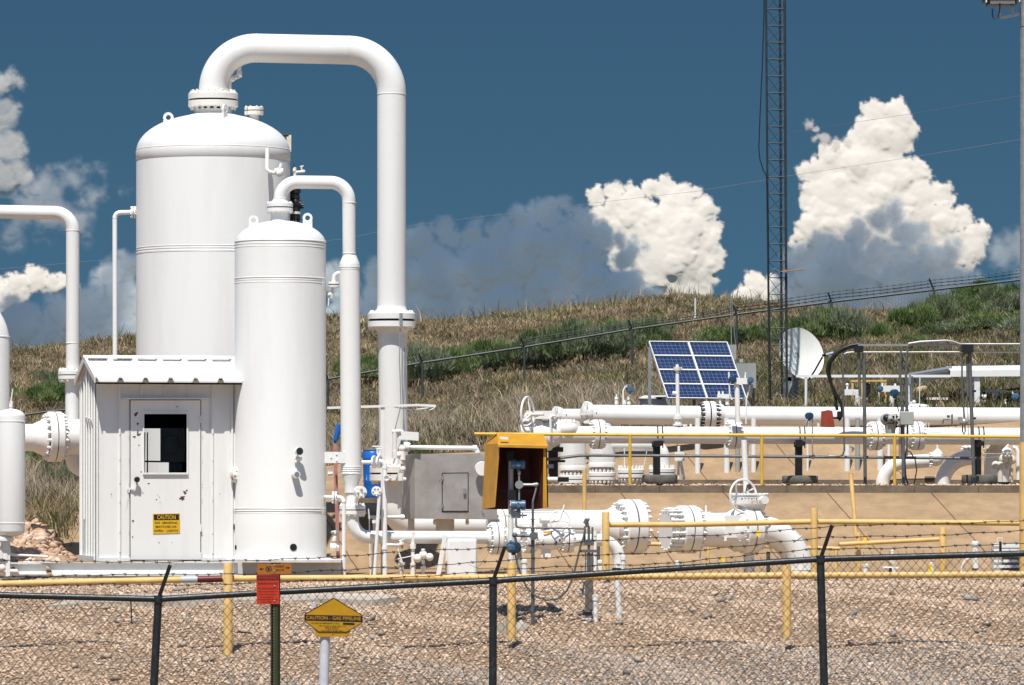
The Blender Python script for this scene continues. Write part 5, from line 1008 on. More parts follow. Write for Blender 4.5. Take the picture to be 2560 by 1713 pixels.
b=M(); b.ball(QF(1352,1090),39*kf,(1,1,1)); b.lathe(QF(1318,1076),QF.a,[(14*kf,0),(24*kf,16*kf),(34*kf,34*kf)],32); b.lathe(QF(1372,1087),QF.a,[(38*kf,0),(30*kf,18*kf),(22*kf,30*kf)],36); b.ball(QF(1416,1072),24*kf,(1.3,1,1)); b.cyl(QF(1300,1078),QF(1330,1078),16*kf); part(t,'body',b,WH,60)
b=M()
for x,y in ((1352,1090),):
    b.lathe(QF(x-7,y),QF.a,[(37*kf,0),(37*kf,26*kf)],32); b.nuts(QF(x-6,y),-QF.a,33*kf,5*kf,.05,14); b.nuts(QF(x+18,y),QF.a,33*kf,5*kf,.05,14)
b.cut(); b.nuts(QF(1416,1056),Z,20*kf,4*kf,.05,10); b.cyl(QF(1416,1062),QF(1416,1056),26*kf); part(t,'bonnet',b,WH)
b=M(); b.tube([QF(1369,1084,-.25),QF(1368,1045,-.25),QF(1372,1041,-.25),QF(1380,1040,-.25)],3*kf,8); b.cyl(QF(1381,1060,-.2),QF(1381,1020,-.2),2.4*kf); part(t,'bypass_tubing',b,WH)
t=thing('gear_handwheel','large thin white handwheel standing above the left end of the yellow handrail','handwheel')
b=M(); wc=QF(1309,1037,-.3); ax=V((.93,-.36,0)).normalized(); b.ring(wc,ax,43*kf,3*kf,48,8)
u_,v_,a_=basis(ax)
for i in range(3):
    a=2*PI*i/3+.5; b.tube([wc+ax*.05,wc+u_*(43*kf*math.cos(a))+v_*(43*kf*math.sin(a))],2*kf,6)
b.cyl(wc,wc+ax*.25,3.5*kf); part(t,'wheel',b,WH)
b=M(); b.cyl(QF(1318,1040,-.2),QF(1352,1038,-.2),3*kf); b.box(QF(1356,1038,-.1),(46*kf,.25,20*kf)); b.cyl(QF(1306,1052,-.1),QF(1345,1052,-.1),3*kf); part(t,'gear_box',b,WH)
# rear pipes with hinged closures
QR=Pl(1460,71.2,9); kr=71.2/F
def closure(t,x,y,r,s=1):
    b=M(); b.lathe(QR(x+8,y),-QR.a,[(r*.7*kr,-18*kr),(r*1.15*kr,-8*kr),(r*1.3*kr,0),(r*1.3*kr,8*kr),(r*1.1*kr,12*kr),(r*.5*kr,18*kr)],32); c=part(t,'closure_door',b,WH,50)
    b=M(); b.bar(QR(x-24,y+4,-.35),QR(x+18,y+2,-.35),.04,.03,Z); b.cyl(QR(x-2,y+r*1.1,-.3),QR(x-2,y-r*1.1,-.3),2.5*kr); b.box(QR(x-6,y-r*.9,-.28),(9*kr,.1,12*kr)); b.box(QR(x-4,y+r*1.0,-.28),(14*kr,.1,10*kr)); part(c,'closure_clamp',b,WH)
    b=M(); b.cyl(QR(x+18,y+2,-.35),QR(x+20,y+2,-.35),3*kr); part(c,'clamp_end',b,BK)
t=thing('rear_rack_pipe','long white rear pipe of the upper rack passing just under the solar panel','pipe')
b=M(); b.cyl(QR(1478,1036),QR(1750,1039),24*kr); b.cyl(QR(1795,1040),QR(2760,1044),24*kr); b.cyl(QR(1515,1040),QR(1515,1075),15*kr,18*kr); part(t,'pipe',b,WH,60); closure(t,1462,1032,22)
flange(t,QR(1772,1037),QR.a,34*kr,13*kr,16,.02,WH,nut=.09,nh=.2)
b=M(); b.nuts(QR(1757,1037),-QR.a,29*kr,4.2*kr,.06,16); b.nuts(QR(1788,1037),QR.a,29*kr,4.2*kr,.06,16); b.cyl(QR(1753,1037),QR(1757,1037),27*kr); part(t,'black_bolts',b,BK)
b=M(); b.lathe(QR(1786,1037),QR.a,[(22*kr,0),(30*kr,5*kr),(30*kr,10*kr),(25*kr,22*kr)],36); part(t,'orifice_fitting',b,WH)
b=M()
for x,h in ((1541,20),(1572,4),(1561,12)): b.cyl(QR(x,1016),QR(x,1016-h-4),3.5*kr); b.cyl(QR(x,1010),QR(x,1004),5*kr)
b.cyl(QR(1541,1005),QR(1541,985),2.2*kr); b.ball(QR(1541,997),5*kr); b.cyl(QR(1571,1000),QR(1571,992),3*kr); part(t,'top_valves',b,WH)
t=thing('rear_stub_pipe','shorter white pipe with a hinged closure, left of and behind the long rear pipe','pipe')
QR0=QR; QR=Pl(1390,72.4,9); b=M(); b.cyl(QR(1398,1040),QR(1480,1040),18*kr); b.cyl(QR(1440,1040),QR(1440,1075),14*kr); part(t,'pipe',b,WH,60); closure(t,1387,1037,16)
t=thing('far_stub_pipe','leftmost white pipe with a hinged closure seen through the big handwheel','pipe')
QR=Pl(1320,73.2,9); b=M(); b.cyl(QR(1328,1052),QR(1390,1050),13*kr); b.cyl(QR(1345,1045),QR(1372,1045),17*kr); part(t,'pipe',b,WH,60); closure(t,1318,1046,14); QR=QR0
# blue transmitter above the rear pipe
t=thing('transmitter_post','small blue transmitter on a thin stem left of the solar panel','transmitter')
b=M(); b.tube([QR(1558,1015),QR(1558,978),QR(1562,968),QR(1568,966)],2.2*kr,7); part(t,'stem',b,WH); transmitter(t,QR(1575,974),8.5*kr,BT,V((.3,-.95,0)).normalized(),.9)
b=M(); b.tube([QR(1560,968),QR(1564,964),QR(1572,963)],1.6*kr,6); part(t,'conduit',b,GD)
# vent and T posts
t=thing('vent_stack','slim white vent stack rising from the front pipe across the solar panel','pipe')
b=M(); b.cyl(QF(1695,1050),QF(1693,925),5.2*kf,4.6*kf); b.cyl(QF(1693,926),QF(1693,918),9*kf,10*kf); b.cyl(QF(1693,919),QF(1693,911),4*kf); b.cyl(QF(1684,923),QF(1704,922),4*kf); b.cyl(QF(1681,983),QF(1690,984),5*kf); part(t,'stack',b,WH)
b=M(); b.cyl(QF(1695,1066),QF(1695,1045),9*kf); b.cyl(QF(1695,1064),QF(1695,1060),13*kf); b.cyl(QF(1695,1048),QF(1695,1040),12*kf); b.nuts(QF(1695,1048),-Z,9*kf,2.5*kf,.03,6); b.cyl(QF(1695,1041),QF(1695,1037),9*kf); b.cut(); b.cyl(QF(1712,1066),QF(1712,1061),6*kf); b.cut(); b.cyl(QF(1727,1067),QF(1727,1060),3*kf); part(t,'base_flange',b,WH)
t=thing('instrument_tee','white T shaped post with two blue transmitters before the right half of the solar panel','post')
Qt=lambda x,y,o=0:P(x,y,68.2)+V((0,o,0)); kt=68.2/F
b=M(); b.cyl(Qt(1845,1056),Qt(1842,958),6.5*kt); b.box(Qt(1848,953),(44*kt,.12,15*kt)); b.cyl(Qt(1842,960),Qt(1842,945),8*kt); part(t,'post',b,WH)
b=M(); b.tube([Qt(1875,962),Qt(1873,975),Qt(1866,998),Qt(1865,1060)],2*kt,7); b.tube([Qt(1823,960),Qt(1824,985),Qt(1830,1000)],2*kt,7); b.cyl(Qt(1823,948),Qt(1822,930),2.6*kt); b.cyl(Qt(1863,945),Qt(1864,931),2*kt); part(t,'tubing',b,WH)
transmitter(t,Qt(1831,949,-.05),8.5*kt,BD,V((.3,-.95,0)).normalized(),.9); transmitter(t,Qt(1874,951,-.05),8.5*kt,BT,V((.3,-.95,0)).normalized(),.9)
b=M(); b.cyl(QR(1800,1016),QR(1800,992),3.5*kr); b.box(QR(1808,990),(30*kr,.1,9*kr)); b.cyl(QR(1798,990),QR(1797,978),3*kr); b.cyl(QR(1807,988),QR(1807,978),2.4*kr); b.cyl(QR(1818,1012),QR(1818,996),5*kr); part(t,'manifold',b,WH)
# pedestals on tyres
def tyre(name_lbl,x0,x1,y0,y1,D,dark=False):
    kk=D/F; r=(x1-x0)/2*kk; h=(y1-y0)*kk; b=M(); b.lathe(P((x0+x1)/2,y1,D),Z,[(r*.6,0),(r*.96,0),(r,h*.12),(r,h*.88),(r*.965,h*.97),(r*.9,h),(r*.62,h),(r*.55,h*.9)],40,True)
    return b
def pedestal(x,D,tx0,tx1,ty0,lbl,grp):
    kk=D/F; t=thing('pipe_pedestal',lbl,'pipe support',grp)
    b=tyre('',tx0,tx1,ty0,1209,D); part(t,'tyre',b,RB,60)
    b=M(); b.box(P(x,1150,D),(17*kk,.10,100*kk)); b.bar(P(x-7,1190,D-.06),P(x-7,1112,D-.06),.03,.02,YV); part(t,'column',b,BK)
    b=M(); b.box(P(x+3,1109,D),(24*kk,.22,11*kk)); b.plate([P(x-4,1104,D-.12),P(x+18,1104,D-.12),P(x+10,1116,D-.12),P(x-4,1118,D-.12)],V((0,.24,0))); b.cyl(P(x-11,1118,D-.1),P(x-11,1106,D-.1),1.5*kk); b.cyl(P(x+15,1120,D-.1),P(x+15,1104,D-.1),1.5*kk); part(t,'saddle',b,BK)
    for dx in (0,12):
        b=M(); c=QF(x+dx+2,1088 if x<1900 else 1090); u0=QF.a
        pts=[c+V((0,-1,0))*(22.4*kf*math.cos(a))+Z*(22.4*kf*math.sin(a)) for a in [(-.35+i*.2) for i in range(20)]]; b.tube(pts,1.8*kf,6); part(t,'u_bolt',b,BK)
pedestal(1642,68.6,1605,1694,1187,'black pipe pedestal standing on a weathered tyre below the left solar panel','pipe pedestals on tyres')
pedestal(1997,68.7,1955,2045,1189,'black pipe pedestal standing on a grey tyre just left of the red box','pipe pedestals on tyres')
pedestal(2444,68.8,2404,2494,1187,'black pipe pedestal on a tyre behind the conduit posts at the right','pipe pedestals on tyres')
t=thing('valve_stand','black steel stand with a short round foot under the bulbous valve right of the hood','pipe support'); Dv=68.5; kk=Dv/F
b=M(); b.box(P(1388,1124,Dv),(40*kk,.3,12*kk)); b.box(P(1384,1165,Dv),(22*kk,.15,76*kk)); b.bar(P(1376,1122,Dv-.1),P(1376,1185,Dv-.1),.06,.05,YV); b.box(P(1400,1153,Dv-.05),(26*kk,.1,6*kk)); b.box(P(1400,1199,Dv-.05),(44*kk,.25,12*kk)); part(t,'column',b,BK)
b=M(); b.cyl(P(1368,1199,Dv-.2),P(1394,1199,Dv-.2),6.5*kk); part(t,'foot_pipe',b,WH); b=M(); b.box(P(1376,1166,Dv-.14),(16*kk,.04,10*kk)); part(t,'clamp',b,GL)
# stacks & flanges below
def flstack(x,y0,y1,r,D,lbl):
    kk=D/F; t=thing('filter_pot',lbl,'tank','white cylindrical pots under the upper rack'); b=M(); b.cyl(P(x,y1,D),P(x,y0,D),r*kk); b.lathe(P(x,y1+2,D),Z,[(r*1.04*kk,0),(r*1.04*kk,9*kk),(r*kk,12*kk)],40); part(t,'pot',b,WS,60)
    b=M(); b.lathe(P(x,y1+16,D),Z,[(r*.78*kk,0),(r*.78*kk,15*kk)],36); b.nuts(P(x,y1+3,D),-Z,r*.86*kk,3.3*kk,.03,14); part(t,'neck',b,CR)
    flange(t,P(x,y1+25,D),Z,r*1.04*kk,9*kk,18,.012,WH,nut=.12,nh=.28)
flstack(1432,1105,1174,33,69.6,'squat white pot with a bolted base flange right of the black valve stand')
flstack(1505,1105,1166,33,69.6,'squat white pot between the first pot and the yellow handrail post')
t=thing('blind_flange','low pair of white bolted flanges on the bench right of the two squat pots','flange'); flange(t,P(1577,1184,69.4),Z,34*69.4/F,10*69.4/F,18,.014,WH,nut=.10,nh=.28); b=M(); b.cyl(P(1577,1215,69.4),P(1577,1192,69.4),22*69.4/F); b.cyl(P(1561,1172,69.4),P(1561,1120,69.4),1.2*69/F); b.tube([P(1610,1166,69.4),P(1618,1122,69.4)],.006,5); part(t,'neck',b,WH)
t=thing('drop_elbow','white pipe elbow dropping from the rack to a bolted flange behind the left pedestal','pipe'); k7=69.4/F
b=M(); b.tube(fillet([P(1500,1112,69.6),P(1658,1112,69.4),P(1658,1172,69.4)],32*k7,12),16*k7,26); part(t,'elbow',b,WH,60); flange(t,P(1655,1182,69.4),Z,34*k7,10*k7,18,.014,WH,nut=.10,nh=.25); b=M(); b.cyl(P(1655,1215,69.4),P(1655,1190,69.4),22*k7); part(t,'neck',b,WH)
# slim support posts
SP=[(1744,7,'slim white post right of the left pedestal'),(1817,7.5,'white post left of the first rack flange pair right of the panel'),(1844,6,'white post partly behind the stem of the gear valve'),(1884,6.5,'white post carrying a thin tube right of the gear valve stem'),(2019,3,'thin white post right of the middle pedestal'),(2118,7.5,'white post just right of the red box and hose'),(2144,6,'grey white post left of the tall conduit'),(2200,8,'white post under the right end of the wavy yellow post gap'),(2222,4,'thin post with a hooked tube beside the third handrail post')]
for x,r,l in SP:
    b=M(); kk=70.6/F; b.cyl(P(x,1210,70.6),P(x,1045,70.6),r*kk); single('rack_post',b,WH if r!=6 else GB,l.replace('under the right end of the wavy yellow post gap','right of the tall grey conduit, left of the third handrail post'),'post')
b=M(); kk=69.5/F; b.cyl(P(1697,1140,69.5),P(1697,1115,69.5),3.4*kk); b.cyl(P(1699,1140,69.5),P(1710,1199,69.5),4*kk); b.box(P(1699,1141,69.4),(25*kk,.05,22*kk)); b.cyl(P(1696,1150,69.5),P(1696,1199,69.5),3*kk); single('tilted_prop',b,WH,'white prop with a square clamp plate, its lower half tilted, right of the left pedestal','post')
b=M(); b.cyl(QF(1866,1111,-.1),QF(1866,1145,-.1),1.6*kf); b.cyl(QF(1866,1111,-.1),QF(1866,1115,-.1),6*kf,2*kf); b.cyl(QF(2132,1118),QF(2132,1128),3*kf); b.tube([QF(2124,1116),QF(2136,1122),QF(2130,1130)],1.5*kf,6); single('drain_nipple',b,WH,'thin white drain nipple hanging under the front rack pipe','pipe')
# dark conduit along the rack
b=M(); D=68.35; b.tube([P(1360,1149,D),P(1392,1147,D),P(1408,1144,D),P(1450,1139,D),P(1480,1138.5,D),P(1990,1142,D),P(2440,1146,D)],3.8*D/F,8); b.tube([P(2450,1146,D),P(2500,1142,D)],.004,5); single('level_conduit',b,GD,'long dark conduit running level below the front rack pipe','conduit')
# gooseneck pipes
def goose(x0,xr,yt_,D,r,lbl,xe):
    kk=D/F; t=thing('gooseneck_pipe',lbl,'pipe'); b=M(); b.tube(fillet([P(x0,1215,D),P(x0,yt_,D),P(xe,yt_-8,D)],xr*kk,16),r*kk,28); part(t,'pipe',b,WH,60); return t
t=goose(2206,62,1160,70.1,17,'white gooseneck pipe curving right behind the third handrail post','x' and 2322)
b=M(); kk=70.1/F; b.ball(P(2340,1147,70.1),19*kk); b.cyl(P(2344,1125,70.1),P(2343,1108,70.1),3*kk); b.lathe(P(2344,1136,70.1),Z,[(14*kk,0),(10*kk,8*kk),(3*kk,14*kk)],16); b.nuts(P(2330,1150,70.1),-X,17*kk,3*kk,.04,10); part(t,'valve',b,WH); b=M(); b.cyl(P(2312,1196,70.1),P(2336,1196,70.1),5*kk); b.nuts(P(2316,1200,70.1),Z,.0001,5*kk,8*kk,1); part(t,'foot_bolts',b,BK)
t=goose(2356,70,1152,69.6,19,'bigger white gooseneck pipe curving right to a flange behind the conduit posts',2426)
flange(t,P(2418,1138,69.7),V((1,.1,0)),24*kk,8*kk,12,.01,WH,nut=.12,nh=.2)
t=thing('gas_meter','white bolted drum with grey lobed meter beside it at the far right of the bench','tank'); kk=69.8/F
b=M(); b.cyl(P(2492,1205,69.8),P(2492,1135,69.8),32*kk); part(t,'drum',b,WS,60); b=M(); b.cyl(P(2490,1133,69.8),P(2490,1112,69.8),30*kk); b.nuts(P(2490,1120,69.8),-Z,31*kk,3*kk,.04,14); b.nuts(P(2492,1133,69.7),Z,28*kk,3.6*kk,.03,14); part(t,'cover',b,CR)
b=M()
for x,y,r in ((2489,1163,10),(2505,1162,11),(2520,1165,9),(2510,1148,13),(2528,1150,12)): b.ball(P(x,y,69.0),r*kk)
b.cyl(P(2500,1205,69.0),P(2500,1165,69.0),7*kk); b.cyl(P(2528,1205,69.0),P(2528,1170,69.0),5*kk); part(t,'meter_lobes',b,CR); b=M(); b.ball(P(2518,1132,68.9),13*kk); b.cyl(P(2506,1128,68.9),P(2522,1112,68.9),3*kk); b.nuts(P(2518,1132,68.8),-YV,9*kk,2*kk,.03,6); part(t,'gauge_head',b,WH)
b=M(); b.tube([P(2546,1200,69),P(2544,1128,69),P(2538,1120,69),P(2532,1119,69)],6*kk,10); single('bent_riser',b,WH,'white bent riser tube at the extreme right beside the pole','pipe')
# red box + hose
t=thing('red_box','brick red metal wedge shaped box on top of the front rack pipe','box'); D=68.3; kk=D/F
b=M(); b.plate([P(2055,1028,D),P(2071,1025,D),P(2070,1068,D),P(2054,1067,D)],V((0,.2,0))); b.plate([P(2071,1025,D),P(2081,1027,D),P(2087,1068,D),P(2070,1068,D)],V((0,.2,0))); part(t,'casing',b,RD,10)
t=thing('black_hose','thick pair of black hoses looping down from the conduit frame to the red box','hose')
b=M(); b.tube([P(x,y,D) for x,y in ((2150,861),(2130,863),(2105,872),(2084,888),(2070,910),(2068,930),(2076,955),(2090,985),(2104,1012),(2106,1030))],4*kk,10)
b.tube([P(x,y,D+.05) for x,y in ((2148,863),(2120,870),(2095,883),(2077,905),(2072,930),(2078,958),(2088,990),(2090,1010),(2093,1026))],4*kk,10); part(t,'hose',b,BK,60)
b=M(); b.box(P(2101,1036,D),(16*kk,.12,15*kk)); b.plate([P(2083,1043,D),P(2106,1042,D),P(2104,1048,D),P(2099,1053,D),P(2095,1048,D),P(2084,1048,D)],V((0,.08,0))); part(t,'plug',b,BK)
# small transmitters
t=thing('transmitter_post','dark blue transmitter on twin thin conduits above the middle pedestal','transmitter'); transmitter(t,P(2023,1040,68.1),9*kk,BD,V((.3,-.95,0)).normalized(),.9); b=M(); b.tube([P(2031,1042,68.1),P(2031,1080,68.1),P(2031,1125,68.1),P(2033,1142,68.1)],1.7*kk,7); b.cyl(P(2019,1050,68.1),P(2019,1066,68.1),1.6*kk); b.cyl(P(2033,1142,68.0),P(2033,1142,67.9),6*kk); b.cyl(P(2072,1142,68.2),P(2088,1142,68.2),5*kk); part(t,'conduit',b,GL)
b=M(); b.cyl(P(2017,1067,68.2),P(2017,1055,68.2),3*kk); b.cyl(P(2046,1067,68.2),P(2046,1058,68.2),3*kk); part(t,'nipple',b,WH)
# conduit frame
t=thing('cable_rack','grey conduit frame with tall posts standing over the right half of the rack','frame')
D=68.1; kk=D/F; q=lambda x,y,o=0:P(x,y,D)+V((0,o,0))
for x0,x1,y0,y1,r,ln in ((2160,2163,886,1211,4.4,'post'),(2424,2435,884,1212,4.6,'post'),(2146,2150,870,990,3.6,'short_post'),(2418,2420,890,992,3.4,'short_post')):
    b=M(); b.cyl(q(x1,y1),q(x0,y0),r*kk); 
    if r>4: b.cyl(q(x0,y0+4),q(x0,y0-2),5*kk)
    part(t,ln,b,GD)
b=M(); b.bar(q(2145,863),q(2400,862),.05,.03,Z); part(t,'strut_channel',b,GL)
b=M(); b.tube([q(2270,860,-.05),q(2300,855,-.05),q(2365,852,-.05),q(2380,854,-.05),q(2400,861,-.05),q(2420,861,-.05),q(2700,861,-.05)],3*kk,10); b.tube([q(2110,886),q(2118,882),q(2130,881),q(2700,880)],2.4*kk,9); part(t,'level_run',b,GL,60)
b=M(); b.tube([q(2110,886),q(2107,900),q(2109,1040),q(2111,1125),q(2107,1137),q(2098,1141),q(2060,1142)],2.3*kk,8); part(t,'down_run',b,GD,60)
b=M(); b.tube([q(2258,1036),q(2250,940),q(2252,880),q(2256,868)],3.2*kk,8); b.tube([q(2268,1036),q(2265,940),q(2266,885),q(2272,872),q(2284,867)],3.2*kk,8); part(t,'bent_run',b,GD,60)
b=M(); b.tube([q(2411,1050),q(2405,960),q(2405,896),q(2410,885),q(2424,880)],2.3*kk,8); b.tube([q(2421,1090),q(2419,1000),q(2418,960)],.005,5); part(t,'bent_run',b,GD,60)
b=M(); b.box(q(2146,872),(22*kk,.15,14*kk)); b.cut(); b.box(q(2418,872),(28*kk,.2,20*kk)); part(t,'clamp',b,BK)
b=M(); b.ball(q(2410,1055),9*kk); b.cyl(q(2398,1056),q(2418,1054),5*kk); b.box(q(2400,1050),(10*kk,.08,14*kk)); part(t,'fitting',b,GL); b=M(); b.tube([q(2407,1062),q(2406,1078),q(2410,1086),q(2413,1078),q(2412,1060)],1.8*kk,7); part(t,'drip_loop',b,BK)
b=M(); b.bar(q(2426,1046),q(2440,1046),.03,.03); b.cut(); b.bar(q(2428,978),q(2440,978),.03,.03); part(t,'strap',b,BK)
# actuator
t=thing('valve_actuator','grey junction box with bunched conduits and a green grey actuator above the paired flanges','actuator')
b=M(); b.box(q(2266,1046,-.05),(34*kk,.12,34*kk)); bx=part(t,'junction_box',b,GB); m_=bx.modifiers.new('bevel','BEVEL'); m_.width=.012; m_.segments=2
b=M(); b.cyl(q(2212,1050),q(2240,1050),14*kk); b.ball(q(2216,1048),15*kk); b.cyl(q(2218,1046,-.1),q(2240,1050,-.1),8*kk); b.cyl(q(2226,1060),q(2226,1084),15*kk,12*kk); part(t,'actuator_body',b,GB)
b=M(); b.ball(q(2216,1046,-.05),10*kk); b.cyl(q(2238,1036),q(2238,1070),5*kk); b.nuts(q(2236,1050,-.12),-YV,9*kk,3*kk,.05,6); part(t,'actuator_cover',b,BK)
b=M()
for x in (2255,2267):
    for y in (1000,1010,1020,1028): b.cyl(q(x,y+4),q(x,y-4),(5 if y%20 else 3.6)*kk)
b.cyl(q(2248,1062),q(2248,1145),1.2*kk); b.cyl(q(2252,1062),q(2252,1145),1.2*kk); b.cyl(q(2257,1062),q(2259,1212),4.5*kk); b.cyl(q(2269,1062),q(2267,1140),2.5*kk); part(t,'conduit_bundle',b,GD)
b=M(); b.tube([q(2266,1126),q(2276,1130),q(2288,1150),q(2292,1175),q(2285,1212)],1.6*kk,7); b.tube([q(2267,1120),q(2262,1150),q(2264,1190),q(2270,1212)],2.2*kk,7); b.tube([q(2238,1000),q(2244,1018),q(2247,1030)],1.4*kk,6); part(t,'black_cable',b,BK)
transmitter(t,q(2235,983,-.05),9.5*kk,BD,V((.3,-.95,0)).normalized(),.9)
t=thing('shutoff_cock','small dark lever cock on a thin stem between the actuator and the conduit posts','valve'); b=M(); b.ball(q(2371,1041),4*kk); b.cyl(q(2358,1049),q(2376,1049),1.6*kk); b.cyl(q(2380,1036),q(2380,1060),2.2*kk); b.cyl(q(2358,1050),q(2357,1060),1.8*kk); b.cyl(q(2379,1060),q(2379,1072),1.2*kk); part(t,'cock',b,GD); b=M(); b.cyl(q(2379,1074),q(2379,1068),4*kk,2*kk); part(t,'base',b,WH); b=M(); b.tube([q(2372,1060),q(2372,1078),q(2340,1082),q(2290,1083)],.0035,5); part(t,'capillary_tube',b,GD)
# painted characters on the rear pipe
b=M(); text(b,'V51',P(2302,1069,69.0),X,Z,21*kk,12*kk,.002); single('pipe_marking',b,WS,'white characters standing in front of the rear pipe right of the actuator','marking')
# ================= BACKGROUND EQUIPMENT =================
# solar panel
D=76.; kk=D/F
BLp=P(1667,998,D); u=V((198*kk,.55,0)); un=u.normalized()
TLp=P(1620,856,D+.62); BRp=P(1866,1000,D+.50); TRp=P(1817,858,D+.62+.5)
t=thing('solar_panel','tilted blue solar panel array of two columns in white frames behind the rear pipe','solar panel')
nrm=(BRp-BLp).cross(TLp-BLp).normalized()
def sp(u_,v_,o=0): return BLp*(1-u_)*(1-v_)+BRp*u_*(1-v_)+TLp*(1-u_)*v_+TRp*u_*v_+nrm*(-o)
sgn=1 if nrm.y<0 else -1
def sp(u_,v_,o=0): return BLp*(1-u_)*(1-v_)+BRp*u_*(1-v_)+TLp*(1-u_)*v_+TRp*u_*v_+nrm*(sgn*o)
sm=bpy.data.materials.new('photovoltaic_cells'); sm.use_nodes=True; n=sm.node_tree; bb=n.nodes['Principled BSDF']; bb.inputs['Roughness'].default_value=.28
at=n.nodes.new('ShaderNodeUVMap'); 
sep=n.nodes.new('ShaderNodeSeparateXYZ'); n.links.new(at.outputs[0],sep.inputs[0])
def mth(op,a,b_):
    x=n.nodes.new('ShaderNodeMath'); x.operation=op
    for i,qq in enumerate((a,b_)):
        if isinstance(qq,(int,float)): x.inputs[i].default_value=qq
        elif qq is not None: n.links.new(qq,x.inputs[i])
    return x.outputs[0]
gx=mth('ABSOLUTE',mth('SUBTRACT',mth('FRACT',mth('MULTIPLY',sep.outputs[0],9),None),.5),None); gy=mth('ABSOLUTE',mth('SUBTRACT',mth('FRACT',mth('MULTIPLY',sep.outputs[1],4),None),.5),None)
ln_=mth('MAXIMUM',mth('GREATER_THAN',gx,.468),mth('GREATER_THAN',gy,.465))
nz=n.nodes.new('ShaderNodeTexVoronoi'); nz.inputs['Scale'].default_value=26; tco=n.nodes.new('ShaderNodeTexCoord'); n.links.new(tco.outputs['Object'],nz.inputs['Vector'])
rp=n.nodes.new('ShaderNodeValToRGB'); rp.color_ramp.elements[0].color=(.007,.020,.065,1); rp.color_ramp.elements[1].color=(.020,.044,.13,1); n.links.new(nz.outputs['Color'],rp.inputs[0])
mx=n.nodes.new('ShaderNodeMix'); mx.data_type='RGBA'; n.links.new(ln_,mx.inputs[0]); n.links.new(rp.outputs[0],mx.inputs[6]); mx.inputs[7].default_value=(.17,.21,.29,1); n.links.new(mx.outputs[2],bb.inputs['Base Color'])
for c in range(2):
    for r_ in range(4):
        u0,u1=c*.5+.012,c*.5+.488; v0,v1=r_*.25+.010,r_*.25+.240
        b=M(); b.plate([sp(u0,v0,.02),sp(u1,v0,.02),sp(u1,v1,.02),sp(u0,v1,.02)],-nrm*sgn*.03); o=part(t,'solar_module',b,sm,10)
        uvl=o.data.uv_layers.new(name='UVMap'); cd=[(0,0),(1,0),(1,1),(0,1)]*2
        for lp in o.data.loops: uvl.data[lp.index].uv=cd[lp.vertex_index]
        b=M(); cs=[sp(u0-.006,v0-.006,.022),sp(u1+.006,v0-.006,.022),sp(u1+.006,v1+.006,.022),sp(u0-.006,v1+.006,.022)]
        for i in range(4): b.bar(cs[i],cs[(i+1)%4],.013,.03,nrm)
        part(o,'module_frame',b,WS)
b=M(); b.bar(P(1624,1100,D+.4),P(1624,868,D+.4),.05,.05,YV); b.cut(); b.bar(P(1735,1100,D+.7),P(1735,930,D+.7),.05,.05,YV); b.cut(); b.bar(P(1760,1090,D+.6),P(1760,1000,D+.6),.04,.04,YV); b.cut(); b.bar(P(1860,995,D+.3),P(1885,1040,D+.1),.05,.05); b.cut(); b.bar(P(1666,996,D),P(1680,1030,D),.04,.04); part(t,'leg',b,GL)
t=thing('battery_box','long low cream box behind the rear pipe under the solar panel','box'); b=M(); b.box(P(1634,1014,D+1.2),(72*kk,.6,34*kk)); part(t,'box',b,WS); b=M(); b.plate([P(1598,997,D+.85),P(1610,992,D+1.5),P(1672,992,D+1.5),P(1671,997,D+.85)],V((0,0,.02))); part(t,'lid',b,WS); b=M(); b.box(P(1648,996,D+.85),(12*kk,.05,5*kk)); b.cut(); b.box(P(1600,999,D+.85),(8*kk,.05,5*kk)); part(t,'clasp',b,CHP)
t=thing('control_cabinet','grey green control cabinet on a post at the right edge of the solar panel','cabinet'); b=M(); b.box(P(1864,940,77.5),(51*kk,.35,63*kk)); part(t,'cabinet',b,GB); b=M(); b.box(P(1862,972,77.4),(40*kk,.2,22*kk)); b.box(P(1827,930,77.5),(14*kk,.2,40*kk)); part(t,'conduit_box',b,GD); b=M(); b.box(P(1831,881,77.5),(19*kk,.15,38*kk)); b.box(P(1853,902,77.5),(9*kk,.1,9*kk)); part(t,'upper_box',b,GB); b=M(); b.cyl(P(1829,868,77.5),P(1826,735,77.5),1.5*kk,1*kk); b.cyl(P(1842,900,77.5),P(1829,750,77.6),.005,.004); b.cyl(P(1845,905,77.6),P(1845,1110,77.6),3*kk); b.cyl(P(1884,970,77.6),P(1884,1110,77.6),3*kk); part(t,'mast_rod',b,GL)
# mast
D=78.; kk=D/F; t=thing('lattice_mast','very tall dark triangular lattice radio mast rising out of the picture','mast')
def leg(px0,px1,off,r): 
    b=M(); b.tube([P(px1,1120,D)+V((0,off,0)),P((px0+px1)/2+0,520,D)+V((0,off,0)),P(px0,-260,D)+V((0,off,0))],r*kk,8); part(t,'leg',b,MD,60)
MD=mat('dark_galvanised',(.055,.062,.06),.5,.4,var=.4,vs_=8)
leg(1913,1925,0,2.7); leg(1960.5,1968,.0,3.1); leg(1951,1958,.26,3.0)
A=lambda y:(P(1925+(1913-1925)*(1120-y)/1380,y,D),P(1968+(1960.5-1968)*(1120-y)/1380,y,D),P(1958+(1951-1958)*(1120-y)/1380,y,D)+V((0,.26,0)))
for y in range(-230,1110,42):
    b=M(); a0,a1,a2=A(y); c0,c1,c2=A(y+42); b.tube([a0,a1],.9*kk,5); b.tube([a1,a2],.9*kk,5); b.tube([a2,a0],.9*kk,5)
    b.tube([c0,a1],.8*kk,5); b.tube([c1,a2],.7*kk,5); b.tube([c2,a0],.6*kk,5); part(t,'brace',b,MD,60)
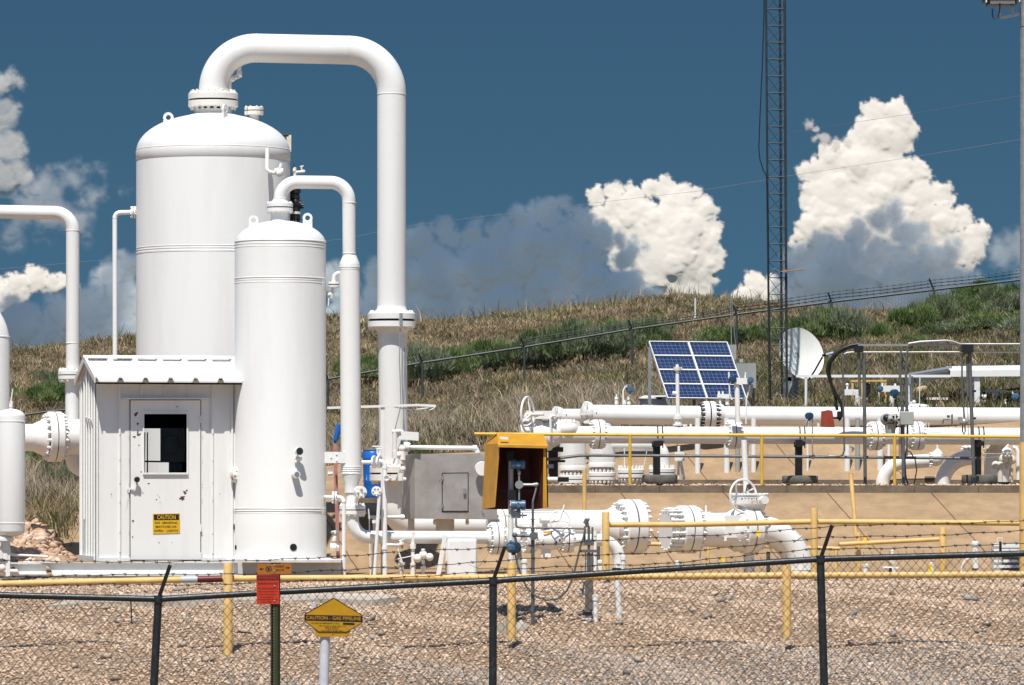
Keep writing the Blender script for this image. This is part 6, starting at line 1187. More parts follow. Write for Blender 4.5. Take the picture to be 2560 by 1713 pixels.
b=M(); b.tube([P(x,y,D-.08) for x,y in ((1911,-200),(1910,30),(1906,160),(1900,290),(1897,370),(1900,400),(1908,425),(1916,440),(1919,520),(1922,700),(1927,1000),(1926,1120))],1.4*kk,7); part(t,'coax_cable',b,BK,60)
b=M(); b.tube([P(1920,700,D-.05),P(1925,680,D-.05),P(1935,672,D-.05),P(1950,680,D-.05),P(1962,676,D-.05)],1.1*kk,6); part(t,'jumper_cable',b,BK)
t=thing('yagi_antenna','small orange tinted yagi antenna sticking out to the right of the lattice mast','antenna'); b=M(); b.cyl(P(1955,680,D-.1),P(2013,672,D-.1),1.2*kk); b.box(P(1962,678,D-.1),(9*kk,.08,7*kk)); part(t,'boom',b,mat('antenna_tan',(.35,.20,.09),.6))
b=M()
for i in range(9): x=1966+i*5.6; y=678-i*.75; b.cyl(P(x,y-4.5+i*.15,D-.1),P(x,y+4.5-i*.15,D-.1),.7*kk)
part(t,'elements',b,MT['antenna_tan'])
# dish
D=79.5; kk=D/F; t=thing('satellite_dish','white satellite dish facing right beside the foot of the lattice mast','dish')
mc=P(2000,886,D); nd=V((.43,-.84,.34)).normalized(); u_,v_,a_=basis(nd); Rd=63*kk
b=M(); prof=[]
for i in range(0,15): r=Rd*i/14+.0005; prof.append((r,(r/Rd)**2*.10-.05))
prof2=[(r,h-.018) for r,h in reversed(prof)]
b.lathe(mc,nd,prof+[(Rd+.004,.052),(Rd+.006,.03)]+prof2,56,False); 
# stretch into the upright oval of an offset dish
upd=(Z-nd*Z.dot(nd)).normalized(); b.v=[mc+(v-mc)+upd*((v-mc).dot(upd)*.08) for v in b.v]
part(t,'reflector',b,DS,60)
b=M(); b.cyl(P(1985,1110,D+.2),P(1985,900,D+.2),4.4*kk); b.box(P(1986,895,D+.12),(22*kk,.2,26*kk)); part(t,'mount',b,GL)
b=M(); e=P(2056,889,D-.55); b.tube([P(2022,948,D-.25),P(2035,930,D-.4),P(2056,893,D-.55)],2.3*kk,7); b.cyl(e,P(2072,886,D-.6),3*kk,4*kk); part(t,'feed_arm',b,BK); b=M(); b.cyl(P(2066,888,D-.6),P(2084,883,D-.62),5*kk,5*kk); b.box(P(2078,888,D-.6),(14*kk,.08,9*kk)); part(t,'receiver',b,GL)
b=M(); b.box(P(1977,970,D+.6),(36*kk,.2,54*kk)); b.box(P(1972,945,D+.55),(14*kk,.1,16*kk)); single('grey_cabinet',b,GB,'grey cabinet partly behind the lattice mast below the dish','cabinet')
# white frames
t=thing('pipe_bridge','white steel bridge with a sloping ramp side and thick columns at the upper right','frame'); D=74.; kk=D/F
b=M(); b.bar(P(1990,940.5,D),P(2376,940.5,D),.10,.05,Z) if False else b.bar(P(1990,940.5,D),P(2376,940.5,D),.05,.04,Z); part(t,'level_beam',b,WH)
b=M(); b.cyl(P(2015,1100,D),P(2015,943,D),3.6*kk); part(t,'slim_leg',b,WH)
b=M(); b.plate([P(2272,941,D-.1),P(2272,960,D-.1),P(2380,942,D+1.2),P(2380,925,D+1.2)],V((.03,0,0))); b.plate([P(2272,936,D+.8),P(2380,918,D+2.2),P(2380,924,D+1.2),P(2272,941,D-.1)],V((0,0,.02))); part(t,'ramp_side',b,GL)
b=M(); b.plate([P(2376,942,D),P(2376,930,D),P(2720,926,D),P(2720,940,D)],V((0,.05,0))); b.plate([P(2376,930,D),P(2366,919,D+2.5),P(2720,914,D+2.5),P(2720,926,D)],V((0,0,.02))); b.bar(P(2380,923,D+1.2),P(2720,925,D+.3),.03,.03); part(t,'deck',b,WS)
for x,w_ in ((2275,10),(2442,14)): b=M(); b.box(P(x,1025,D+.1),(w_*kk,.12,170*kk)); part(t,'column',b,WH)
# yellow frame etc
t=thing('yellow_goalpost','square yellow frame with a dark box inside, behind the rack left of the actuator','frame'); D=75.5; kk=D/F; b=M()
b.bar(P(2127,953,D),P(2216,952,D),.05,.03,Z); part(t,'crossbar',b,YR)
for x in (2131,2154,2213): b=M(); b.bar(P(x,1060,D),P(x,953,D),.035,.035,YV); part(t,'upright',b,YR)
b=M(); b.box(P(2171,1000,D+.3),(10*kk,.1,80*kk)); b.box(P(2168,960,D+.3),(8*kk,.1,5*kk)); part(t,'dark_panel',b,BK)
def teepost(x,y,wb,lbl,D=74.5,w_=9,hh=6):
    kk=D/F; b=M(); b.box(P(x,y,D),(wb*kk,.12,hh*kk)); b.box(P(x,y+50,D),(w_*kk,.07,98*kk)); return single('tee_post',b,WH,lbl,'post')
teepost(2342,997,54,'smaller white T shaped post behind the rear pipe near the tan rock'); teepost(2490,978,54,'taller white T shaped post behind the rear pipe at far right')
t=thing('instrument_tee','chunky white T post with a small finial behind the rack inside the yellow frame','post'); b=M(); kk=74./F; b.box(P(2124,981,74),(26*kk,.12,15*kk)); b.cyl(P(2143,1070,74),P(2143,974,74),8*kk); b.cyl(P(2118,973,74),P(2118,958,74),2.5*kk); b.ball(P(2118,962,74),4*kk); b.cyl(P(2152,996,74),P(2168,998,74),3*kk); part(t,'post',b,WH)
t=thing('instrument_tee','wide white T post with a blue transmitter on its left arm','post'); b=M(); b.box(P(2226,972,74),(50*kk,.12,15*kk)); b.cyl(P(2230,1070,74),P(2229,975,74),6*kk); b.cyl(P(2206,968,74),P(2206,957,74),2.5*kk); b.cyl(P(2238,966,74),P(2238,959,74),2.5*kk); b.tube([P(2197,980,74),P(2198,1020,74),P(2192,1030,74)],2*kk,6); b.cyl(P(2203,1030,74),P(2203,1006,74),3*kk); part(t,'post',b,WH); transmitter(t,P(2200,972,73.8),7*kk,BT,V((.3,-.95,0)).normalized(),.9)
b=M(); b.lathe(P(2288,1018,73.2),X,[(3*kk,-20*kk),(8*kk,-10*kk),(9*kk,10*kk),(5*kk,34*kk)],14); b.cyl(P(2285,1018,73.2),P(2285,1000,73.2),3*kk); b.ball(P(2285,1006,73.2),5*kk); single('valve_cluster',b,WH,'white low valve cluster on top of the rear pipe right of the grey conduits','valve')
b=M(); b.cyl(P(2298,1030,73.6),P(2300,940,73.6),1.3*kk); single('thin_rod',b,WH,'thin white rod crossing in front of the tan rock','rod')
t=thing('transmitter_post','round blue transmitter on a white stem near the right edge behind the rear pipe','transmitter'); transmitter(t,P(2539,992,74),9*kk,BT,V((-.3,-.95,0)).normalized(),.9); b=M(); b.cyl(P(2536,1050,74),P(2533,1000,74),3*kk); b.cyl(P(2532,985,74),P(2531,979,74),2*kk); part(t,'stem',b,WH)
b=M(); b.cyl(P(2512,1050,74),P(2512,1010,74),3*kk); b.ball(P(2513,1012,74),7*kk); b.cyl(P(2513,1004,74),P(2513,997,74),3.4*kk); b.cyl(P(2462,1050,74),P(2462,1000,74),2.6*kk); b.ball(P(2461,993,74),5*kk); b.cyl(P(2454,990,74),P(2466,990,74),3*kk); single('stem_valve',b,WH,'pair of small white stem valves behind the rear pipe at far right','valve')
b=M(); b.tube([P(2350,996,76),P(2420,985,76),P(2700,955,76)],2*kk,7); b.tube([P(2340,993,75.8),P(2700,998,75.8)],1.6*kk,7); single('rear_conduit',b,GD,'two thin dark conduits crossing behind the tee posts at right','conduit')
boulder(2304,976,77.5,19,11,'tan boulder lying on the slope left of the thick white column',YC2,4).rotation_euler=(0,R(-24),0)
# ================= HILL FENCE =================
rt=[(-60,1041),(62,1037.5),(112,1030),(400,1000),(820,948),(1055,907),(1311,868),(1580,823),(1842,786),(2079,755),(2335,725),(2600,694)]
t=thing('hill_fence','dark chain link fence with angled barbed wire arms climbing the hillside','fence'); D=140.; kk=D/F
HFM=mat('weathered_fence_steel',(.085,.095,.095),.5,.4,var=.3,vs_=9)
b=M(); b.tube([P(x,y,D) for x,y in rt],2.8*kk,8); part(t,'top_rail',b,HFM,60)
for i,x in enumerate((820-235,820,1056,1311,1580,1842,2079,2335,2600)):
    y=np.interp(x,[a for a,_ in rt],[c for _,c in rt]); b=M(); b.cyl(P(x,y+150,D),P(x,y,D),3.2*kk); b.cyl(P(x,y,D),P(x-(9 if x<2300 else 12),y-(24 if x<2300 else 28),D-.15),2.2*kk); part(t,'post',b,HFM)
for j,(dx,dy) in enumerate(((-3,-9),(-6,-17),(-9,-25))):
    b=M(); xs_=list(range(1300,2620,26)); b.tube([P(x,np.interp(x,[a for a,_ in rt],[c for _,c in rt])+dy*(1 if x>1800 else .8)+2.2*abs(math.sin((x-1842)/247*PI)),D-.05*j) for x in xs_],.75*kk,4)
    for x in range(1300,2600,17): y=np.interp(x,[a for a,_ in rt],[c for _,c in rt])+dy*(1 if x>1800 else .8)+2.2*abs(math.sin((x-1842)/247*PI)); b.tube([P(x-2,y-2,D-.05*j),P(x+2,y+2,D-.05*j)],.8*kk,4)
    part(t,'barbed_wire',b,HFM,0)
b=M(); w_=7.6
for i in range(0,int(1900/w_)):
    x0=800+i*w_; pts=[]
    for j in range(30):
        x=x0+(w_*.5 if (j+i)%2 else 0); pts.append(P(x,np.interp(x,[a for a,_ in rt],[c for _,c in rt])+j*5,D))
    b.tube(pts,.32*kk,3,cap=False)
part(t,'chain_link_mesh',b,HFM,0)
b=M(); b.cyl(P(1738,795,150),P(1738,745,150),1.9*150/F); single('marker_stake',b,WH,'thin white stake standing on the crest of the hill','stake')
b=M(); b.tube([P(-200,690,110),P(860,598,110),P(1010,566,110),P(1455,511,110),P(1745,478,110),P(1990,437,110),P(2280,393,110),P(2700,325,110)],.0034,5); single('overhead_wire',b,mat('thin_wire',(.20,.17,.16),.6),'thin wire crossing the sky and both clouds, the lower of two','wire')
b=M(); b.tube([P(1966,331,78.1),P(2005,326,86),P(2275,285,110),P(2700,215,110)],.0034,5); single('overhead_wire',b,MT['thin_wire'],'thin wire crossing the top of the right cloud, the upper of two','wire')
# ================= FRONT FENCE =================
D=45.; kk=D/F
fr=[(-700,1480),(0,1488),(395,1498),(700,1480),(1232,1452),(1650,1424),(2050,1398),(2560,1384),(3300,1370)]
fy=lambda x:float(np.interp(x,[a for a,_ in fr],[c for _,c in fr]))
t=thing('chain_link_fence','dark green chain link fence with three strands of barbed wire across the foreground','fence')
b=M(); b.tube([P(x,fy(x),D) for x in (-700,-300,0,200,395,550,700,900,1100,1232,1450,1650,1850,2050,2300,2560,3300)],8*kk,14); part(t,'top_rail',b,FG,60)
for xt,xb in ((-430,-455),(396,372),(1233,1231),(2051,2068),(2890,2930)):
    b=M(); b.cyl(P(xb,1960,D),P(xt,fy(xt)+2,D),10.5*kk,10*kk); b.cyl(P(xt,fy(xt)+9,D),P(xt,fy(xt)-9,D),12.5*kk); part(t,'post',b,FG)
    b=M(); b.bar(P(xt,fy(xt),D),P(xt+29,fy(xt)-84,D-.12),.035,.03,YV); part(t,'arm',b,FG)
ym=lambda x,s:fy(x)-s
WY=[[(-700,1385),(0,1399),(420,1407),(880,1390),(1263,1366),(1650,1345),(2072,1318),(2560,1301),(3300,1290)],[(-700,1425),(0,1440),(410,1438),(880,1426),(1253,1400),(1650,1382),(2065,1346),(2560,1328),(3300,1318)],[(-700,1450),(0,1466),(402,1462),(880,1451),(1243,1426),(1650,1408),(2058,1373),(2560,1361),(3300,1350)]]
for j,wy in enumerate(WY):
    b=M(); rg=random.Random(j); f_=lambda x:float(np.interp(x,[a for a,_ in wy],[c for _,c in wy]))+1.2*math.sin(x*.05+j*2)+2.0*math.sin(x*.011+j)
    Dj=D-.12+.04*j; b.tube([P(x,f_(x),Dj) for x in range(-500,3100,15)],.95*kk,5,cap=False); b.tube([P(x,f_(x)+.9*math.sin(x*.5),Dj) for x in range(-500,3100,6)],.7*kk,4,cap=False)
    x=-490
    while x<3000:
        y=f_(x); b.tube([P(x-4,y-3.5,Dj-.01),P(x+3,y+3.5,Dj+.01)],.8*kk,4); b.tube([P(x-2,y+4,Dj-.01),P(x+4,y-3,Dj+.01)],.8*kk,4); b.ball(P(x+.5,y,Dj),2.1*kk,n=5); x+=31+rg.uniform(-2.5,2.5)
    part(t,'barbed_wire',b,BW,0)
b=M(); w_=21.4; h2=12.6
for i in range(-46,300):
    x0=i*w_*.5; pts=[]
    ph=i%2
    for j in range(41):
        x=x0+(w_*.5 if (j+ph)%2 else 0)-.045*j*0; y=fy(x0+5)+ -9+j*h2+.8*math.sin(i*1.7+j*.9); pts.append(P(x+.6*math.sin(i*.7+j*.6),y,D-.012*(1 if (j%2) else -1)))
    pts[0]=pts[1]+ (pts[0]-pts[1])*.9
    b.tube(pts,.9*kk,3,cap=False)
    if ph: b.tube([pts[0],pts[0]+V((-.01,0,.028))],.6*kk,3)
part(t,'chain_link_mesh',b,FW,0)
# ================= SIGNS =================
D=44.4; kk=D/F; q=lambda x,y,o=0:P(x,y,D)+V((0,o,0))
t=thing('warning_post','olive perforated post carrying an orange cable sign above a red warning sign','sign post')
b=M(); b.plate([q(675.5,1407,.05),q(681,1407,.0),q(681,1960,.0),q(675.5,1960,.05)],V((.008,0,0))); b.plate([q(681,1407),q(692,1407),q(692,1960),q(681,1960)],V((0,.012,0))); b.plate([q(692,1407,.0),q(698,1407,.05),q(698,1960,.05),q(692,1960,.0)],V((.008,0,0))); part(t,'post',b,DG,20)
b=M()
for i in range(30): b.cyl(q(684.5,1516+i*7.4,-.0005),q(684.5,1516+i*7.4,-.003),1.1*kk)
part(t,'post_hole',b,CL)
def rrect(x0,y0,x1,y1,r,tilt=0):
    pts=[]
    for cx_,cy_,a0 in ((x1-r,y0+r,-90),(x1-r,y1-r,0),(x0+r,y1-r,90),(x0+r,y0+r,180)):
        for i in range(5): a=R(a0+22.5*i); x=cx_+r*math.cos(a); y=cy_+r*math.sin(a); pts.append(q(x,y-(x-x0)*tilt,-.012))
    return pts
b=M(); b.plate(rrect(643,1411,729,1436,4,.02),V((0,-.003,0))); s1=part(t,'cable_sign',b,OR)
tx=V((1,0,.02)).normalized(); b=M()
text(b,'CABLE',q(689,1418.5,-.0155),tx,Z,21*kk,5.2*kk); text(b,'ROUTE',q(689,1428,-.0155),tx,Z,21*kk,5.0*kk)
b.ring(q(672,1422,-.016),YV,6.6*kk,.9*kk,24,5); b.lathe(q(672,1424.6,-.0155),Z,[(4.0*kk,0),(3.4*kk,1.6*kk),(2.4*kk,4.5*kk),(1.0*kk,5.8*kk)],10) if False else b.add([q(x,y,-.0172) for x,y in ((668.4,1424.6),(675.6,1424.4),(674.2,1422),(673.8,1419.5),(672,1418),(670.2,1419.5),(669.8,1422))],[tuple(range(7))]); b.cyl(q(672,1425.6,-.017),q(672,1425.6,-.018),1.2*kk)
for sx,xe,yy in ((-1,648,1422.5),(1,725,1419.5)):
    b.add([q(xe,yy,-.017),q(xe-sx*6,yy-3,-.017),q(xe-sx*6,yy+3,-.017)],[(0,1,2)]); b.add([q(xe-sx*5,yy-.8,-.017),q(xe-sx*11.5,yy-.8,-.017),q(xe-sx*11.5,yy+.8,-.017),q(xe-sx*5,yy+.8,-.017)],[(0,1,2,3)])
part(s1,'black_lettering',b,BK,0)
b=M(); b.plate([q(641,1437,-.012),q(697.5,1436.5,-.012),q(699,1510,-.012),q(642,1511.5,-.012)],V((0,-.003,0))); s2=part(t,'warning_sign',b,RO)
b=M(); b.add([q(x,y,-.0162) for x,y in ((642.5,1439),(696.5,1438.5),(697,1450.5),(643,1451))],[(0,1,2,3)])
text(b,'UNDERGROUND CABLE',q(644.5,1461,-.0155),X,Z,50*kk,4.6*kk); text(b,'CALL BEFORE DIGGING IN',q(644.5,1473,-.0155),X,Z,51*kk,3.4*kk)
for i,(y,w_) in enumerate(((1480,46),(1487,41),(1494,30),(1500,50),(1506,28))): wordbars(b,q(645+(50-w_)/3,y,-.0155),X,Z,w_*kk,2.6*kk,i)
part(s2,'dark_lettering',b,mat('dark_red_ink',(.07,.008,.006),.6),0)
b=M(); text(b,'WARNING',q(645,1448.6,-.017),X,Z,49*kk,7.6*kk); part(s2,'red_lettering',b,RO,0)
b=M()
for x,y in ((685.8,1413.5),(686,1428),(686.8,1465),(686.3,1502)): b.lathe(q(x,y,-.015),-YV,[(2.3*kk,0),(1.8*kk,.006),(.5*kk,.008)],10)
part(t,'bolt',b,GL)
t=thing('pipeline_marker','yellow hexagonal gas pipeline caution sign on a white pole in front of the fence','sign')
b=M(); b.cyl(q(802,1960,.05),q(813,1560,.05),13*kk,12.6*kk); part(t,'pole',b,mat('white_pvc',(.62,.64,.68),.45,0,var=.15,vs_=12))
b=M(); b.box(q(783,1512,.0),(13*kk,.004,12*kk)); part(t,'rear_tab',b,LB)
hx=[(834.5,1494),(906.5,1537.5),(907,1557),(868,1581),(796,1580.5),(761,1553),(761,1535)]
b=M(); b.plate([q(787,1574,-.008),q(876,1576,-.008),q(874,1592,-.008),q(788,1592,-.008)],V((0,-.003,0))); part(t,'backing_plate',b,YS,10)
b=M(); b.plate([q(x,y,-.012) for x,y in hx],V((0,-.003,0))); s3=part(t,'sign_panel',b,YS,10)
b=M()
for i in range(7):
    a,c=hx[i],hx[(i+1)%7]; ins=lambda p:((p[0]-834)*.985+834,(p[1]-1542)*.975+1542); A_,C_=ins(a),ins(c); b.bar(q(*A_,-.0165),q(*C_,-.0165),.0055,.002,YV) if abs(a[0]-c[0])<2 else b.bar(q(*A_,-.0165),q(*C_,-.0165),.002,.0055,Z)
tx=V((1,0,-.02)).normalized()
b.add([q(x,y,-.0165) for x,y in ((761.8,1537),(906.3,1540),(906.5,1555.5),(762,1551.5))],[(0,1,2,3)])
text(b,'IN CASE OF EMERGENCY CALL',q(779,1559.3,-.0155),tx,Z,70*kk,3.6*kk); b.plate([q(x,y,-.0165) for x,y in ((858,1556.5),(886,1557.5),(887,1562.5),(857,1561.5))],V((0,-.001,0)))
for i,(x,y,w_) in enumerate(((799,1565.5,64),(813,1569.5,36),(815,1573.3,32),(805,1577.3,54))): wordbars(b,q(x,y,-.0155),tx,Z,w_*kk,2.3*kk,i+9)
part(s3,'black_lettering',b,BK,0)
b=M(); text(b,'CAUTION - GAS PIPELINE',q(765.5,1548.6,-.018),tx,Z,137*kk,9.2*kk); part(s3,'yellow_lettering',b,YS,0)
b=M()
for x,y in ((797,1588),(866,1589),(831,1584)): b.cyl(q(x,y,-.008),q(x,y,-.018),1.4*kk)
part(t,'bolt',b,GL)
b=M(); b.tube([P(326,1488,45.03),P(328,1520,45.0),P(329,1558,45.02)],1.6*45/F,6); single('dark_twig',b,BK,'short dark twig hanging in the fence mesh left of the first fence post','twig')
stalk(462,1700,46.5,260,'tall hair thin dry stalk behind the fence right of the first post',GD,3,.003); stalk(1165,1800,46.0,380,'branching dry stalk behind the fence left of the middle post',CHP,1,.004); stalk(1085,1800,46.4,330,'low bare dry weed left of the branching stalk',CHP,5,.0028); stalk(915,1790,46.3,130,'small dry weed at the bottom edge below the yellow marker sign',CHP,7,.003)
# ================= CLOUDS =================
def cloud_mat(name,col,alpha=1.,ns=.004,flat=.5,lo=None,emit=0):
    m=bpy.data.materials.new(name); m.use_nodes=True; n=m.node_tree; n.nodes.clear(); o=n.nodes.new('ShaderNodeOutputMaterial')
    d=n.nodes.new('ShaderNodeBsdfDiffuse'); d.inputs[0].default_value=(*col,1)
    # light scattered inside the cloud softens the terminator: blend the surface normal with the mean one
    g=n.nodes.new('ShaderNodeNewGeometry'); a=n.nodes.new('ShaderNodeVectorMath'); a.operation='MULTIPLY_ADD'; a.inputs[1].default_value=(1-flat,)*3; a.inputs[2].default_value=(0,-.45*flat,.60*flat)
    nn=n.nodes.new('ShaderNodeVectorMath'); nn.operation='NORMALIZE'; n.links.new(g.outputs['Normal'],a.inputs[0]); n.links.new(a.outputs[0],nn.inputs[0]); n.links.new(nn.outputs[0],d.inputs['Normal'])
    at=n.nodes.new('ShaderNodeAttribute'); at.attribute_name='col'; sp=n.nodes.new('ShaderNodeSeparateColor'); n.links.new(at.outputs['Color'],sp.inputs[0])
    t=n.nodes.new('ShaderNodeTexCoord'); nz=n.nodes.new('ShaderNodeTexNoise'); nz.inputs['Scale'].default_value=ns; nz.inputs['Detail'].default_value=6; n.links.new(t.outputs['Object'],nz.inputs['Vector'])
    r=n.nodes.new('ShaderNodeMapRange'); r.inputs[1].default_value=.35; r.inputs[2].default_value=.65; r.inputs[3].default_value=alpha if lo is None else lo; r.inputs[4].default_value=alpha; n.links.new(nz.outputs['Fac'],r.inputs[0])
    mu=n.nodes.new('ShaderNodeMath'); mu.operation='MULTIPLY'; n.links.new(sp.outputs[0],mu.inputs[0]); n.links.new(r.outputs[0],mu.inputs[1])
    tp=n.nodes.new('ShaderNodeBsdfTransparent'); m2=n.nodes.new('ShaderNodeMixShader'); n.links.new(mu.outputs[0],m2.inputs[0]); n.links.new(tp.outputs[0],m2.inputs[1]); n.links.new(d.outputs[0],m2.inputs[2]); n.links.new(m2.outputs[0],o.inputs[0]); return m
def vnoise(x,y,seed):
    g=np.random.default_rng(seed); T=g.random((256,256)); xi=np.floor(x).astype(int); yi=np.floor(y).astype(int); fx=x-xi; fy_=y-yi
    fx=fx*fx*fx*(fx*(fx*6-15)+10); fy_=fy_*fy_*fy_*(fy_*(fy_*6-15)+10); q=lambda a,b:T[a&255,b&255]
    return (q(xi,yi)*(1-fx)+q(xi+1,yi)*fx)*(1-fy_)+(q(xi,yi+1)*(1-fx)+q(xi+1,yi+1)*fx)*fy_
def fbm(x,y,seed,oc=4):
    s=0;a=.5
    for i in range(oc): s=s+a*(vnoise(x*2**i+i*17,y*2**i+i*31,seed+i)-.5); a*=.5
    return s
def cloud(name,D,puffs,label,m,seed,levels=3,step=2.6,fluff=.22,edge=.42,grow=.04,rough=.5,nsc=9.):
    """puffs: (column,row,radius) of the main billows; smaller billows are grown on them, the whole is one relief"""
    g=np.random.default_rng(seed); S=[(x,y,0.,float(r)) for x,y,r in puffs]; cur=list(S)
    for lv in range(levels):
        nxt=[]
        for x,y,z,r in cur:
            if r<5: continue
            for i in range((9,7,6)[lv]):
                th=g.uniform(0,6.283); ph=g.uniform(-.2,1.35); cx_,cy_=math.cos(th)*math.cos(ph),math.sin(th)*math.cos(ph); rr=r*g.uniform(.28,.5)
                nxt.append((x+cx_*r*.84,y-cy_*r*.84*.95-rr*.1,z+math.sin(ph)*r*.80,rr))
        S+=nxt; cur=nxt
    S=np.array(S); x0,x1=(S[:,0]-S[:,3]).min()-30,(S[:,0]+S[:,3]).max()+30; y0,y1=(S[:,1]-S[:,3]).min()-30,(S[:,1]+S[:,3]).max()+30
    xs_=np.arange(x0,x1,step); ys_=np.arange(y0,y1,step); gx,gy=np.meshgrid(xs_,ys_)
    wx=gx+fbm(gx/34,gy/34,seed*7,6)*38*fluff*2; wy=gy+fbm(gx/34+50,gy/34+9,seed*7+3,6)*38*fluff*2
    h=np.full(gx.shape,-1e3); e=np.full(gx.shape,-1e3)
    for x,y,z,r in S:
        pd=r*1.3+22+40*(grow+rough*.5); i0,i1=int((x-pd-x0)/step),int((x+pd-x0)/step)+1; j0,j1=int((y-pd-y0)/step),int((y+pd-y0)/step)+1
        sl=(slice(max(j0,0),max(j1,0)),slice(max(i0,0),max(i1,0)))
        d2=(wx[sl]-x)**2+(wy[sl]-y)**2; dd=np.sqrt(d2)
        hh=np.where(dd<r,z+np.sqrt(np.clip(r*r-d2,0,None)),-1e3); h[sl]=np.maximum(h[sl],hh); e[sl]=np.maximum(e[sl],(r-dd)/26.)
    n_=fbm(gx/nsc,gy/nsc,seed+90,5); al=np.clip((e+grow+n_*rough-.02)/edge,0,1); al=al*al*(3-2*al)
    mask=e>-.35-grow-rough*.4; h=np.where(h<-500,0,h)
    def blur(h,n_):
        for _ in range(n_):
            hp=np.pad(h,1,mode='edge'); h=(hp[1:-1,1:-1]*4+hp[:-2,1:-1]+hp[2:,1:-1]+hp[1:-1,:-2]+hp[1:-1,2:])/8
        return h
    hs_=h[::4,::4]; w_=blur(hs_,14); xi=np.clip(np.arange(h.shape[1])/4,0,w_.shape[1]-1.001); yi=np.clip(np.arange(h.shape[0])/4,0,w_.shape[0]-1.001)
    x0_,y0_=xi.astype(int),yi.astype(int); fx_,fy2=(xi-x0_)[None],(yi-y0_)[:,None]; x1_,y1_=np.minimum(x0_+1,w_.shape[1]-1),np.minimum(y0_+1,w_.shape[0]-1)
    wide_=(w_[np.ix_(y0_,x0_)]*(1-fx_)+w_[np.ix_(y0_,x1_)]*fx_)*(1-fy2)+(w_[np.ix_(y1_,x0_)]*(1-fx_)+w_[np.ix_(y1_,x1_)]*fx_)*fy2
    wide_=blur(wide_,6); h=np.maximum(h,wide_*.86); h=wide_*.42+blur(h,4)*.62
    h=h+fbm(gx/22,gy/22,seed+5,5)*5.0
    V_=[];Fc=[];C=[];k=0; idx=np.full(gx.shape,-1); idx[mask]=np.arange(mask.sum()); nv=int(mask.sum())
    a,b_,c_,d_=idx[:-1,:-1],idx[:-1,1:],idx[1:,1:],idx[1:,:-1]; ok=(a>=0)&(b_>=0)&(c_>=0)&(d_>=0); quad=np.stack([a[ok],d_[ok],c_[ok],b_[ok]],-1)
    for s,dep in ((1,.42),(-1,-.3)):
        Y=D-h*D/F*dep; X_=(gx-1280)/F*D; Z_=CZ+(HY-gy)/F*D
        V_.append(np.stack([X_[mask],Y[mask],Z_[mask]],-1)); Fc.append((quad if s>0 else quad[:,::-1])+k); k+=nv; C.append(al[mask] if s>0 else al[mask]*0+al[mask]**2*.999)
    c=np.concatenate(C); o=numpy_obj(name,np.concatenate(V_),np.concatenate(Fc),m,np.stack([c,c,c],-1),smooth=True)
    o['label']=label; o['category']='cloud'; ROOTS.append(o); return o
CM=cloud_mat('bright_cloud',(.615,.57,.51),.98,flat=.38); CG=cloud_mat('grey_cloud',(.76,.86,.86),.97,.006,.3,lo=.84); CF=cloud_mat('thin_grey_cloud',(.80,.85,.83),.86,.006,.4,lo=.62)
CT=cloud_mat('wispy_cloud',(.38,.39,.40),.5,.008,.6,lo=.10)
cloud('cumulus_cloud',7000,[(2190,290,38),(2240,290,42),(2262,330,38),(2175,330,45),(2225,350,55),(2140,350,32),(2095,405,52),(2160,420,70),(2045,435,38),(2020,430,28),(2230,440,60),(2290,430,38),(2100,500,80),(2035,500,42),(2200,520,85),(2290,500,60),(2350,490,36),(2065,570,75),(2150,600,90),(2250,600,85),(2345,570,55),(2400,545,36),(2435,590,36),(2420,620,50),(2455,570,22),(2380,650,60),(2015,610,40)],'bright white towering cumulus right of the lattice mast',CM,21)
cloud('cloud_wisp',6900,[(2025,312,15),(2040,322,13),(2062,348,18),(2090,362,18),(2040,350,11),(2120,360,16)],'little curled wisp at the upper left shoulder of the tallest cumulus',cloud_mat('wisp',(.48,.45,.41),.75,.02,.5,lo=.3),22,levels=2)
cloud('cumulus_cloud',7200,[(1490,492,26),(1535,480,28),(1585,498,36),(1625,470,26),(1665,475,34),(1690,510,50),(1738,480,20),(1755,525,40),(1600,550,60),(1680,580,85),(1755,600,50),(1545,525,40),(1730,660,58),(1660,680,70),(1785,570,24),(1700,730,60),(1640,740,50),(1600,640,50),(1745,720,40),(1500,550,42),(1540,590,50),(1570,660,50),(1780,640,40),(1590,720,50),(1672,640,104),(1700,610,84)],'bright white cumulus left of the lattice mast, above the hill',CM,23)
cloud('cumulus_cloud',7100,[(1890,710,34),(1860,750,38),(1930,730,40),(1810,775,28),(1760,775,28),(1710,770,30)],'small pale cloud low beside the foot of the lattice mast',CM,24)
cloud('cumulus_cloud',7100,[(40,725,42),(90,700,34),(135,712,30),(5,745,40),(158,700,22),(78,684,22),(185,720,18)],'small bright cloud low at the left edge behind the white risers',CM,25)
cloud('grey_cloud_bank',5600,[(1050,610,45),(1110,575,30),(1130,600,30),(1185,595,38),(1250,585,42),(1310,560,42),(1370,540,40),(1410,510,22),(1460,560,36),(1300,640,80),(1200,680,80),(1100,690,80),(1030,700,60),(1400,640,80),(1470,650,46),(1480,720,70),(1560,720,55),(1580,628,26),(1560,650,30),(1380,740,80),(1250,770,80),(1120,780,70),(1020,790,60),(950,760,60),(955,690,42),(1620,745,36),(1520,790,70),(1545,600,26),(1500,600,40),(1470,580,34),(880,800,70),(860,740,40)],'long shaded grey cloud bank between the tall outlet pipe and the bright cumulus',CG,26,edge=1.1,grow=.5,rough=1.2,nsc=28.)
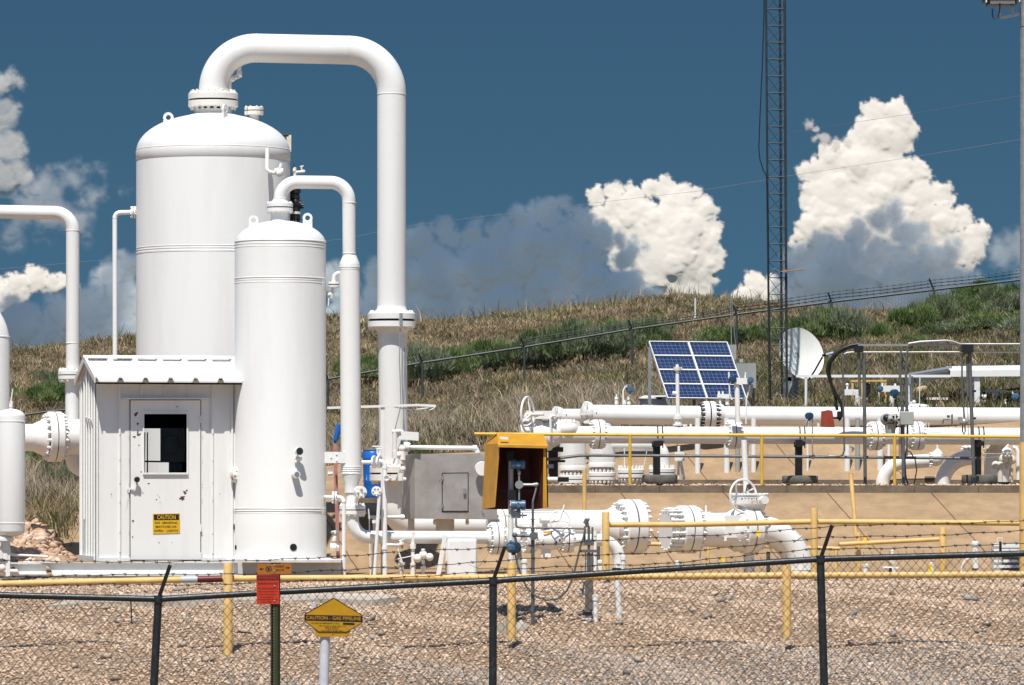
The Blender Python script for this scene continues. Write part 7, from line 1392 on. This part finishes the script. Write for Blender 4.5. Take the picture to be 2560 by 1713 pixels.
cloud('grey_cloud_bank',5600,[(2005,650,48),(2070,620,46),(2140,590,40),(2200,555,36),(2235,545,34),(2270,590,48),(2130,690,90),(2040,720,75),(2240,690,95),(2330,670,70),(2400,720,60),(2150,770,80),(2280,770,90),(2400,800,70),(2010,790,60),(1960,730,36),(2460,760,50)],'shaded grey cloud bank in front of the foot of the towering cumulus',CF,27,edge=1.5,grow=.55,rough=1.3,nsc=34.)
cloud('grey_cloud_bank',5600,[(60,810,66),(150,790,55),(230,780,66),(310,750,60),(0,840,60),(285,690,45),(330,660,36),(100,850,60),(300,840,70),(220,850,60),(820,700,40),(860,690,34),(400,800,80)],'low shaded grey cloud bank at the left behind the risers',CF,28,edge=1.0,grow=.4,rough=1.2,nsc=30.)
CH=cloud_mat('hazy_cloud',(.40,.40,.39),.8,.012,.5,lo=.45)
cloud('thin_cloud',6000,[(0,210,38),(18,195,22),(36,200,16),(50,208,12),(5,280,45),(15,370,45),(40,420,34),(10,440,50),(62,450,24)],'hazy grey cloud high at the left edge of the sky',CH,29,levels=2,edge=1.3,grow=.5,rough=2.2,nsc=34.)
cloud('thin_cloud',6200,[(110,460,46),(180,455,44),(240,490,40),(130,540,55),(60,530,45),(200,560,40),(20,580,40),(300,480,20),(160,420,20),(250,430,22)],'faint thin cloud spreading behind the left overhead pipe',CT,30,levels=2,edge=2.0,grow=.5,rough=3.2,nsc=44.)
cloud('thin_cloud',6200,[(2500,640,55),(2560,620,60),(2600,680,70)],'faint thin cloud at the right edge of the sky',CT,31,levels=2,edge=2.0,grow=.5,rough=2.5,nsc=44.)
import bmesh
def ico(sub):
    bm=bmesh.new(); bmesh.ops.create_icosphere(bm,subdivisions=sub,radius=1); v=np.array([x.co[:] for x in bm.verts]); f=np.array([[q.index for q in x.verts] for x in bm.faces]); bm.free(); return v,f
ICO2=ico(2)
# added clouds out of view, placed only to shade the grey banks
CO_=cloud_mat('shade_cloud_veil',(.8,.8,.8),.34,.004,.3)
def shade(x0,x1,name_,D=5600,z_=2300,seed=1,dens=.7):
    sh=(z_-300)/math.tan(SUN_EL); yc=D-sh*math.cos(SUN_AZ); xc0=(x0-1280)/F*D-sh*math.sin(SUN_AZ); xc1=(x1-1280)/F*D-sh*math.sin(SUN_AZ)
    g=np.random.default_rng(seed); vs=[];fs=[];k=0; v,f=ICO2; n_=int((xc1-xc0)/55)+2
    for i in range(n_):
        for j in range(-3,4):
            if g.random()>dens: continue
            c=np.array([xc0+(xc1-xc0)*i/(n_-1)+g.normal(0,12),yc+j*80+g.normal(0,14),z_+g.normal(0,15)]); p=v*np.array([80,80,40])*g.uniform(.8,1.3)+c; vs.append(p); fs.append(f+k); k+=len(v)
    vv=np.concatenate(vs); o=numpy_obj('added_shade_cloud',vv,np.concatenate(fs),CO_,np.ones((len(vv),3)),smooth=True); o['label']=name_; o['category']='cloud'; ROOTS.append(o)
shade(870,1600,'added unseen cloud overhead that shades the long grey bank'); shade(2010,2500,'second added unseen shade cloud overhead on the right',seed=2,dens=.6); shade(-150,480,'third added unseen shade cloud overhead on the left',seed=3)
for o in list(ROOTS): fin(o)
